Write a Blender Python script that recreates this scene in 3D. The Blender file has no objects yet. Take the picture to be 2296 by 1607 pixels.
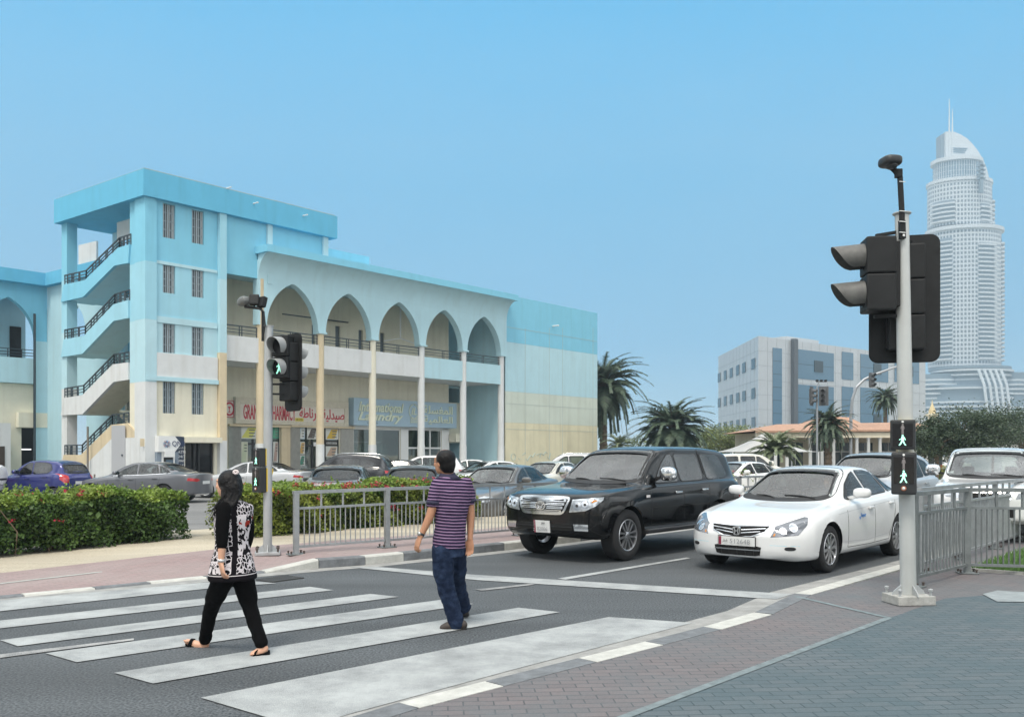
import bpy, bmesh, math, random
import numpy as np
from mathutils import Vector, Matrix, geometry
from mathutils.bvhtree import BVHTree

# ------------------------------------------------------------------ camera, sky, sun, exposure
scene = bpy.context.scene
COL = scene.collection
F, CX, HY, CH = 2000.0, 1148.0, 1018.0, 1.65          # focal length (px of a 2296 px frame), centre, horizon row, eye height
cam_d = bpy.data.cameras.new('camera'); cam = bpy.data.objects.new('camera', cam_d); COL.objects.link(cam)
cam.location = (0, 0, CH); cam.rotation_euler = (math.pi/2, 0, 0)
cam_d.sensor_width = 36; cam_d.lens = 36*F/2296; cam_d.shift_y = (HY-803.5)/2296
cam_d.clip_start = 0.1; cam_d.clip_end = 6000
scene.camera = cam
SUN_EL, SUN_AZ = math.radians(60), math.radians(-160)  # azimuth measured from +Y (view) towards +X
world = bpy.data.worlds.new('World'); scene.world = world; world.use_nodes = True
wn, wl = world.node_tree.nodes, world.node_tree.links
bg = wn['Background']
sky = wn.new('ShaderNodeTexSky'); sky.sky_type = 'NISHITA'; sky.sun_disc = False
sky.sun_elevation = SUN_EL; sky.sun_rotation = SUN_AZ % (2*math.pi); sky.air_density = 1.0; sky.dust_density = 0.6; sky.ozone_density = 2.0
tc = wn.new('ShaderNodeTexCoord'); sep = wn.new('ShaderNodeSeparateXYZ'); ramp = wn.new('ShaderNodeValToRGB')
wl.new(tc.outputs['Generated'], sep.inputs[0]); wl.new(sep.outputs['Z'], ramp.inputs[0])
els = ramp.color_ramp.elements
els[0].position = 0.0; els[0].color = (0.70, 0.86, 0.97, 1)
els[1].position = 1.0; els[1].color = (1.9, 1.85, 1.75, 1)
for p_, c_ in ((0.05, (0.45, 0.74, 0.95, 1)), (0.12, (0.26, 0.62, 0.93, 1)), (0.28, (0.075, 0.52, 0.92, 1)), (0.47, (0.0, 0.47, 0.92, 1)), (0.58, (0.75, 0.85, 0.95, 1)), (0.68, (1.55, 1.5, 1.42, 1))):
    e_ = els.new(p_); e_.color = c_
# thin high cloud, very soft
nz = wn.new('ShaderNodeTexNoise'); nz.inputs['Scale'].default_value = 2.2; nz.inputs['Detail'].default_value = 4
mp = wn.new('ShaderNodeMapping'); mp.inputs['Scale'].default_value = (1, 1, 3.2)
wl.new(tc.outputs['Generated'], mp.inputs[0]); wl.new(mp.outputs[0], nz.inputs['Vector'])
mr = wn.new('ShaderNodeMapRange'); mr.inputs[1].default_value = 0.45; mr.inputs[2].default_value = 0.8; mr.inputs[3].default_value = 0; mr.inputs[4].default_value = 0.10
wl.new(nz.outputs['Fac'], mr.inputs[0])
mc = wn.new('ShaderNodeMix'); mc.data_type = 'RGBA'; mc.inputs[7].default_value = (0.5, 0.8, 1.0, 1)
# out-of-view sky: cloud white added for soft light, dimmed low for darker reflections
bk = wn.new('ShaderNodeMapRange'); bk.inputs[1].default_value = 0.76; bk.inputs[2].default_value = 0.40; wl.new(sep.outputs['Y'], bk.inputs[0])
bz_ = wn.new('ShaderNodeMapRange'); bz_.inputs[1].default_value = 0.02; bz_.inputs[2].default_value = 0.30; bz_.inputs[3].default_value = 0.22; bz_.inputs[4].default_value = 1.0; wl.new(sep.outputs['Z'], bz_.inputs[0])
cn_ = wn.new('ShaderNodeTexNoise'); cn_.inputs['Scale'].default_value = 3.4; cn_.inputs['Detail'].default_value = 2.5; wl.new(tc.outputs['Generated'], cn_.inputs['Vector'])
cr_ = wn.new('ShaderNodeMapRange'); cr_.inputs[1].default_value = 0.40; cr_.inputs[2].default_value = 0.62; cr_.inputs[3].default_value = 0.35; cr_.inputs[4].default_value = 1.9; wl.new(cn_.outputs['Fac'], cr_.inputs[0])
bm_ = wn.new('ShaderNodeMath'); bm_.operation = 'MULTIPLY'; wl.new(bz_.outputs[0], bm_.inputs[0]); wl.new(cr_.outputs[0], bm_.inputs[1])
bc_ = wn.new('ShaderNodeVectorMath'); bc_.operation = 'SCALE'; bc_.inputs[0].default_value = (1.45, 1.47, 1.47); wl.new(bm_.outputs[0], bc_.inputs['Scale'])
mb_ = wn.new('ShaderNodeMix'); mb_.data_type = 'RGBA'; wl.new(bc_.outputs[0], mb_.inputs[7]); wl.new(bk.outputs[0], mb_.inputs[0]); wl.new(ramp.outputs[0], mb_.inputs[6])
wl.new(mr.outputs[0], mc.inputs[0]); wl.new(mb_.outputs[2], mc.inputs[6])
# the gradient and added cloud carry most light, the physical sky a little
mx = wn.new('ShaderNodeMix'); mx.data_type = 'RGBA'; mx.inputs[0].default_value = 0.06
sc_ = wn.new('ShaderNodeVectorMath'); sc_.operation = 'SCALE'; sc_.inputs['Scale'].default_value = 10.0
wl.new(mc.outputs[2], sc_.inputs[0]); wl.new(sc_.outputs[0], mx.inputs[6]); wl.new(sky.outputs[0], mx.inputs[7])
wl.new(mx.outputs[2], bg.inputs[0]); bg.inputs[1].default_value = 0.10
sun_d = bpy.data.lights.new('sun', 'SUN'); sun_d.energy = 2.7; sun_d.angle = math.radians(16); sun_d.color = (1.0, 0.93, 0.82)
sun = bpy.data.objects.new('sun', sun_d); COL.objects.link(sun)
sd = Vector((math.sin(SUN_AZ)*math.cos(SUN_EL), math.cos(SUN_AZ)*math.cos(SUN_EL), math.sin(SUN_EL)))
sun.rotation_euler = sd.to_track_quat('Z', 'Y').to_euler()
vs = scene.view_settings; vs.view_transform = 'Standard'; vs.look = 'None'; vs.gamma = 1; vs.exposure = 0.10
scene.cycles.max_bounces = 6; scene.cycles.transparent_max_bounces = 12; scene.cycles.volume_bounces = 0

# ------------------------------------------------------------------ picture rows/columns to places
def G(u, v, z=0.0):
    """the point at height z seen at column u, row v of the 2296 x 1607 photograph"""
    Y = F*(CH-z)/(v-HY); return Vector(((u-CX)*Y/F, Y, z))
def P(u, v, Y):
    return Vector(((u-CX)*Y/F, Y, CH+(HY-v)*Y/F))
A = math.radians(41.2)
E1 = Vector((math.sin(A), math.cos(A), 0))             # along the road, away
EN = Vector((-math.cos(A), math.sin(A), 0))            # across it, to the far side

# ------------------------------------------------------------------ materials
def S(c):   # sRGB 0..255 to linear
    r = []
    for x in c:
        x /= 255.0; r.append(x/12.92 if x <= .04045 else ((x+.055)/1.055)**2.4)
    return tuple(r)
MATS = {}
def mat(name, col, rough=0.6, metal=0.0, spec=0.5, coat=0.0, var=0.0, scale=3.0, bump=0.0, bscale=40.0, emit=None, estr=1.0, island=0.0, trans=0.0, col2=None, thr=None, coords='Object', streak=0.0):
    if name in MATS: return MATS[name]
    m = bpy.data.materials.new(name); m.use_nodes = True
    n, l = m.node_tree.nodes, m.node_tree.links; b = n['Principled BSDF']
    b.inputs['Base Color'].default_value = (*col, 1); b.inputs['Roughness'].default_value = rough
    b.inputs['Metallic'].default_value = metal; b.inputs['Specular IOR Level'].default_value = spec
    if coat: b.inputs['Coat Weight'].default_value = coat; b.inputs['Coat Roughness'].default_value = 0.04
    if emit: b.inputs['Emission Color'].default_value = (*emit, 1); b.inputs['Emission Strength'].default_value = estr
    src = None
    if var or bump or col2 or streak:
        t = n.new('ShaderNodeTexCoord')
    if var or col2:
        nt = n.new('ShaderNodeTexNoise'); nt.inputs['Scale'].default_value = scale; nt.inputs['Detail'].default_value = 6; nt.inputs['Roughness'].default_value = 0.65
        l.new(t.outputs[coords], nt.inputs['Vector'])
        mm = n.new('ShaderNodeMapRange'); lo, hi = thr or (0.3, 0.7)
        mm.inputs[1].default_value = lo; mm.inputs[2].default_value = hi; l.new(nt.outputs['Fac'], mm.inputs[0])
        mi = n.new('ShaderNodeMix'); mi.data_type = 'RGBA'; l.new(mm.outputs[0], mi.inputs[0])
        c2 = col2 or tuple(min(1, x*(1+var)) for x in col); c1 = col if col2 else tuple(x*(1-var) for x in col)
        mi.inputs[6].default_value = (*c1, 1); mi.inputs[7].default_value = (*c2, 1); src = mi.outputs[2]
    if streak:
        mp = n.new('ShaderNodeMapping'); mp.inputs['Scale'].default_value = (2.2, 2.2, 0.16); l.new(t.outputs['Object'], mp.inputs[0])
        nt = n.new('ShaderNodeTexNoise'); nt.inputs['Scale'].default_value = 1.3; nt.inputs['Detail'].default_value = 5; l.new(mp.outputs[0], nt.inputs['Vector'])
        mm = n.new('ShaderNodeMapRange'); mm.inputs[1].default_value = 0.5; mm.inputs[2].default_value = 0.75; mm.inputs[4].default_value = streak; l.new(nt.outputs['Fac'], mm.inputs[0])
        mi = n.new('ShaderNodeMix'); mi.data_type = 'RGBA'; mi.blend_type = 'MULTIPLY'; l.new(mm.outputs[0], mi.inputs[0])
        if src: l.new(src, mi.inputs[6])
        else: mi.inputs[6].default_value = (*col, 1)
        mi.inputs[7].default_value = (0.55, 0.5, 0.42, 1); src = mi.outputs[2]
    if island:
        g = n.new('ShaderNodeNewGeometry'); hs = n.new('ShaderNodeHueSaturation')
        a = n.new('ShaderNodeMapRange'); a.inputs[3].default_value = 1-island; a.inputs[4].default_value = 1+island; l.new(g.outputs['Random Per Island'], a.inputs[0])
        l.new(a.outputs[0], hs.inputs['Value'])
        if src: l.new(src, hs.inputs['Color'])
        else: hs.inputs['Color'].default_value = (*col, 1)
        src = hs.outputs[0]
    if src: l.new(src, b.inputs['Base Color'])
    if trans:
        tr = n.new('ShaderNodeBsdfTranslucent'); ms = n.new('ShaderNodeMixShader'); ms.inputs[0].default_value = trans
        if src: l.new(src, tr.inputs[0])
        else: tr.inputs[0].default_value = (*col, 1)
        l.new(b.outputs[0], ms.inputs[1]); l.new(tr.outputs[0], ms.inputs[2]); l.new(ms.outputs[0], n['Material Output'].inputs[0])
    if bump:
        nb = n.new('ShaderNodeTexNoise'); nb.inputs['Scale'].default_value = bscale; nb.inputs['Detail'].default_value = 4
        l.new(t.outputs['Object'], nb.inputs['Vector']); bp = n.new('ShaderNodeBump'); bp.inputs['Strength'].default_value = bump; bp.inputs['Distance'].default_value = 0.02
        l.new(nb.outputs['Fac'], bp.inputs['Height']); l.new(bp.outputs[0], b.inputs['Normal'])
    MATS[name] = m; return m

# ------------------------------------------------------------------ mesh building
class MB:
    def __init__(s): s.v = []; s.f = []; s.m = []; s.mi = 0; s.T = None
    def add(s, vs, fs):
        o = len(s.v)
        if s.T is not None: vs = [s.T @ Vector(v) for v in vs]
        s.v.extend([tuple(v) for v in vs]); s.f.extend([tuple(i+o for i in f) for f in fs]); s.m.extend([s.mi]*len(fs)); return s
    def box(s, x0, x1, y0, y1, z0, z1):
        return s.add([(x0,y0,z0),(x1,y0,z0),(x1,y1,z0),(x0,y1,z0),(x0,y0,z1),(x1,y0,z1),(x1,y1,z1),(x0,y1,z1)],
                     [(0,3,2,1),(4,5,6,7),(0,1,5,4),(1,2,6,5),(2,3,7,6),(3,0,4,7)])
    def bbox(s, x0, x1, y0, y1, z0, z1, b=0.01):
        """box with chamfered edges"""
        bm = bmesh.new(); bmesh.ops.create_cube(bm, size=1)
        for v in bm.verts: v.co = Vector(((x0+x1)/2+v.co.x*(x1-x0), (y0+y1)/2+v.co.y*(y1-y0), (z0+z1)/2+v.co.z*(z1-z0)))
        bmesh.ops.bevel(bm, geom=bm.edges[:], offset=b, segments=2, profile=0.6, affect='EDGES')
        bm.verts.index_update(); s.add([v.co.copy() for v in bm.verts], [[v.index for v in f.verts] for f in bm.faces]); bm.free(); return s
    def bar(s, p, q, w, h=None, up=Vector((0,0,1))):
        """rectangular bar from p to q, w wide, h high"""
        h = h or w; p = Vector(p); q = Vector(q); d = (q-p).normalized()
        if abs(d.dot(up)) > .99: up = Vector((0,1,0))
        a = d.cross(up).normalized()*w/2; b = a.normalized().cross(d).normalized()*h/2
        vs = [p-a-b, p+a-b, p+a+b, p-a+b, q-a-b, q+a-b, q+a+b, q-a+b]
        return s.add(vs, [(0,3,2,1),(4,5,6,7),(0,1,5,4),(1,2,6,5),(2,3,7,6),(3,0,4,7)])
    def tube(s, pts, rads, n=10, cap=True, sq=None):
        """tapered round tube through the points; sq=(a,b) squashes the section"""
        pts = [Vector(p) for p in pts]
        if not hasattr(rads, '__len__'): rads = [rads]*len(pts)
        vs = []; fs = []; prev = None
        for i, p in enumerate(pts):
            d = (pts[min(i+1, len(pts)-1)]-pts[max(i-1, 0)]).normalized()
            if prev is None:
                a = d.cross(Vector((0,0,1)));
                if a.length < .05: a = Vector((1,0,0))-d*d.x
                a.normalize()
            else: a = (prev-d*prev.dot(d)).normalized()
            prev = a; b = d.cross(a)
            for k in range(n):
                t = 2*math.pi*k/n; vs.append(p+a*rads[i]*math.cos(t)+b*rads[i]*math.sin(t))
        for i in range(len(pts)-1):
            for k in range(n):
                k2 = (k+1) % n; fs.append((i*n+k, i*n+k2, (i+1)*n+k2, (i+1)*n+k))
        if cap: fs.append(tuple(range(n-1, -1, -1))); fs.append(tuple((len(pts)-1)*n+k for k in range(n)))
        return s.add(vs, fs)
    def lathe(s, prof, n=24, axis='z', c=(0,0,0), cap=True):
        """prof: list of (radius, height)"""
        vs = []; fs = []; c = Vector(c)
        for r, h in prof:
            for k in range(n):
                t = 2*math.pi*k/n; x, y = r*math.cos(t), r*math.sin(t)
                vs.append(c+Vector({'z': (x,y,h), 'y': (x,h,-y), 'x': (h,x,y)}[axis]))
        for i in range(len(prof)-1):
            for k in range(n):
                k2 = (k+1) % n; fs.append((i*n+k, i*n+k2, (i+1)*n+k2, (i+1)*n+k))
        if cap:
            if prof[0][0] > 1e-4: fs.append(tuple(range(n-1, -1, -1)))
            if prof[-1][0] > 1e-4: fs.append(tuple((len(prof)-1)*n+k for k in range(n)))
        return s.add(vs, fs)
    def blob(s, c, r, p=2.0, nu=16, nv=10, M=None):
        """superellipsoid"""
        c = Vector(c); vs = []; fs = []
        f = lambda t: math.copysign(abs(t)**(2.0/p), t)
        for i in range(nv+1):
            a = -math.pi/2+math.pi*i/nv
            for k in range(nu):
                b = 2*math.pi*k/nu
                q = Vector((r[0]*f(math.cos(a))*f(math.cos(b)), r[1]*f(math.cos(a))*f(math.sin(b)), r[2]*f(math.sin(a))))
                if M: q = M @ q
                vs.append(c+q)
        for i in range(nv):
            for k in range(nu):
                k2 = (k+1) % nu; fs.append((i*nu+k, i*nu+k2, (i+1)*nu+k2, (i+1)*nu+k))
        return s.add(vs, fs)
    def prism(s, poly, fn, d0, d1):
        """polygon (a,b) pushed from depth d0 to d1; fn(a,b,d) -> point"""
        n = len(poly); vs = [fn(a, b, d0) for a, b in poly]+[fn(a, b, d1) for a, b in poly]
        tri = geometry.tessellate_polygon([[Vector((a, b, 0)) for a, b in poly]])
        fs = [tuple(t) for t in tri]+[tuple(i+n for i in reversed(t)) for t in tri]+[(i, (i+1) % n, (i+1) % n+n, i+n) for i in range(n)]
        return s.add(vs, fs)
    def build(s, name, m, parent=None, smooth=False, local=False, **tags):
        me = bpy.data.meshes.new(name); vs = s.v
        if parent is not None and not local:
            Mi = wmat(parent).inverted(); vs = [Mi @ Vector(v) for v in vs]
        me.from_pydata([tuple(v) for v in vs], [], s.f)
        ms = m if isinstance(m, (list, tuple)) else [m]
        for k in ms: me.materials.append(k)
        if len(ms) > 1: me.polygons.foreach_set('material_index', s.m)
        bm = bmesh.new(); bm.from_mesh(me); bmesh.ops.recalc_face_normals(bm, faces=bm.faces[:]); bm.to_mesh(me); bm.free()
        if smooth:
            me.polygons.foreach_set('use_smooth', [True]*len(me.polygons))
            if smooth is not True: me.set_sharp_from_angle(angle=math.radians(smooth))
        return link(name, me, parent, **tags)
def wmat(o):
    M = Matrix.LocRotScale(o.location, o.rotation_euler, o.scale)
    return wmat(o.parent) @ M if o.parent else M
def link(name, data, parent=None, label=None, cat=None, group=None, kind=None):
    o = bpy.data.objects.new(name, data); COL.objects.link(o)
    if parent: o.parent = parent
    return tag(o, label, cat, group, kind)
def tag(o, label=None, cat=None, group=None, kind=None):
    if label: o['label'] = label
    if cat: o['category'] = cat
    if group: o['group'] = group
    if kind: o['kind'] = kind
    return o
def thing(name, loc, label, cat, group=None, rz=0.0):
    o = link(name, None, None, label, cat, group); o.location = loc; o.rotation_euler = (0, 0, rz); o.empty_display_size = 0.2; return o
def copy_thing(r, loc, rz=None, label=None, group=None):
    def cp(o, par):
        c = o.copy(); COL.objects.link(c); c.parent = par
        for k in list(o.children): cp(k, c)
        return c
    c = cp(r, None); c.location = loc
    if rz is not None: c.rotation_euler = (0, 0, rz)
    if label: c['label'] = label
    if group: c['group'] = group
    return c
_tc = {}
def text_mesh(txt, size=1.0, shear=0.0, align='CENTER', off=0.0):
    """flat outline of a text in the xy plane, as (verts, faces), normalised: height of a capital = size*0.7"""
    c = bpy.data.curves.new('t', 'FONT'); c.body = txt; c.size = size; c.shear = shear; c.align_x = align; c.offset = off; c.resolution_u = 2
    o = bpy.data.objects.new('t', c); COL.objects.link(o); bpy.context.view_layer.update()
    m = bpy.data.meshes.new_from_object(o.evaluated_get(bpy.context.evaluated_depsgraph_get()))
    vs = [v.co.copy() for v in m.vertices]; fs = [tuple(p.vertices) for p in m.polygons]
    bpy.data.objects.remove(o); bpy.data.curves.remove(c); bpy.data.meshes.remove(m); return vs, fs
def put_text(mb, txt, fn, w=None, h=None, size=1.0, shear=0.0, off=0.0, thick=0.004, ctr=(0, 0)):
    """text fitted to width w and height h round ctr, mapped by fn(a, b, depth); a little thick so it is a real raised letter"""
    vs, fs = text_mesh(txt, size, shear, 'CENTER', off)
    if not vs: return
    x0, x1 = min(v.x for v in vs), max(v.x for v in vs); y0, y1 = min(v.y for v in vs), max(v.y for v in vs)
    sx = w/(x1-x0) if w else (h/(y1-y0) if h else 1); sy = h/(y1-y0) if h else sx
    pts = [(ctr[0]+(v.x-(x0+x1)/2)*sx, ctr[1]+(v.y-(y0+y1)/2)*sy) for v in vs]
    n = len(pts); cnt = {}
    for f in fs:
        for i in range(len(f)):
            e = (f[i], f[(i+1) % len(f)]); cnt[e] = 1
    out = [fn(a, b, thick) for a, b in pts]+[fn(a, b, 0.0) for a, b in pts]
    ff = list(fs)+[(b, a, a+n, b+n) for (a, b) in cnt if (b, a) not in cnt]
    mb.add(out, ff)
def pchip(xs, ys):
    """monotone cubic through the points"""
    xs = list(xs); ys = list(ys); n = len(xs); h = [xs[i+1]-xs[i] for i in range(n-1)]; d = [(ys[i+1]-ys[i])/h[i] for i in range(n-1)]
    m = [d[0]]+[0 if d[i-1]*d[i] <= 0 else 2*d[i-1]*d[i]/(d[i-1]+d[i]) for i in range(1, n-1)]+[d[-1]]
    def f(x):
        if x <= xs[0]: return ys[0]
        if x >= xs[-1]: return ys[-1]
        i = 0
        while x > xs[i+1]: i += 1
        t = (x-xs[i])/h[i]; t2 = t*t; t3 = t2*t
        return (2*t3-3*t2+1)*ys[i]+(t3-2*t2+t)*h[i]*m[i]+(-2*t3+3*t2)*ys[i+1]+(t3-t2)*h[i]*m[i+1]
    return f
def fast_mesh(name, verts, faces_n, m, parent=None, **tags):
    """big mesh of equal polygons: verts (N,3) array, faces (M,k) array"""
    me = bpy.data.meshes.new(name); k = faces_n.shape[1]
    if parent is not None: verts = verts-np.array(parent.location)
    me.vertices.add(len(verts)); me.vertices.foreach_set('co', verts.astype(np.float32).ravel())
    me.loops.add(faces_n.size); me.loops.foreach_set('vertex_index', faces_n.astype(np.int32).ravel())
    me.polygons.add(len(faces_n)); me.polygons.foreach_set('loop_start', np.arange(0, faces_n.size, k, dtype=np.int32)); me.polygons.foreach_set('loop_total', np.full(len(faces_n), k, dtype=np.int32))
    ms = m if isinstance(m, (list, tuple)) else [m]
    for q in ms: me.materials.append(q)
    me.update(); me.validate()
    return link(name, me, parent, **tags)
# ------------------------------------------------------------------ ground materials
def brick_mat(name, c1, c2, mortar, ang, bw=0.2, bh=0.1, msize=0.006, stain=(0.5,0.5,0.5), st=0.35, c3=None):
    m = bpy.data.materials.new(name); m.use_nodes = True; n, l = m.node_tree.nodes, m.node_tree.links; b = n['Principled BSDF']
    t = n.new('ShaderNodeTexCoord'); mp = n.new('ShaderNodeMapping'); mp.inputs['Rotation'].default_value = (0, 0, ang); l.new(t.outputs['Object'], mp.inputs[0])
    br = n.new('ShaderNodeTexBrick'); br.inputs['Scale'].default_value = 1; br.inputs['Brick Width'].default_value = bw; br.inputs['Row Height'].default_value = bh
    br.inputs['Mortar Size'].default_value = msize; br.inputs['Mortar Smooth'].default_value = 0.3; br.inputs['Bias'].default_value = -0.1
    br.inputs['Color1'].default_value = (*c1, 1); br.inputs['Color2'].default_value = (*c2, 1); br.inputs['Mortar'].default_value = (*mortar, 1); l.new(mp.outputs[0], br.inputs['Vector'])
    nt = n.new('ShaderNodeTexNoise'); nt.inputs['Scale'].default_value = 0.7; nt.inputs['Detail'].default_value = 8; nt.inputs['Roughness'].default_value = 0.7; l.new(t.outputs['Object'], nt.inputs['Vector'])
    mm = n.new('ShaderNodeMapRange'); mm.inputs[1].default_value = 0.35; mm.inputs[2].default_value = 0.7; mm.inputs[4].default_value = st; l.new(nt.outputs['Fac'], mm.inputs[0])
    mi = n.new('ShaderNodeMix'); mi.data_type = 'RGBA'; l.new(mm.outputs[0], mi.inputs[0]); l.new(br.outputs['Color'], mi.inputs[6]); mi.inputs[7].default_value = (*stain, 1)
    n2 = n.new('ShaderNodeTexNoise'); n2.inputs['Scale'].default_value = 90; n2.inputs['Detail'].default_value = 3; l.new(t.outputs['Object'], n2.inputs['Vector'])
    m2 = n.new('ShaderNodeMapRange'); m2.inputs[3].default_value = 0.72; m2.inputs[4].default_value = 1.28; l.new(n2.outputs['Fac'], m2.inputs[0])
    hs = n.new('ShaderNodeHueSaturation'); l.new(m2.outputs[0], hs.inputs['Value']); l.new(mi.outputs[2], hs.inputs['Color']); l.new(hs.outputs[0], b.inputs['Base Color'])
    bp = n.new('ShaderNodeBump'); bp.inputs['Strength'].default_value = 0.5; bp.inputs['Distance'].default_value = 0.006; bp.invert = True
    l.new(br.outputs['Fac'], bp.inputs['Height']); l.new(bp.outputs[0], b.inputs['Normal']); b.inputs['Roughness'].default_value = 0.85
    return m
def speck_mat(name, base, light, patch, rough=0.85, sc=130, psc=0.35, pst=0.6, crack=True):
    m = bpy.data.materials.new(name); m.use_nodes = True; n, l = m.node_tree.nodes, m.node_tree.links; b = n['Principled BSDF']
    t = n.new('ShaderNodeTexCoord')
    v = n.new('ShaderNodeTexNoise'); v.inputs['Scale'].default_value = sc; v.inputs['Detail'].default_value = 2; l.new(t.outputs['Object'], v.inputs['Vector'])
    a = n.new('ShaderNodeMapRange'); a.inputs[1].default_value = 0.35; a.inputs[2].default_value = 0.72; l.new(v.outputs['Fac'], a.inputs[0])
    mi = n.new('ShaderNodeMix'); mi.data_type = 'RGBA'; l.new(a.outputs[0], mi.inputs[0]); mi.inputs[6].default_value = (*base, 1); mi.inputs[7].default_value = (*light, 1)
    p = n.new('ShaderNodeTexNoise'); p.inputs['Scale'].default_value = psc; p.inputs['Detail'].default_value = 9; p.inputs['Roughness'].default_value = 0.62; l.new(t.outputs['Object'], p.inputs['Vector'])
    c = n.new('ShaderNodeMapRange'); c.inputs[1].default_value = 0.4; c.inputs[2].default_value = 0.68; c.inputs[4].default_value = pst; l.new(p.outputs['Fac'], c.inputs[0])
    m2 = n.new('ShaderNodeMix'); m2.data_type = 'RGBA'; l.new(c.outputs[0], m2.inputs[0]); l.new(mi.outputs[2], m2.inputs[6]); m2.inputs[7].default_value = (*patch, 1)
    # tyre polish bands running along the road
    mp = n.new('ShaderNodeMapping'); mp.inputs['Rotation'].default_value = (0, 0, A-math.pi/2); mp.inputs['Scale'].default_value = (0.07, 1.3, 1); l.new(t.outputs['Object'], mp.inputs[0])
    w = n.new('ShaderNodeTexNoise'); w.inputs['Scale'].default_value = 1.0; w.inputs['Detail'].default_value = 5; l.new(mp.outputs[0], w.inputs['Vector'])
    wr = n.new('ShaderNodeMapRange'); wr.inputs[1].default_value = 0.3; wr.inputs[2].default_value = 0.7; wr.inputs[3].default_value = 0.8; wr.inputs[4].default_value = 1.2; l.new(w.outputs['Fac'], wr.inputs[0])
    hs = n.new('ShaderNodeHueSaturation'); l.new(wr.outputs[0], hs.inputs['Value']); l.new(m2.outputs[2], hs.inputs['Color']); l.new(hs.outputs[0], b.inputs['Base Color'])
    bp = n.new('ShaderNodeBump'); bp.inputs['Strength'].default_value = 0.35; bp.inputs['Distance'].default_value = 0.008; l.new(v.outputs['Fac'], bp.inputs['Height']); l.new(bp.outputs[0], b.inputs['Normal'])
    b.inputs['Roughness'].default_value = rough; return m
def paint_mat(name, col, under, lo=0.36, hi=0.62):
    m = bpy.data.materials.new(name); m.use_nodes = True; n, l = m.node_tree.nodes, m.node_tree.links; b = n['Principled BSDF']
    t = n.new('ShaderNodeTexCoord')
    v = n.new('ShaderNodeTexNoise'); v.inputs['Scale'].default_value = 140; v.inputs['Detail'].default_value = 4; l.new(t.outputs['Object'], v.inputs['Vector'])
    p = n.new('ShaderNodeTexNoise'); p.inputs['Scale'].default_value = 1.6; p.inputs['Detail'].default_value = 8; p.inputs['Roughness'].default_value = 0.7; l.new(t.outputs['Object'], p.inputs['Vector'])
    ad = n.new('ShaderNodeMath'); ad.operation = 'MULTIPLY_ADD'; ad.inputs[1].default_value = 0.55; l.new(p.outputs['Fac'], ad.inputs[0])
    s2 = n.new('ShaderNodeMath'); s2.operation = 'MULTIPLY'; s2.inputs[1].default_value = 0.45; l.new(v.outputs['Fac'], s2.inputs[0]); l.new(s2.outputs[0], ad.inputs[2])
    a = n.new('ShaderNodeMapRange'); a.inputs[1].default_value = lo; a.inputs[2].default_value = hi; l.new(ad.outputs[0], a.inputs[0])
    mi = n.new('ShaderNodeMix'); mi.data_type = 'RGBA'; l.new(a.outputs[0], mi.inputs[0]); mi.inputs[6].default_value = (*under, 1); mi.inputs[7].default_value = (*col, 1)
    l.new(mi.outputs[2], b.inputs['Base Color']); b.inputs['Roughness'].default_value = 0.8; return m

m_asphalt = speck_mat('asphalt', (0.016,0.021,0.026), (0.125,0.135,0.142), (0.085,0.092,0.098), sc=52, pst=0.5)
m_lot = speck_mat('lot_asphalt', (0.12,0.12,0.12), (0.2,0.2,0.2), (0.22,0.215,0.205), sc=60)
m_sand = speck_mat('sand', (0.33,0.29,0.22), (0.50,0.45,0.35), (0.40,0.36,0.29), sc=45, psc=0.9)
m_conc = mat('concrete', (0.36,0.36,0.34), 0.85, var=0.22, scale=9, bump=0.3)
m_gutter = mat('gutter_concrete', (0.27,0.27,0.26), 0.85, var=0.25, scale=4, bump=0.3)
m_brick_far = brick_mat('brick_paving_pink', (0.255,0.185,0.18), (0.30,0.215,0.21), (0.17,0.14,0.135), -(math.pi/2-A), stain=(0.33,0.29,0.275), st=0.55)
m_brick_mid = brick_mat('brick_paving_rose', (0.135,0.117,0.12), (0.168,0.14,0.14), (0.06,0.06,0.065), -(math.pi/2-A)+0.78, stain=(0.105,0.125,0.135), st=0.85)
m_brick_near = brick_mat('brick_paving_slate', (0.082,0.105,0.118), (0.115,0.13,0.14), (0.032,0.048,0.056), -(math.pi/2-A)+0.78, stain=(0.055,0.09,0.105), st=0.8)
m_mark = paint_mat('road_paint', (0.40,0.42,0.42), (0.16,0.17,0.175), 0.36, 0.60)
m_mark2 = paint_mat('road_paint_worn', (0.42,0.42,0.41), (0.14,0.145,0.15), 0.44, 0.60)
m_kerbw = mat('kerb_white', (0.46,0.46,0.43), 0.8, var=0.18, scale=7, bump=0.3)
m_kerbb = mat('kerb_black', (0.14,0.15,0.16), 0.8, var=0.3, scale=7, bump=0.3)
m_grass = mat('grass', (0.09,0.16,0.04), 0.9, var=0.4, scale=30)

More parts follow.
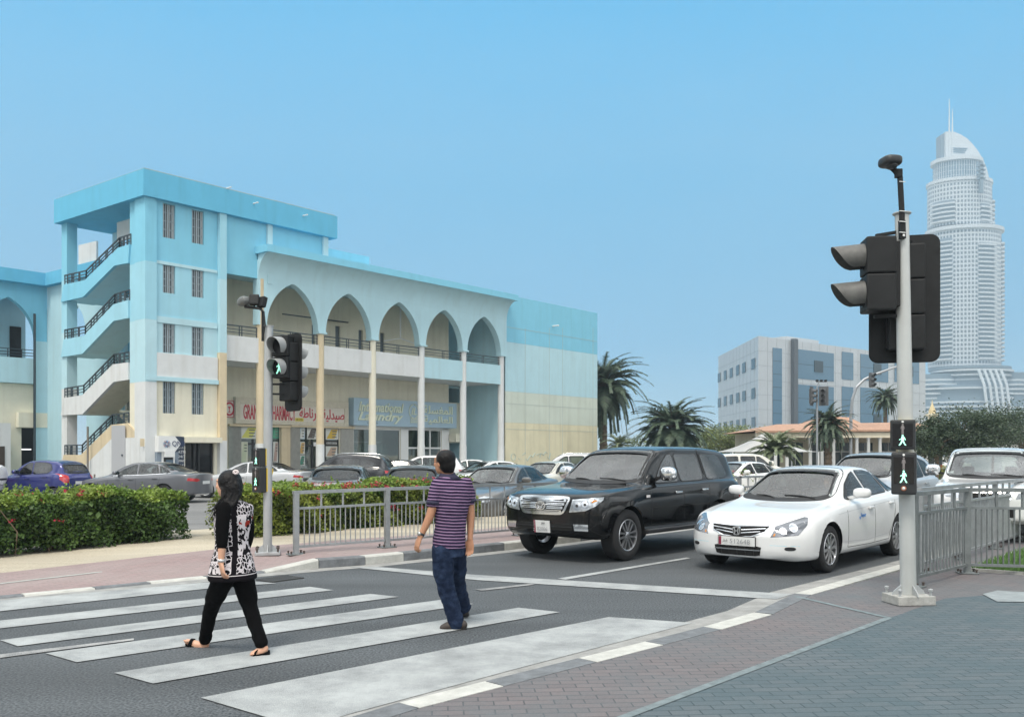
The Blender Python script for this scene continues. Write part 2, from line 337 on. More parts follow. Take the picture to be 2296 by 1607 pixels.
def sheet(name, pts, m, z, **k):
    b = MB(); tri = geometry.tessellate_polygon([[Vector((p[0], p[1], 0)) for p in pts]])
    b.add([(p[0], p[1], z) for p in pts], [tuple(t) for t in tri]); me = b.build(name, m, **k)
    for p in me.data.polygons:
        if p.normal.z < 0: me.data.flip_normals(); break
    return me
def offs(line, d):
    """polyline pushed sideways by d (to the left of its direction)"""
    out = []
    for i, p in enumerate(line):
        a = line[max(i-1, 0)]; c = line[min(i+1, len(line)-1)]; t = (Vector(c)-Vector(a)); t.z = 0; t.normalize(); out.append(Vector(p)+Vector((-t.y, t.x, 0))*d)
    return out
def along(line, d):
    """point and direction at distance d along a polyline"""
    for i in range(len(line)-1):
        L = (line[i+1]-line[i]).length
        if d <= L or i == len(line)-2: t = (line[i+1]-line[i])/L; return line[i]+t*d, t
        d -= L
NK = [G(-800,2100), G(300,1760), G(890,1580), G(1293,1479.5), G(1443,1442), G(1573,1408.5), G(1688,1376), G(1778,1333), G(2020,1270)]; NK.append(NK[-1]+E1*110)
FK = [G(-1500,1500), G(-400,1385), G(0,1343), G(215,1322), G(465,1297), G(595,1285), G(715,1274), G(815,1267), G(1148,1232)]; FK.append(FK[-1]+E1*110)
ground = MB(); ground.add([(-1500,-300,-0.16),(1500,-300,-0.16),(1500,3500,-0.16),(-1500,3500,-0.16)], [(0,1,2,3)]); ground.build('ground', m_sand, kind='structure')
sheet('road', FK+NK[::-1], m_asphalt, 0.0, kind='structure')
sheet('road_beyond', [FK[-1]+EN*0.02, NK[-1]-EN*0.02, NK[-1]+E1*500-EN*30, FK[-1]+E1*500+EN*30], m_asphalt, -0.04, kind='structure')
LOT0 = G(415,1201)
sheet('car_park', [LOT0-E1*25, LOT0+E1*120, LOT0+E1*120+EN*70, LOT0-E1*25+EN*70], m_lot, -0.104, kind='structure')
# light median land and opposite carriageway behind the near fence
# far pavement, ramping up from the dropped kerb to full kerb height
def zk(u): return 0.015 if u < 595 else (0.015+0.115*min(1, (u-595)/120.0))
SL = [(-1500,1410),(-600,1350),(0,1284),(215,1260),(479,1231),(560,1226),(660,1218),(760,1210),(963,1196)]
b = MB(); vs = []; fk2 = offs(FK, 0.16)
for i, ((u, v), p) in enumerate(zip(SL, fk2)):
    uk = (-1500,-400,0,215,465,595,715,815,1148)[i]; z = zk(uk); zq = z if i < 4 else max(z, .10 if i == 4 else .13); q = G(u, v, zq); vs += [(p.x, p.y, z), (q.x, q.y, zq)]
p = fk2[-1]; q = G(963,1196,.13)+E1*110; vs += [(p.x, p.y, .13), (q.x, q.y, .13)]
b.add(vs, [(2*i, 2*i+2, 2*i+3, 2*i+1) for i in range(len(vs)//2-1)]); pvf = b.build('pavement_far', m_brick_far, kind='structure'); bm_ = bmesh.new(); bm_.from_mesh(pvf.data); PV = BVHTree.FromBMesh(bm_); bm_.free()
def GP(u, v):
    z = .1
    for _ in range(6):
        p = G(u, v, z); h = PV.ray_cast(Vector((p.x, p.y, 3)), Vector((0,0,-1)))[0]; z = h.z if h else z
    return G(u, v, z)
# two pale inlaid lines in it
b = MB()
for (a_, c_) in (((-100,1319),(479,1252)),):
    p, q = G(*a_, .02), G(*c_, .02); n_ = Vector((-(q-p).y, (q-p).x, 0)).normalized()*0.05; b.add([p-n_, q-n_, q+n_, p+n_], [(0,1,2,3)])
b.build('paving_line_far', m_conc, kind='structure')
# sandy verge behind the far pavement
b = MB(); vs = []
for i, (u, v) in enumerate(SL):
    z = zk((-1500,-400,0,215,465,595,715,815,1148)[i]); z = (z if i < 4 else max(z, .10 if i == 4 else .13))-0.004; p = G(u, v, z+.004); q = p+EN*(3.0 if i < 4 else 2.6); q = p+EN*max(1.0, (LOT0-p).dot(EN)-0.16); vs += [(p.x, p.y, z), (q.x, q.y, max(z, .02))]
p = Vector(vs[-2])+E1*110; q = Vector(vs[-1])+E1*110; vs += [tuple(p), tuple(q)]
b.add(vs, [(2*i, 2*i+2, 2*i+3, 2*i+1) for i in range(len(vs)//2-1)]); b.build('sand_verge', m_sand, kind='structure')
b = MB(); c0 = LOT0-E1*25; b.T = Matrix.Translation(c0) @ Matrix.Rotation(math.pi/2-A, 4, 'Z')
b.box(0, 145, -0.15, 0.0, -0.15, 0.05); b.build('kerb_car_park', m_conc, kind='structure')
# far kerb: flush stones, then a ramp stone, then raised stones in alternating black and white
b = MB()
def stone(line, d0, d1, w, z0, z1, mi, seg=3, side=1):
    b.mi = mi; d0 += .006; d1 -= .006
    for k in range(seg):
        a0 = d0+(d1-d0)*k/seg; a1 = d0+(d1-d0)*(k+1)/seg; za = z0+(z1-z0)*k/seg; zb = z0+(z1-z0)*(k+1)/seg
        p, t = along(line, a0); q, t2 = along(line, a1); n1 = Vector((-t.y, t.x, 0))*side; n2 = Vector((-t2.y, t2.x, 0))*side
        lo = Vector((0, 0, -0.03)); i1 = n1*0.02; i2 = n2*0.02
        b.add([p+lo, q+lo, q+Vector((0,0,zb-.02)), p+Vector((0,0,za-.02)), p+i1+Vector((0,0,za)), q+i2+Vector((0,0,zb)), q+n2*w+Vector((0,0,zb)), p+n1*w+Vector((0,0,za)), p+n1*w+lo, q+n2*w+lo],
              [(0,1,2,3),(3,2,5,4),(4,5,6,7),(7,6,9,8)]+([(0,3,4,7,8)] if k == 0 else [])+([(1,9,6,5,2)] if k == seg-1 else []))
def dist_to(line, i): return sum((line[k+1]-line[k]).length for k in range(i))
dU = lambda u, v: dist_to(FK, 2)+(G(u, v)-FK[2]).length
bounds = [(dU(0,1343)-1.3,0,.022,.022),(dU(55,1338),1,.022,.022),(dU(215,1322),0,.022,.022),(dU(340,1310),1,.024,.024),(dU(465,1297),0,.024,.024),(dist_to(FK,5),1,.03,.135),(dist_to(FK,6),None,0,0)]
for i in range(len(bounds)-1): stone(FK, bounds[i][0], bounds[i+1][0], 0.165, bounds[i][2], bounds[i][3], bounds[i][1])
d = dist_to(FK, 6)
for k in range(70): stone(FK, d+k*0.72, d+(k+1)*0.72, 0.165, .135, .135, k % 2, 2)
b.build('kerb_far', [m_kerbb, m_kerbw], kind='structure')
# gutter strips
b = MB(); l1 = offs(FK[1:], -0.002); l2 = offs(FK[1:], -0.30)
b.add([Vector((p.x,p.y,.004)) for p in l1]+[Vector((p.x,p.y,.004)) for p in l2], [(i, i+1, i+1+len(l1), i+len(l1)) for i in range(len(l1)-1)])
l1 = offs(NK[1:], 0.002); l2 = offs(NK[1:], 0.28)
b.add([Vector((p.x,p.y,.004)) for p in l1]+[Vector((p.x,p.y,.004)) for p in l2], [(i, i+1, i+1+len(l1), i+len(l1)) for i in range(len(l1)-1)]); b.build('gutter', m_gutter, kind='structure')
# near kerb, flush: white and dark slabs
b = MB(); cuts = [(1,0),(2,1),(2.45,0),(3,1),(4,0),(5,1),(6,0),(7,1),(9,None)]
cuts = [(dist_to(NK,1),0),(dist_to(NK,2),1),(dist_to(NK,2)+(G(1065,1527)-NK[2]).length,0),(dist_to(NK,3),1),(dist_to(NK,4),0),(dist_to(NK,5),1),(dist_to(NK,6),0),(dist_to(NK,7),1),(dist_to(NK,9),1)]
for i in range(len(cuts)-1): stone(NK, cuts[i][0], cuts[i+1][0], 0.21, .022, .022, cuts[i][1], 6, -1)
b.build('kerb_near', [m_kerbb, m_kerbw], kind='structure')
# near pavement: rose bricks by the kerb, slate bricks beyond the inlaid line
nk2 = offs(NK, -0.21); IN1, IN2, IN3 = G(1783,1336,.02), G(1993,1384.5,.02), G(1398,1607,.02); IN4 = IN3+(IN3-IN2)*2.5
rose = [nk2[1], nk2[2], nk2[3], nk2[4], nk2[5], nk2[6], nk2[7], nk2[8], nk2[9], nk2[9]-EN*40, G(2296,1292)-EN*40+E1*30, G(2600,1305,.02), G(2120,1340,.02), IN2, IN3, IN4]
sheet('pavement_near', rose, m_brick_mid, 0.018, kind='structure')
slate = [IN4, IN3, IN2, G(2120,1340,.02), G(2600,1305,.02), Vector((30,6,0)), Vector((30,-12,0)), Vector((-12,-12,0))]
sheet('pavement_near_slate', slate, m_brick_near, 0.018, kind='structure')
b = MB()
for p, q in ((IN1, IN2), (IN2, IN4)):
    t = (q-p).normalized(); n_ = Vector((-t.y, t.x, 0))*0.035; b.add([Vector((w.x, w.y, .0225)) for w in (p-n_, q-n_, q+n_, p+n_)], [(0,1,2,3)])
b.build('paving_line_near', mat('joint_concrete', (0.15,0.185,0.195), 0.85, var=0.3, scale=12), kind='structure')
# painted markings
def poly(b, pts, z=0.008): pts = [G(*p) for p in pts]; tri = geometry.tessellate_polygon([[Vector((p.x, p.y, 0)) for p in pts]]); b.add([(p.x, p.y, z) for p in pts], [tuple(t) for t in tri])
b = MB()
for s_ in ([(-300,1375),(0,1347),(465,1306),(560,1303),(620,1308),(465,1320),(0,1371),(-300,1404)], [(-300,1425),(0,1392),(695,1316),(748,1323.5),(0,1409.5),(-300,1446)],
           [(0,1436),(830,1332),(895,1338.5),(40,1449.5)], [(102,1465.5),(987,1345.5),(1062,1354.5),(172,1485.5)], [(255,1509.5),(1163,1363),(1255,1373),(343,1533.5)],
           [(450,1565.5),(1365,1384),(1553,1397),(1148,1503),(780,1603),(700,1628),(640,1622)]): poly(b, s_)
b.build('zebra_stripes', m_mark, kind='structure')
b = MB(); poly(b, [(783,1271.5),(845,1271),(1065,1289),(1777,1332.5),(1742,1344),(1065,1300.5)]); poly(b, [(1250,1297.5),(1540,1250),(1548,1252),(1268,1300)])
for k in (1, 2, 3, 4):
    p = G(1256,1298)+E1*(8.0*k); b.T = Matrix.Translation(p) @ Matrix.Rotation(math.pi/2-A, 4, 'Z'); b.add([(0,-.06,.008),(3,-.06,.008),(3,.06,.008),(0,.06,.008)], [(0,1,2,3)]); b.T = None
b.build('stop_line', m_mark, kind='structure')
b = MB(); poly(b, [(1065,1322),(1192,1309),(1200,1311),(1080,1325)]); poly(b, [(0,1468),(300,1432),(300,1436),(0,1476)])
b.build('worn_line', m_mark2, kind='structure')
# grass behind the near fence, the concrete edge round it and the cover in the pavement
gp = [G(2176,1279,.02), G(2222,1260,.02), G(2300,1234,.02), G(2700,1160,.02), G(2800,1285,.02), G(2296,1288,.02)]
sheet('lawn_soil', gp, m_grass, 0.03, kind='structure')
rng = np.random.default_rng(5); N = 16000
tri = [(gp[0],gp[1],gp[5]),(gp[1],gp[2],gp[5]),(gp[2],gp[4],gp[5])]; area = [((b_-a_).cross(c_-a_)).length for a_, b_, c_ in tri]; area = np.array(area)/sum(area)
V = []; Fc = []
for k, (a_, b_, c_) in enumerate(tri):
    n_ = int(N*area[k]); r1 = rng.random(n_); r2 = rng.random(n_); fl = r1+r2 > 1; r1[fl] = 1-r1[fl]; r2[fl] = 1-r2[fl]
    base = np.array(a_)+r1[:,None]*np.array(b_-a_)+r2[:,None]*np.array(c_-a_); base[:,2] = .03
    an = rng.random(n_)*6.28; dx = np.stack([np.cos(an), np.sin(an), np.zeros(n_)], 1)*0.012; tip = base+np.stack([rng.normal(0,.02,n_), rng.normal(0,.02,n_), rng.uniform(.04,.09,n_)], 1)
    V.append(np.stack([base-dx, base+dx, tip], 1).reshape(-1,3))
V = np.concatenate(V); fast_mesh('lawn', V, np.arange(len(V)).reshape(-1,3), mat('grass_blade', (0.10,0.2,0.05), 0.7, island=0.4), label='patch of green grass behind the grey railing', cat='grass', kind='stuff')
b = MB(); b.add([Vector((p.x,p.y,.026)) for p in (G(2203,1332,.02), G(2236,1324,.02), G(2340,1330,.02), G(2360,1350,.02), G(2236,1349,.02))], [(0,1,2,3,4)]); b.build('concrete_cover', mat('cover_conc', (0.24,0.27,0.28), 0.8, var=0.2, scale=6), label='pale concrete cover slab set into the slate brick pavement', cat='cover slab')
b = MB(); c_ = G(2238,1262,.02)
for p, q in ((gp[0], gp[5]), (gp[5], gp[4]), (gp[0], gp[1]), (gp[1], gp[2]), (gp[2], gp[3])): b.bar(Vector((p.x,p.y,.03)), Vector((q.x,q.y,.03)), .07, .06)
b.build('lawn_edging', m_conc, kind='structure')
# drain grate by the dropped kerb
b = MB(); g0, g1 = G(575,1300), G(645,1291); t = (g1-g0).normalized(); n_ = Vector((-t.y,t.x,0)); L = (g1-g0).length
for k in range(14): b.bar(g0+t*(L*k/13)+Vector((0,0,.008)), g0+t*(L*k/13)-n_*.34+Vector((0,0,.008)), .022, .012)
b.bar(g0+Vector((0,0,.009)), g1+Vector((0,0,.009)), .03, .014); b.bar(g0-n_*.34+Vector((0,0,.009)), g1-n_*.34+Vector((0,0,.009)), .03, .014)
b.build('drain_grate', mat('grate_iron', (0.08,0.08,0.08), 0.6, 0.5), label='iron drain grate in the gutter by the dropped kerb', cat='drain grate')
# pebbles on the sand verge
random.seed(3); b = MB()
for k in range(260):
    d = random.uniform(2, 22); e = random.uniform(0.05, 1.1); p = G(0,1284,.02)+E1*d*1.0; q = G(479,1231,.02)-G(0,1284,.02); q.normalize(); p = G(0,1284,.03)+q*d+EN*e; r = random.choice((.012,.016,.02,.035)); p.z = .02 if d < 7 else .13
    b.blob((p.x, p.y, p.z), (r*random.uniform(1,1.6), r, r*.7), 2.4, 6, 4)
b.build('pebbles', mat('pebble', (0.45,0.40,0.32), 0.9, island=0.35), label='small pale stones scattered on the sandy verge', cat='pebbles', kind='stuff')
# ------------------------------------------------------------------ the white arcade building
m_cream = mat('plaster_cream', (0.74,0.71,0.58), 0.85, var=0.05, scale=1.5, bump=0.08, bscale=20, streak=0.25)
m_creamy = mat('plaster_ochre', (0.64,0.54,0.37), 0.85, var=0.08, scale=1.5, streak=0.35)
m_white = mat('plaster_white', (0.66,0.68,0.68), 0.8, var=0.05, scale=2, streak=0.25)
m_pale = mat('plaster_pale_blue', (0.45,0.67,0.74), 0.8, var=0.04, scale=1.2, bump=0.06, bscale=15, streak=0.16)
m_blue = mat('plaster_sky_blue', (0.22,0.56,0.73), 0.8, var=0.04, scale=1.2, streak=0.14)  # blue wash over the upper building, put into the plaster colours storey by storey
m_mid = mat('plaster_light_blue', (0.33,0.62,0.74), 0.8, var=0.04, scale=1.2, streak=0.15)
m_fascia = mat('fascia_blue', (0.12,0.45,0.66), 0.8, var=0.05, scale=1.0, streak=0.14)
m_rail = mat('rail_steel', (0.05,0.07,0.085), 0.45, 0.4)
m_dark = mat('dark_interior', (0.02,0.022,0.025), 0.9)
m_glassd = mat('window_glass_dark', (0.03,0.05,0.06), 0.06, spec=0.8)
m_trim = mat('white_trim', (0.75,0.76,0.75), 0.5)
m_black = mat('black_plastic', (0.022,0.024,0.026), 0.45)
def glass_mat(name, tint=(0.75,0.85,0.83), refl=0.25):
    m = bpy.data.materials.new(name); m.use_nodes = True; n, l = m.node_tree.nodes, m.node_tree.links; n.remove(n['Principled BSDF'])
    tr = n.new('ShaderNodeBsdfTransparent'); tr.inputs[0].default_value = (*tint, 1); gl = n.new('ShaderNodeBsdfGlossy'); gl.inputs['Roughness'].default_value = 0.02
    lw = n.new('ShaderNodeLayerWeight'); lw.inputs[0].default_value = 0.35; ma = n.new('ShaderNodeMath'); ma.operation = 'MULTIPLY_ADD'; ma.inputs[1].default_value = 0.7; ma.inputs[2].default_value = refl; ma.use_clamp = True
    l.new(lw.outputs['Fresnel'], ma.inputs[0]); mx_ = n.new('ShaderNodeMixShader'); l.new(ma.outputs[0], mx_.inputs[0]); l.new(tr.outputs[0], mx_.inputs[1]); l.new(gl.outputs[0], mx_.inputs[2]); l.new(mx_.outputs[0], n['Material Output'].inputs[0]); return m
m_shopglass = glass_mat('shop_glass', (0.7,0.78,0.76), 0.12)

C0 = Vector((-16.4, 40.0, 0)); B2 = Vector((-0.7976, 0.603, 0))
def B(s, t, z): return C0+E1*s+B2*t+Vector((0, 0, z))
def bs(u, t=0.0): k = (u-CX)/F; return (k*(C0.y+t*B2.y)-C0.x-t*B2.x)/(E1.x-k*E1.y)
def bt(u, s=0.0): k = (u-CX)/F; return (k*(C0.y+s*E1.y)-C0.x-s*E1.x)/(B2.x-k*B2.y)
def bz(u, v, t=0.0, s=None):
    if s is None: s = bs(u, t)
    return CH+(HY-v)*B(s, t, 0).y/F
FR = lambda a, b, d: B(a, d, b)             # (s, z) drawn on a front plane, depth along t
SD = lambda a, b, d: B(d, a, b)             # (t, z) drawn on a side plane, depth along s
class BB(MB):
    def sb(s, s0, s1, t0, t1, z0, z1):
        s.add([B(s0,t0,z0),B(s1,t0,z0),B(s1,t1,z0),B(s0,t1,z0),B(s0,t0,z1),B(s1,t0,z1),B(s1,t1,z1),B(s0,t1,z1)], [(0,3,2,1),(4,5,6,7),(0,1,5,4),(1,2,6,5),(2,3,7,6),(3,0,4,7)]); return s
    def holed(s, outer, holes, fn, d0, d1):
        loops = [outer]+holes; pts = [p for L in loops for p in L]; n = len(pts)
        tri = geometry.tessellate_polygon([[Vector((a, b, 0)) for a, b in L] for L in loops])
        vs = [fn(a, b, d0) for a, b in pts]+[fn(a, b, d1) for a, b in pts]; fs = [tuple(t) for t in tri]+[tuple(i+n for i in reversed(t)) for t in tri]; o = 0
        for L in loops:
            k = len(L); fs += [(o+i, o+(i+1) % k, o+(i+1) % k+n, o+i+n) for i in range(k)]; o += k
        s.add(vs, fs); return s
def banded(name, parts, parent, zs=(0.0, 4.9, 7.7, 10.3, 99), ms=None):
    """full-height piece in storey-high courses of paint"""
    ms = ms or (m_white, m_pale, m_mid, m_blue)
    for k in range(4):
        b = BB(); n = 0
        for (s0, s1, t0, t1, z0, z1) in parts:
            a, c = max(z0, zs[k]+(.004 if k else 0)), min(z1, zs[k+1])
            if c > a+.05: b.sb(s0, s1, t0, t1, a, c); n += 1
        if n: b.build(name, ms[k], parent)
def rect(s0, s1, z0, z1): return [(s0,z0),(s1,z0),(s1,z1),(s0,z1)]
bld = thing('arcade_building', B(0, 0, 0), 'long plaster building with pointed arches over shops and an open corner stair tower', 'building')
ZR, ZB = 14.33, 13.15
b = BB(); b.sb(-.02, 34.3, .03, 6.5, -.16, -.004); b.build('plinth', m_conc, bld)
s_p = bs(487); s_q = bs(503)
# tower front wall with eight barred windows
cols = ((bs(365), bs(393)), (bs(430), bs(457)))
rows = []
for (va, vb) in ((455,531.6),(592.7,655.5),(716.6,789.8),(854.7,926)): rows.append((bz(365, vb), bz(365, va)))
TW = 0.25
levels = [(0, 2.25, m_cream), (2.25, 4.97, m_cream), (6.25, 7.62, m_pale), (7.9, 10.3, m_blue), (10.5, ZB, m_blue)]
storeys = [(0.0, bz(328,842), m_cream, [rows[3]]), (bz(328,842), 7.62, m_pale, [rows[2]]), (7.62, 10.3, m_mid, [rows[1]]), (10.3, ZB, m_blue, [rows[0]])]
sd0, sd1, sdz0, sdz1 = bs(415), bs(480.6), 0.0, bz(440, 993)
for i, (z0, z1, m, rw) in enumerate(storeys):
    holes = [rect(a_, c_, max(z0+.02, r[0]), min(z1-.02, r[1])) for (a_, c_) in cols for r in rw]
    if i == 0: holes.append(rect(sd0, sd1, 0.15, sdz1))
    b = BB(); b.holed(rect(0.0, s_p, z0, z1), holes, FR, 0.0, TW); b.build('wall', m, bld)
# string courses and the projecting parapet band
b = BB(); b.sb(-.04, s_p-.03, -.10, 0-.003, bz(328,842), bz(328,788)); b.build('parapet', m_white, bld)
b = BB(); b.sb(-.06, s_p-.02, -.16, -.103, bz(328,852), bz(328,842)); b.sb(-.06, s_p-.02, -.10, -.103+.1, bz(328,852), bz(328,842)-.003); b.build('string_course', m_pale, bld); b = BB(); b.sb(-.03, s_p-.02, -.06, -.003, 7.62, 7.90); b.build('string_course', m_pale, bld); b = BB(); b.sb(-.03, s_p-.02, -.04, -.003, 10.28, 10.42); b.build('string_course', m_pale, bld)
m_bar = mat('window_bars', (0.35,0.42,0.46), 0.5, 0.3)
for (a_, c_) in cols:
    for r in rows:
        f = BB(); f.sb(a_, c_, .17, .20, r[0], r[1]); w = f.build('window', m_glassd, bld)
        g = BB(); n_ = 6
        for k in range(n_): x = a_+(c_-a_)*(k+.5)/n_; g.sb(x-.014, x+.014, .03, .06, r[0], r[1])
        for k in (1, 2, 3): z = r[0]+(r[1]-r[0])*k/4; g.sb(a_, c_, .065, .085, z-.015, z+.015)
        g.build('bars', m_bar, w); g = BB(); g.sb(a_+.01, a_+.07, .1, .16, r[0], r[1]); g.sb(c_-.07, c_-.01, .1, .16, r[0], r[1]); g.sb((a_+c_)/2-.03, (a_+c_)/2+.03, .1, .16, r[0], r[1]); g.build('frame', m_trim, w)
# corner pier, pillars, roof band
banded('corner_pillar', [(-.12, .42, -.12, -.004, 0, ZB), (-.12, -.004, -.004, .75, 0, ZB)], bld)
b = BB(); b.sb(s_p, s_q, -.22, .4, 0, 2.3); b.build('pillar_base', m_white, bld); b = BB(); b.sb(s_p+.01, s_q-.01, -.21, .39, 2.3, 6.5); b.build('pillar', m_creamy, bld); b = BB(); b.sb(s_p+.01, s_q-.01, -.21, .39, 6.5, 10.0); b.build('pillar', m_pale, bld); b = BB(); b.sb(s_p+.01, s_q-.01, -.21, .39, 10.004, ZB); b.build('pillar', m_mid, bld)
se = bs(755, -.25); L2 = 7.75
b = BB(); b.sb(-.3, se, -.3, L2+.1, ZB, ZR); b.build('roof_fascia', m_fascia, bld)
b = BB(); b.sb(-.22, se-.08, -.22, L2, ZR, ZR+.06); b.build('roof', m_conc, bld)
for u, v in ((500,425),(560,459),(671,486)): b = BB(); p = B(bs(u), -.3, bz(u, v)); b.tube([p, p-B2*.35], .035, 8); b.build('spout', m_trim, bld)
# upper wall right of the tower, down to the arcade roof
zu = bz(506, 612)
b = BB(); b.sb(s_q, bs(597), 0.0, TW, zu, ZB); b.build('wall', m_blue, bld)
b = BB(); b.sb(bs(597), bs(733), 0.0+.01, TW, 11.2, ZB); b.build('wall', m_blue, bld)
b = BB(); b.sb(bs(597), bs(608), -.12, .02, zu-.2, ZB); b.build('pilaster', m_pale, bld); b = BB(); b.sb(bs(722), bs(733), -.12, .0, 11.9, ZB); b.build('pilaster', m_pale, bld)
b = BB(); b.sb(bs(733), bs(733)+.25, .3, L2, 11.9, ZB); b.sb(s_q, bs(733), L2-.3, L2, 6.3, ZB); b.build('wall', m_blue, bld)
# side: pillar at the far corner, solid end panel, inner core
t_end = 7.71; tl = bt(291)
banded('pillar', [(0.0, .5, bt(150), t_end, 0, ZB)], bld)
banded('wall', [(0.0, .2, .75, tl, 0, ZB)], bld, ms=(m_cream, m_pale, m_mid, m_blue))
b = BB(); b.sb(3.4, 3.6, TW, L2, 0, ZB); b.sb(2.6, 3.4, L2-2.6, L2-2.45, 0, ZB-3.2); b.build('wall', m_blue, bld)
b = BB(); b.sb(2.5, 2.9, 7.2, 7.6, 0, ZB); b.build('pillar', m_pale, bld)
b = BB(); b.sb(.3, 3.3, 1.0, 2.2, bz(294,560,0,0)-.3, bz(294,560,0,0)-.12); b.build('landing', m_conc, bld)
# white store room and door seen under the roof
def sp(u, v, s=0.0): t = bt(u, s); return (t, CH+(HY-v)*B(s, t, 0).y/F)
b = BB(); b.holed([sp(262,543,1.5),sp(293,535,1.5),sp(293,474,1.5),sp(262,480,1.5)], [], SD, 1.5, 1.56); d = b.build('door', m_trim, bld)
b = BB(); b.holed([sp(176,600,2.2),sp(216,590,2.2),sp(216,540,2.2),sp(176,550,2.2)], [], SD, 2.2, 2.3); b.build('rooftop_panel', m_white, bld)
# stair: solid balustrades in the side plane, raking soffits, steel rails
zA = lambda x, y: (x*.3488, 336.3+y*.3488); zC = lambda x, y: (x*.3488, 784.8+y*.3488)
fl = [([zA(415,868),zA(555,838),zA(770,630),zA(843,608)], [zA(395,980),zA(545,945),zA(745,745),zA(900,712)], m_blue),
      ([zA(405,1220),zA(550,1195),zA(740,993),zA(835,965)], [zA(395,1333),zA(540,1310),zA(740,1100),zA(895,1070)], m_mid),
      ([zA(400,1595),zA(540,1575),zA(735,1378),zA(832,1365)], [zC(385,420),zC(540,412),zC(740,205),zC(890,185)], m_white),
      ([zC(400,672),zC(530,672),zC(725,480),zC(830,468)], [zC(395,760),zC(560,745),zC(740,565),zC(912,560)], m_creamy)]
for k, (top, bot, m) in enumerate(fl):
    T = [sp(*p) for p in top]; U = [sp(*p) for p in bot]; U[-1] = (tl, U[-1][1]) if k < 3 else U[-1]
    T[0] = (bt(146), T[0][1]); U[0] = (bt(140), U[0][1])
    b = BB(); b.holed(T+U[::-1], [], SD, -.08, .07); b.build('balustrade', m, bld)
    if k < 3:
        b = BB()
        for i in range(3):
            (t0, z0), (t1, z1) = U[i], U[i+1]; b.add([B(s_,t_,z_) for s_ in (.075, 1.55) for (t_, z_) in ((t0,z0+.04),(t1,z1+.04),(t1,z1+.26),(t0,z0+.26))], [(0,1,2,3),(7,6,5,4),(0,4,5,1),(1,5,6,2),(2,6,7,3),(3,7,4,0)])
        # return flight behind, rising the other way
        (t0, z0), (t1, z1) = U[1], U[2]; zz = z0+.05; dz = (z1-z0)
        b.add([B(s_,t_,z_) for s_ in (1.62, 3.1) for (t_, z_) in ((t0,zz),(t1,zz-dz),(t1,zz-dz+.22),(t0,zz+.22))], [(0,1,2,3),(7,6,5,4),(0,4,5,1),(1,5,6,2),(2,6,7,3),(3,7,4,0)])
        b.sb(1.55, 3.2, U[1][0], U[0][0], zz, zz+.2); b.build('stair_flight', m_pale if k < 2 else m_cream, bld)
    b = BB(); R = []
    for (t_, z_) in T: R.append(B(-.005, t_, z_))
    for h in (.16, .30, .47):
        for i in range(3): b.bar(R[i]+Vector((0,0,h)), R[i+1]+Vector((0,0,h)), .035 if h < .4 else .055)
    for i in range(3):
        n_ = (3, 5, 3)[i]
        for q in range(n_+1):
            p = R[i].lerp(R[i+1], q/n_); b.bar(p, p+Vector((0,0,.49)), .05)
            if i != 1 or q in (1, 3): p2 = p.lerp(R[i+1], .12); b.bar(p2, p2+Vector((0,0,.49)), .04)
    b.build('stair_railing', m_rail, bld)
# lower solid wall of the stair with a white painted skirting field and a grey door
U = [sp(*p) for p in (zC(395,760),zC(560,745),zC(740,565),zC(912,560))]; U[0] = (t_end-.02, U[0][1]); U[-1] = (.76, U[-1][1])
b = BB(); b.holed([U[0],U[1],(U[1][0],0),(U[0][0],0)], [], SD, -.06, .08); b.build('wall', m_cream, bld)
b = BB(); b.holed([U[1],U[2],(max(.3, U[2][0]-.02),U[2][1]),(.3,U[2][1]),(.3,0),(U[1][0],0)], [], SD, -.137, -.124); b.build('wall', m_white, bld)
b = BB(); b.holed([sp(258,1075),sp(288,1075),sp(288,954),sp(258,954)], [], SD, -.17, -.14); d = b.build('door', mat('door_grey', (0.42,0.43,0.45), 0.6), bld, label='grey steel door under the raking stair')
b = BB(); p = B(-.2, sp(283,1020)[0], sp(283,1020)[1]); b.blob(p, (.04,.04,.05)); b.build('handle', m_rail, d)
# drain pipe with valve at the stair foot
b = BB(); p = B(-.3, bt(211), 0); b.tube([p, p+Vector((0,0,bz(211,952,0,-.3)))], .05, 8); b.tube([p+Vector((0,0,.35)), p+Vector((-.35,-.1,.35)), p+Vector((-.38,-.1,.05))], .045, 8); b.tube([p+Vector((0,0,.35)), p+Vector((.35,-.1,.35)), p+Vector((.38,-.1,.7))], .045, 8); b.build('drain_pipe', mat('old_pipe', (0.22,0.2,0.18), 0.6, 0.3), bld)
b = BB(); b.sb(0.0, .06, bt(176), bt(205), 0, 1.55); b.build('meter_cabinet', m_cream, bld)
# glass entrance door and its canopy
b = BB(); b.sb(sd0, sd1, .22, .24, .15, sdz1); d = b.build('door', mat('entrance_glass', (0.012,0.012,0.014), 0.08, spec=0.6), bld); b = BB()
for x in (sd0, (sd0*2+sd1)/3, (sd0+sd1)/2, sd1-.06): b.sb(x, x+.06, .12, .2, .15, sdz1)
b.build('frame', m_black, d); b = BB(); b.sb(bs(406), bs(486), -.45, -.02, bz(440,992), bz(440,980)); b.build('canopy', m_cream, bld)
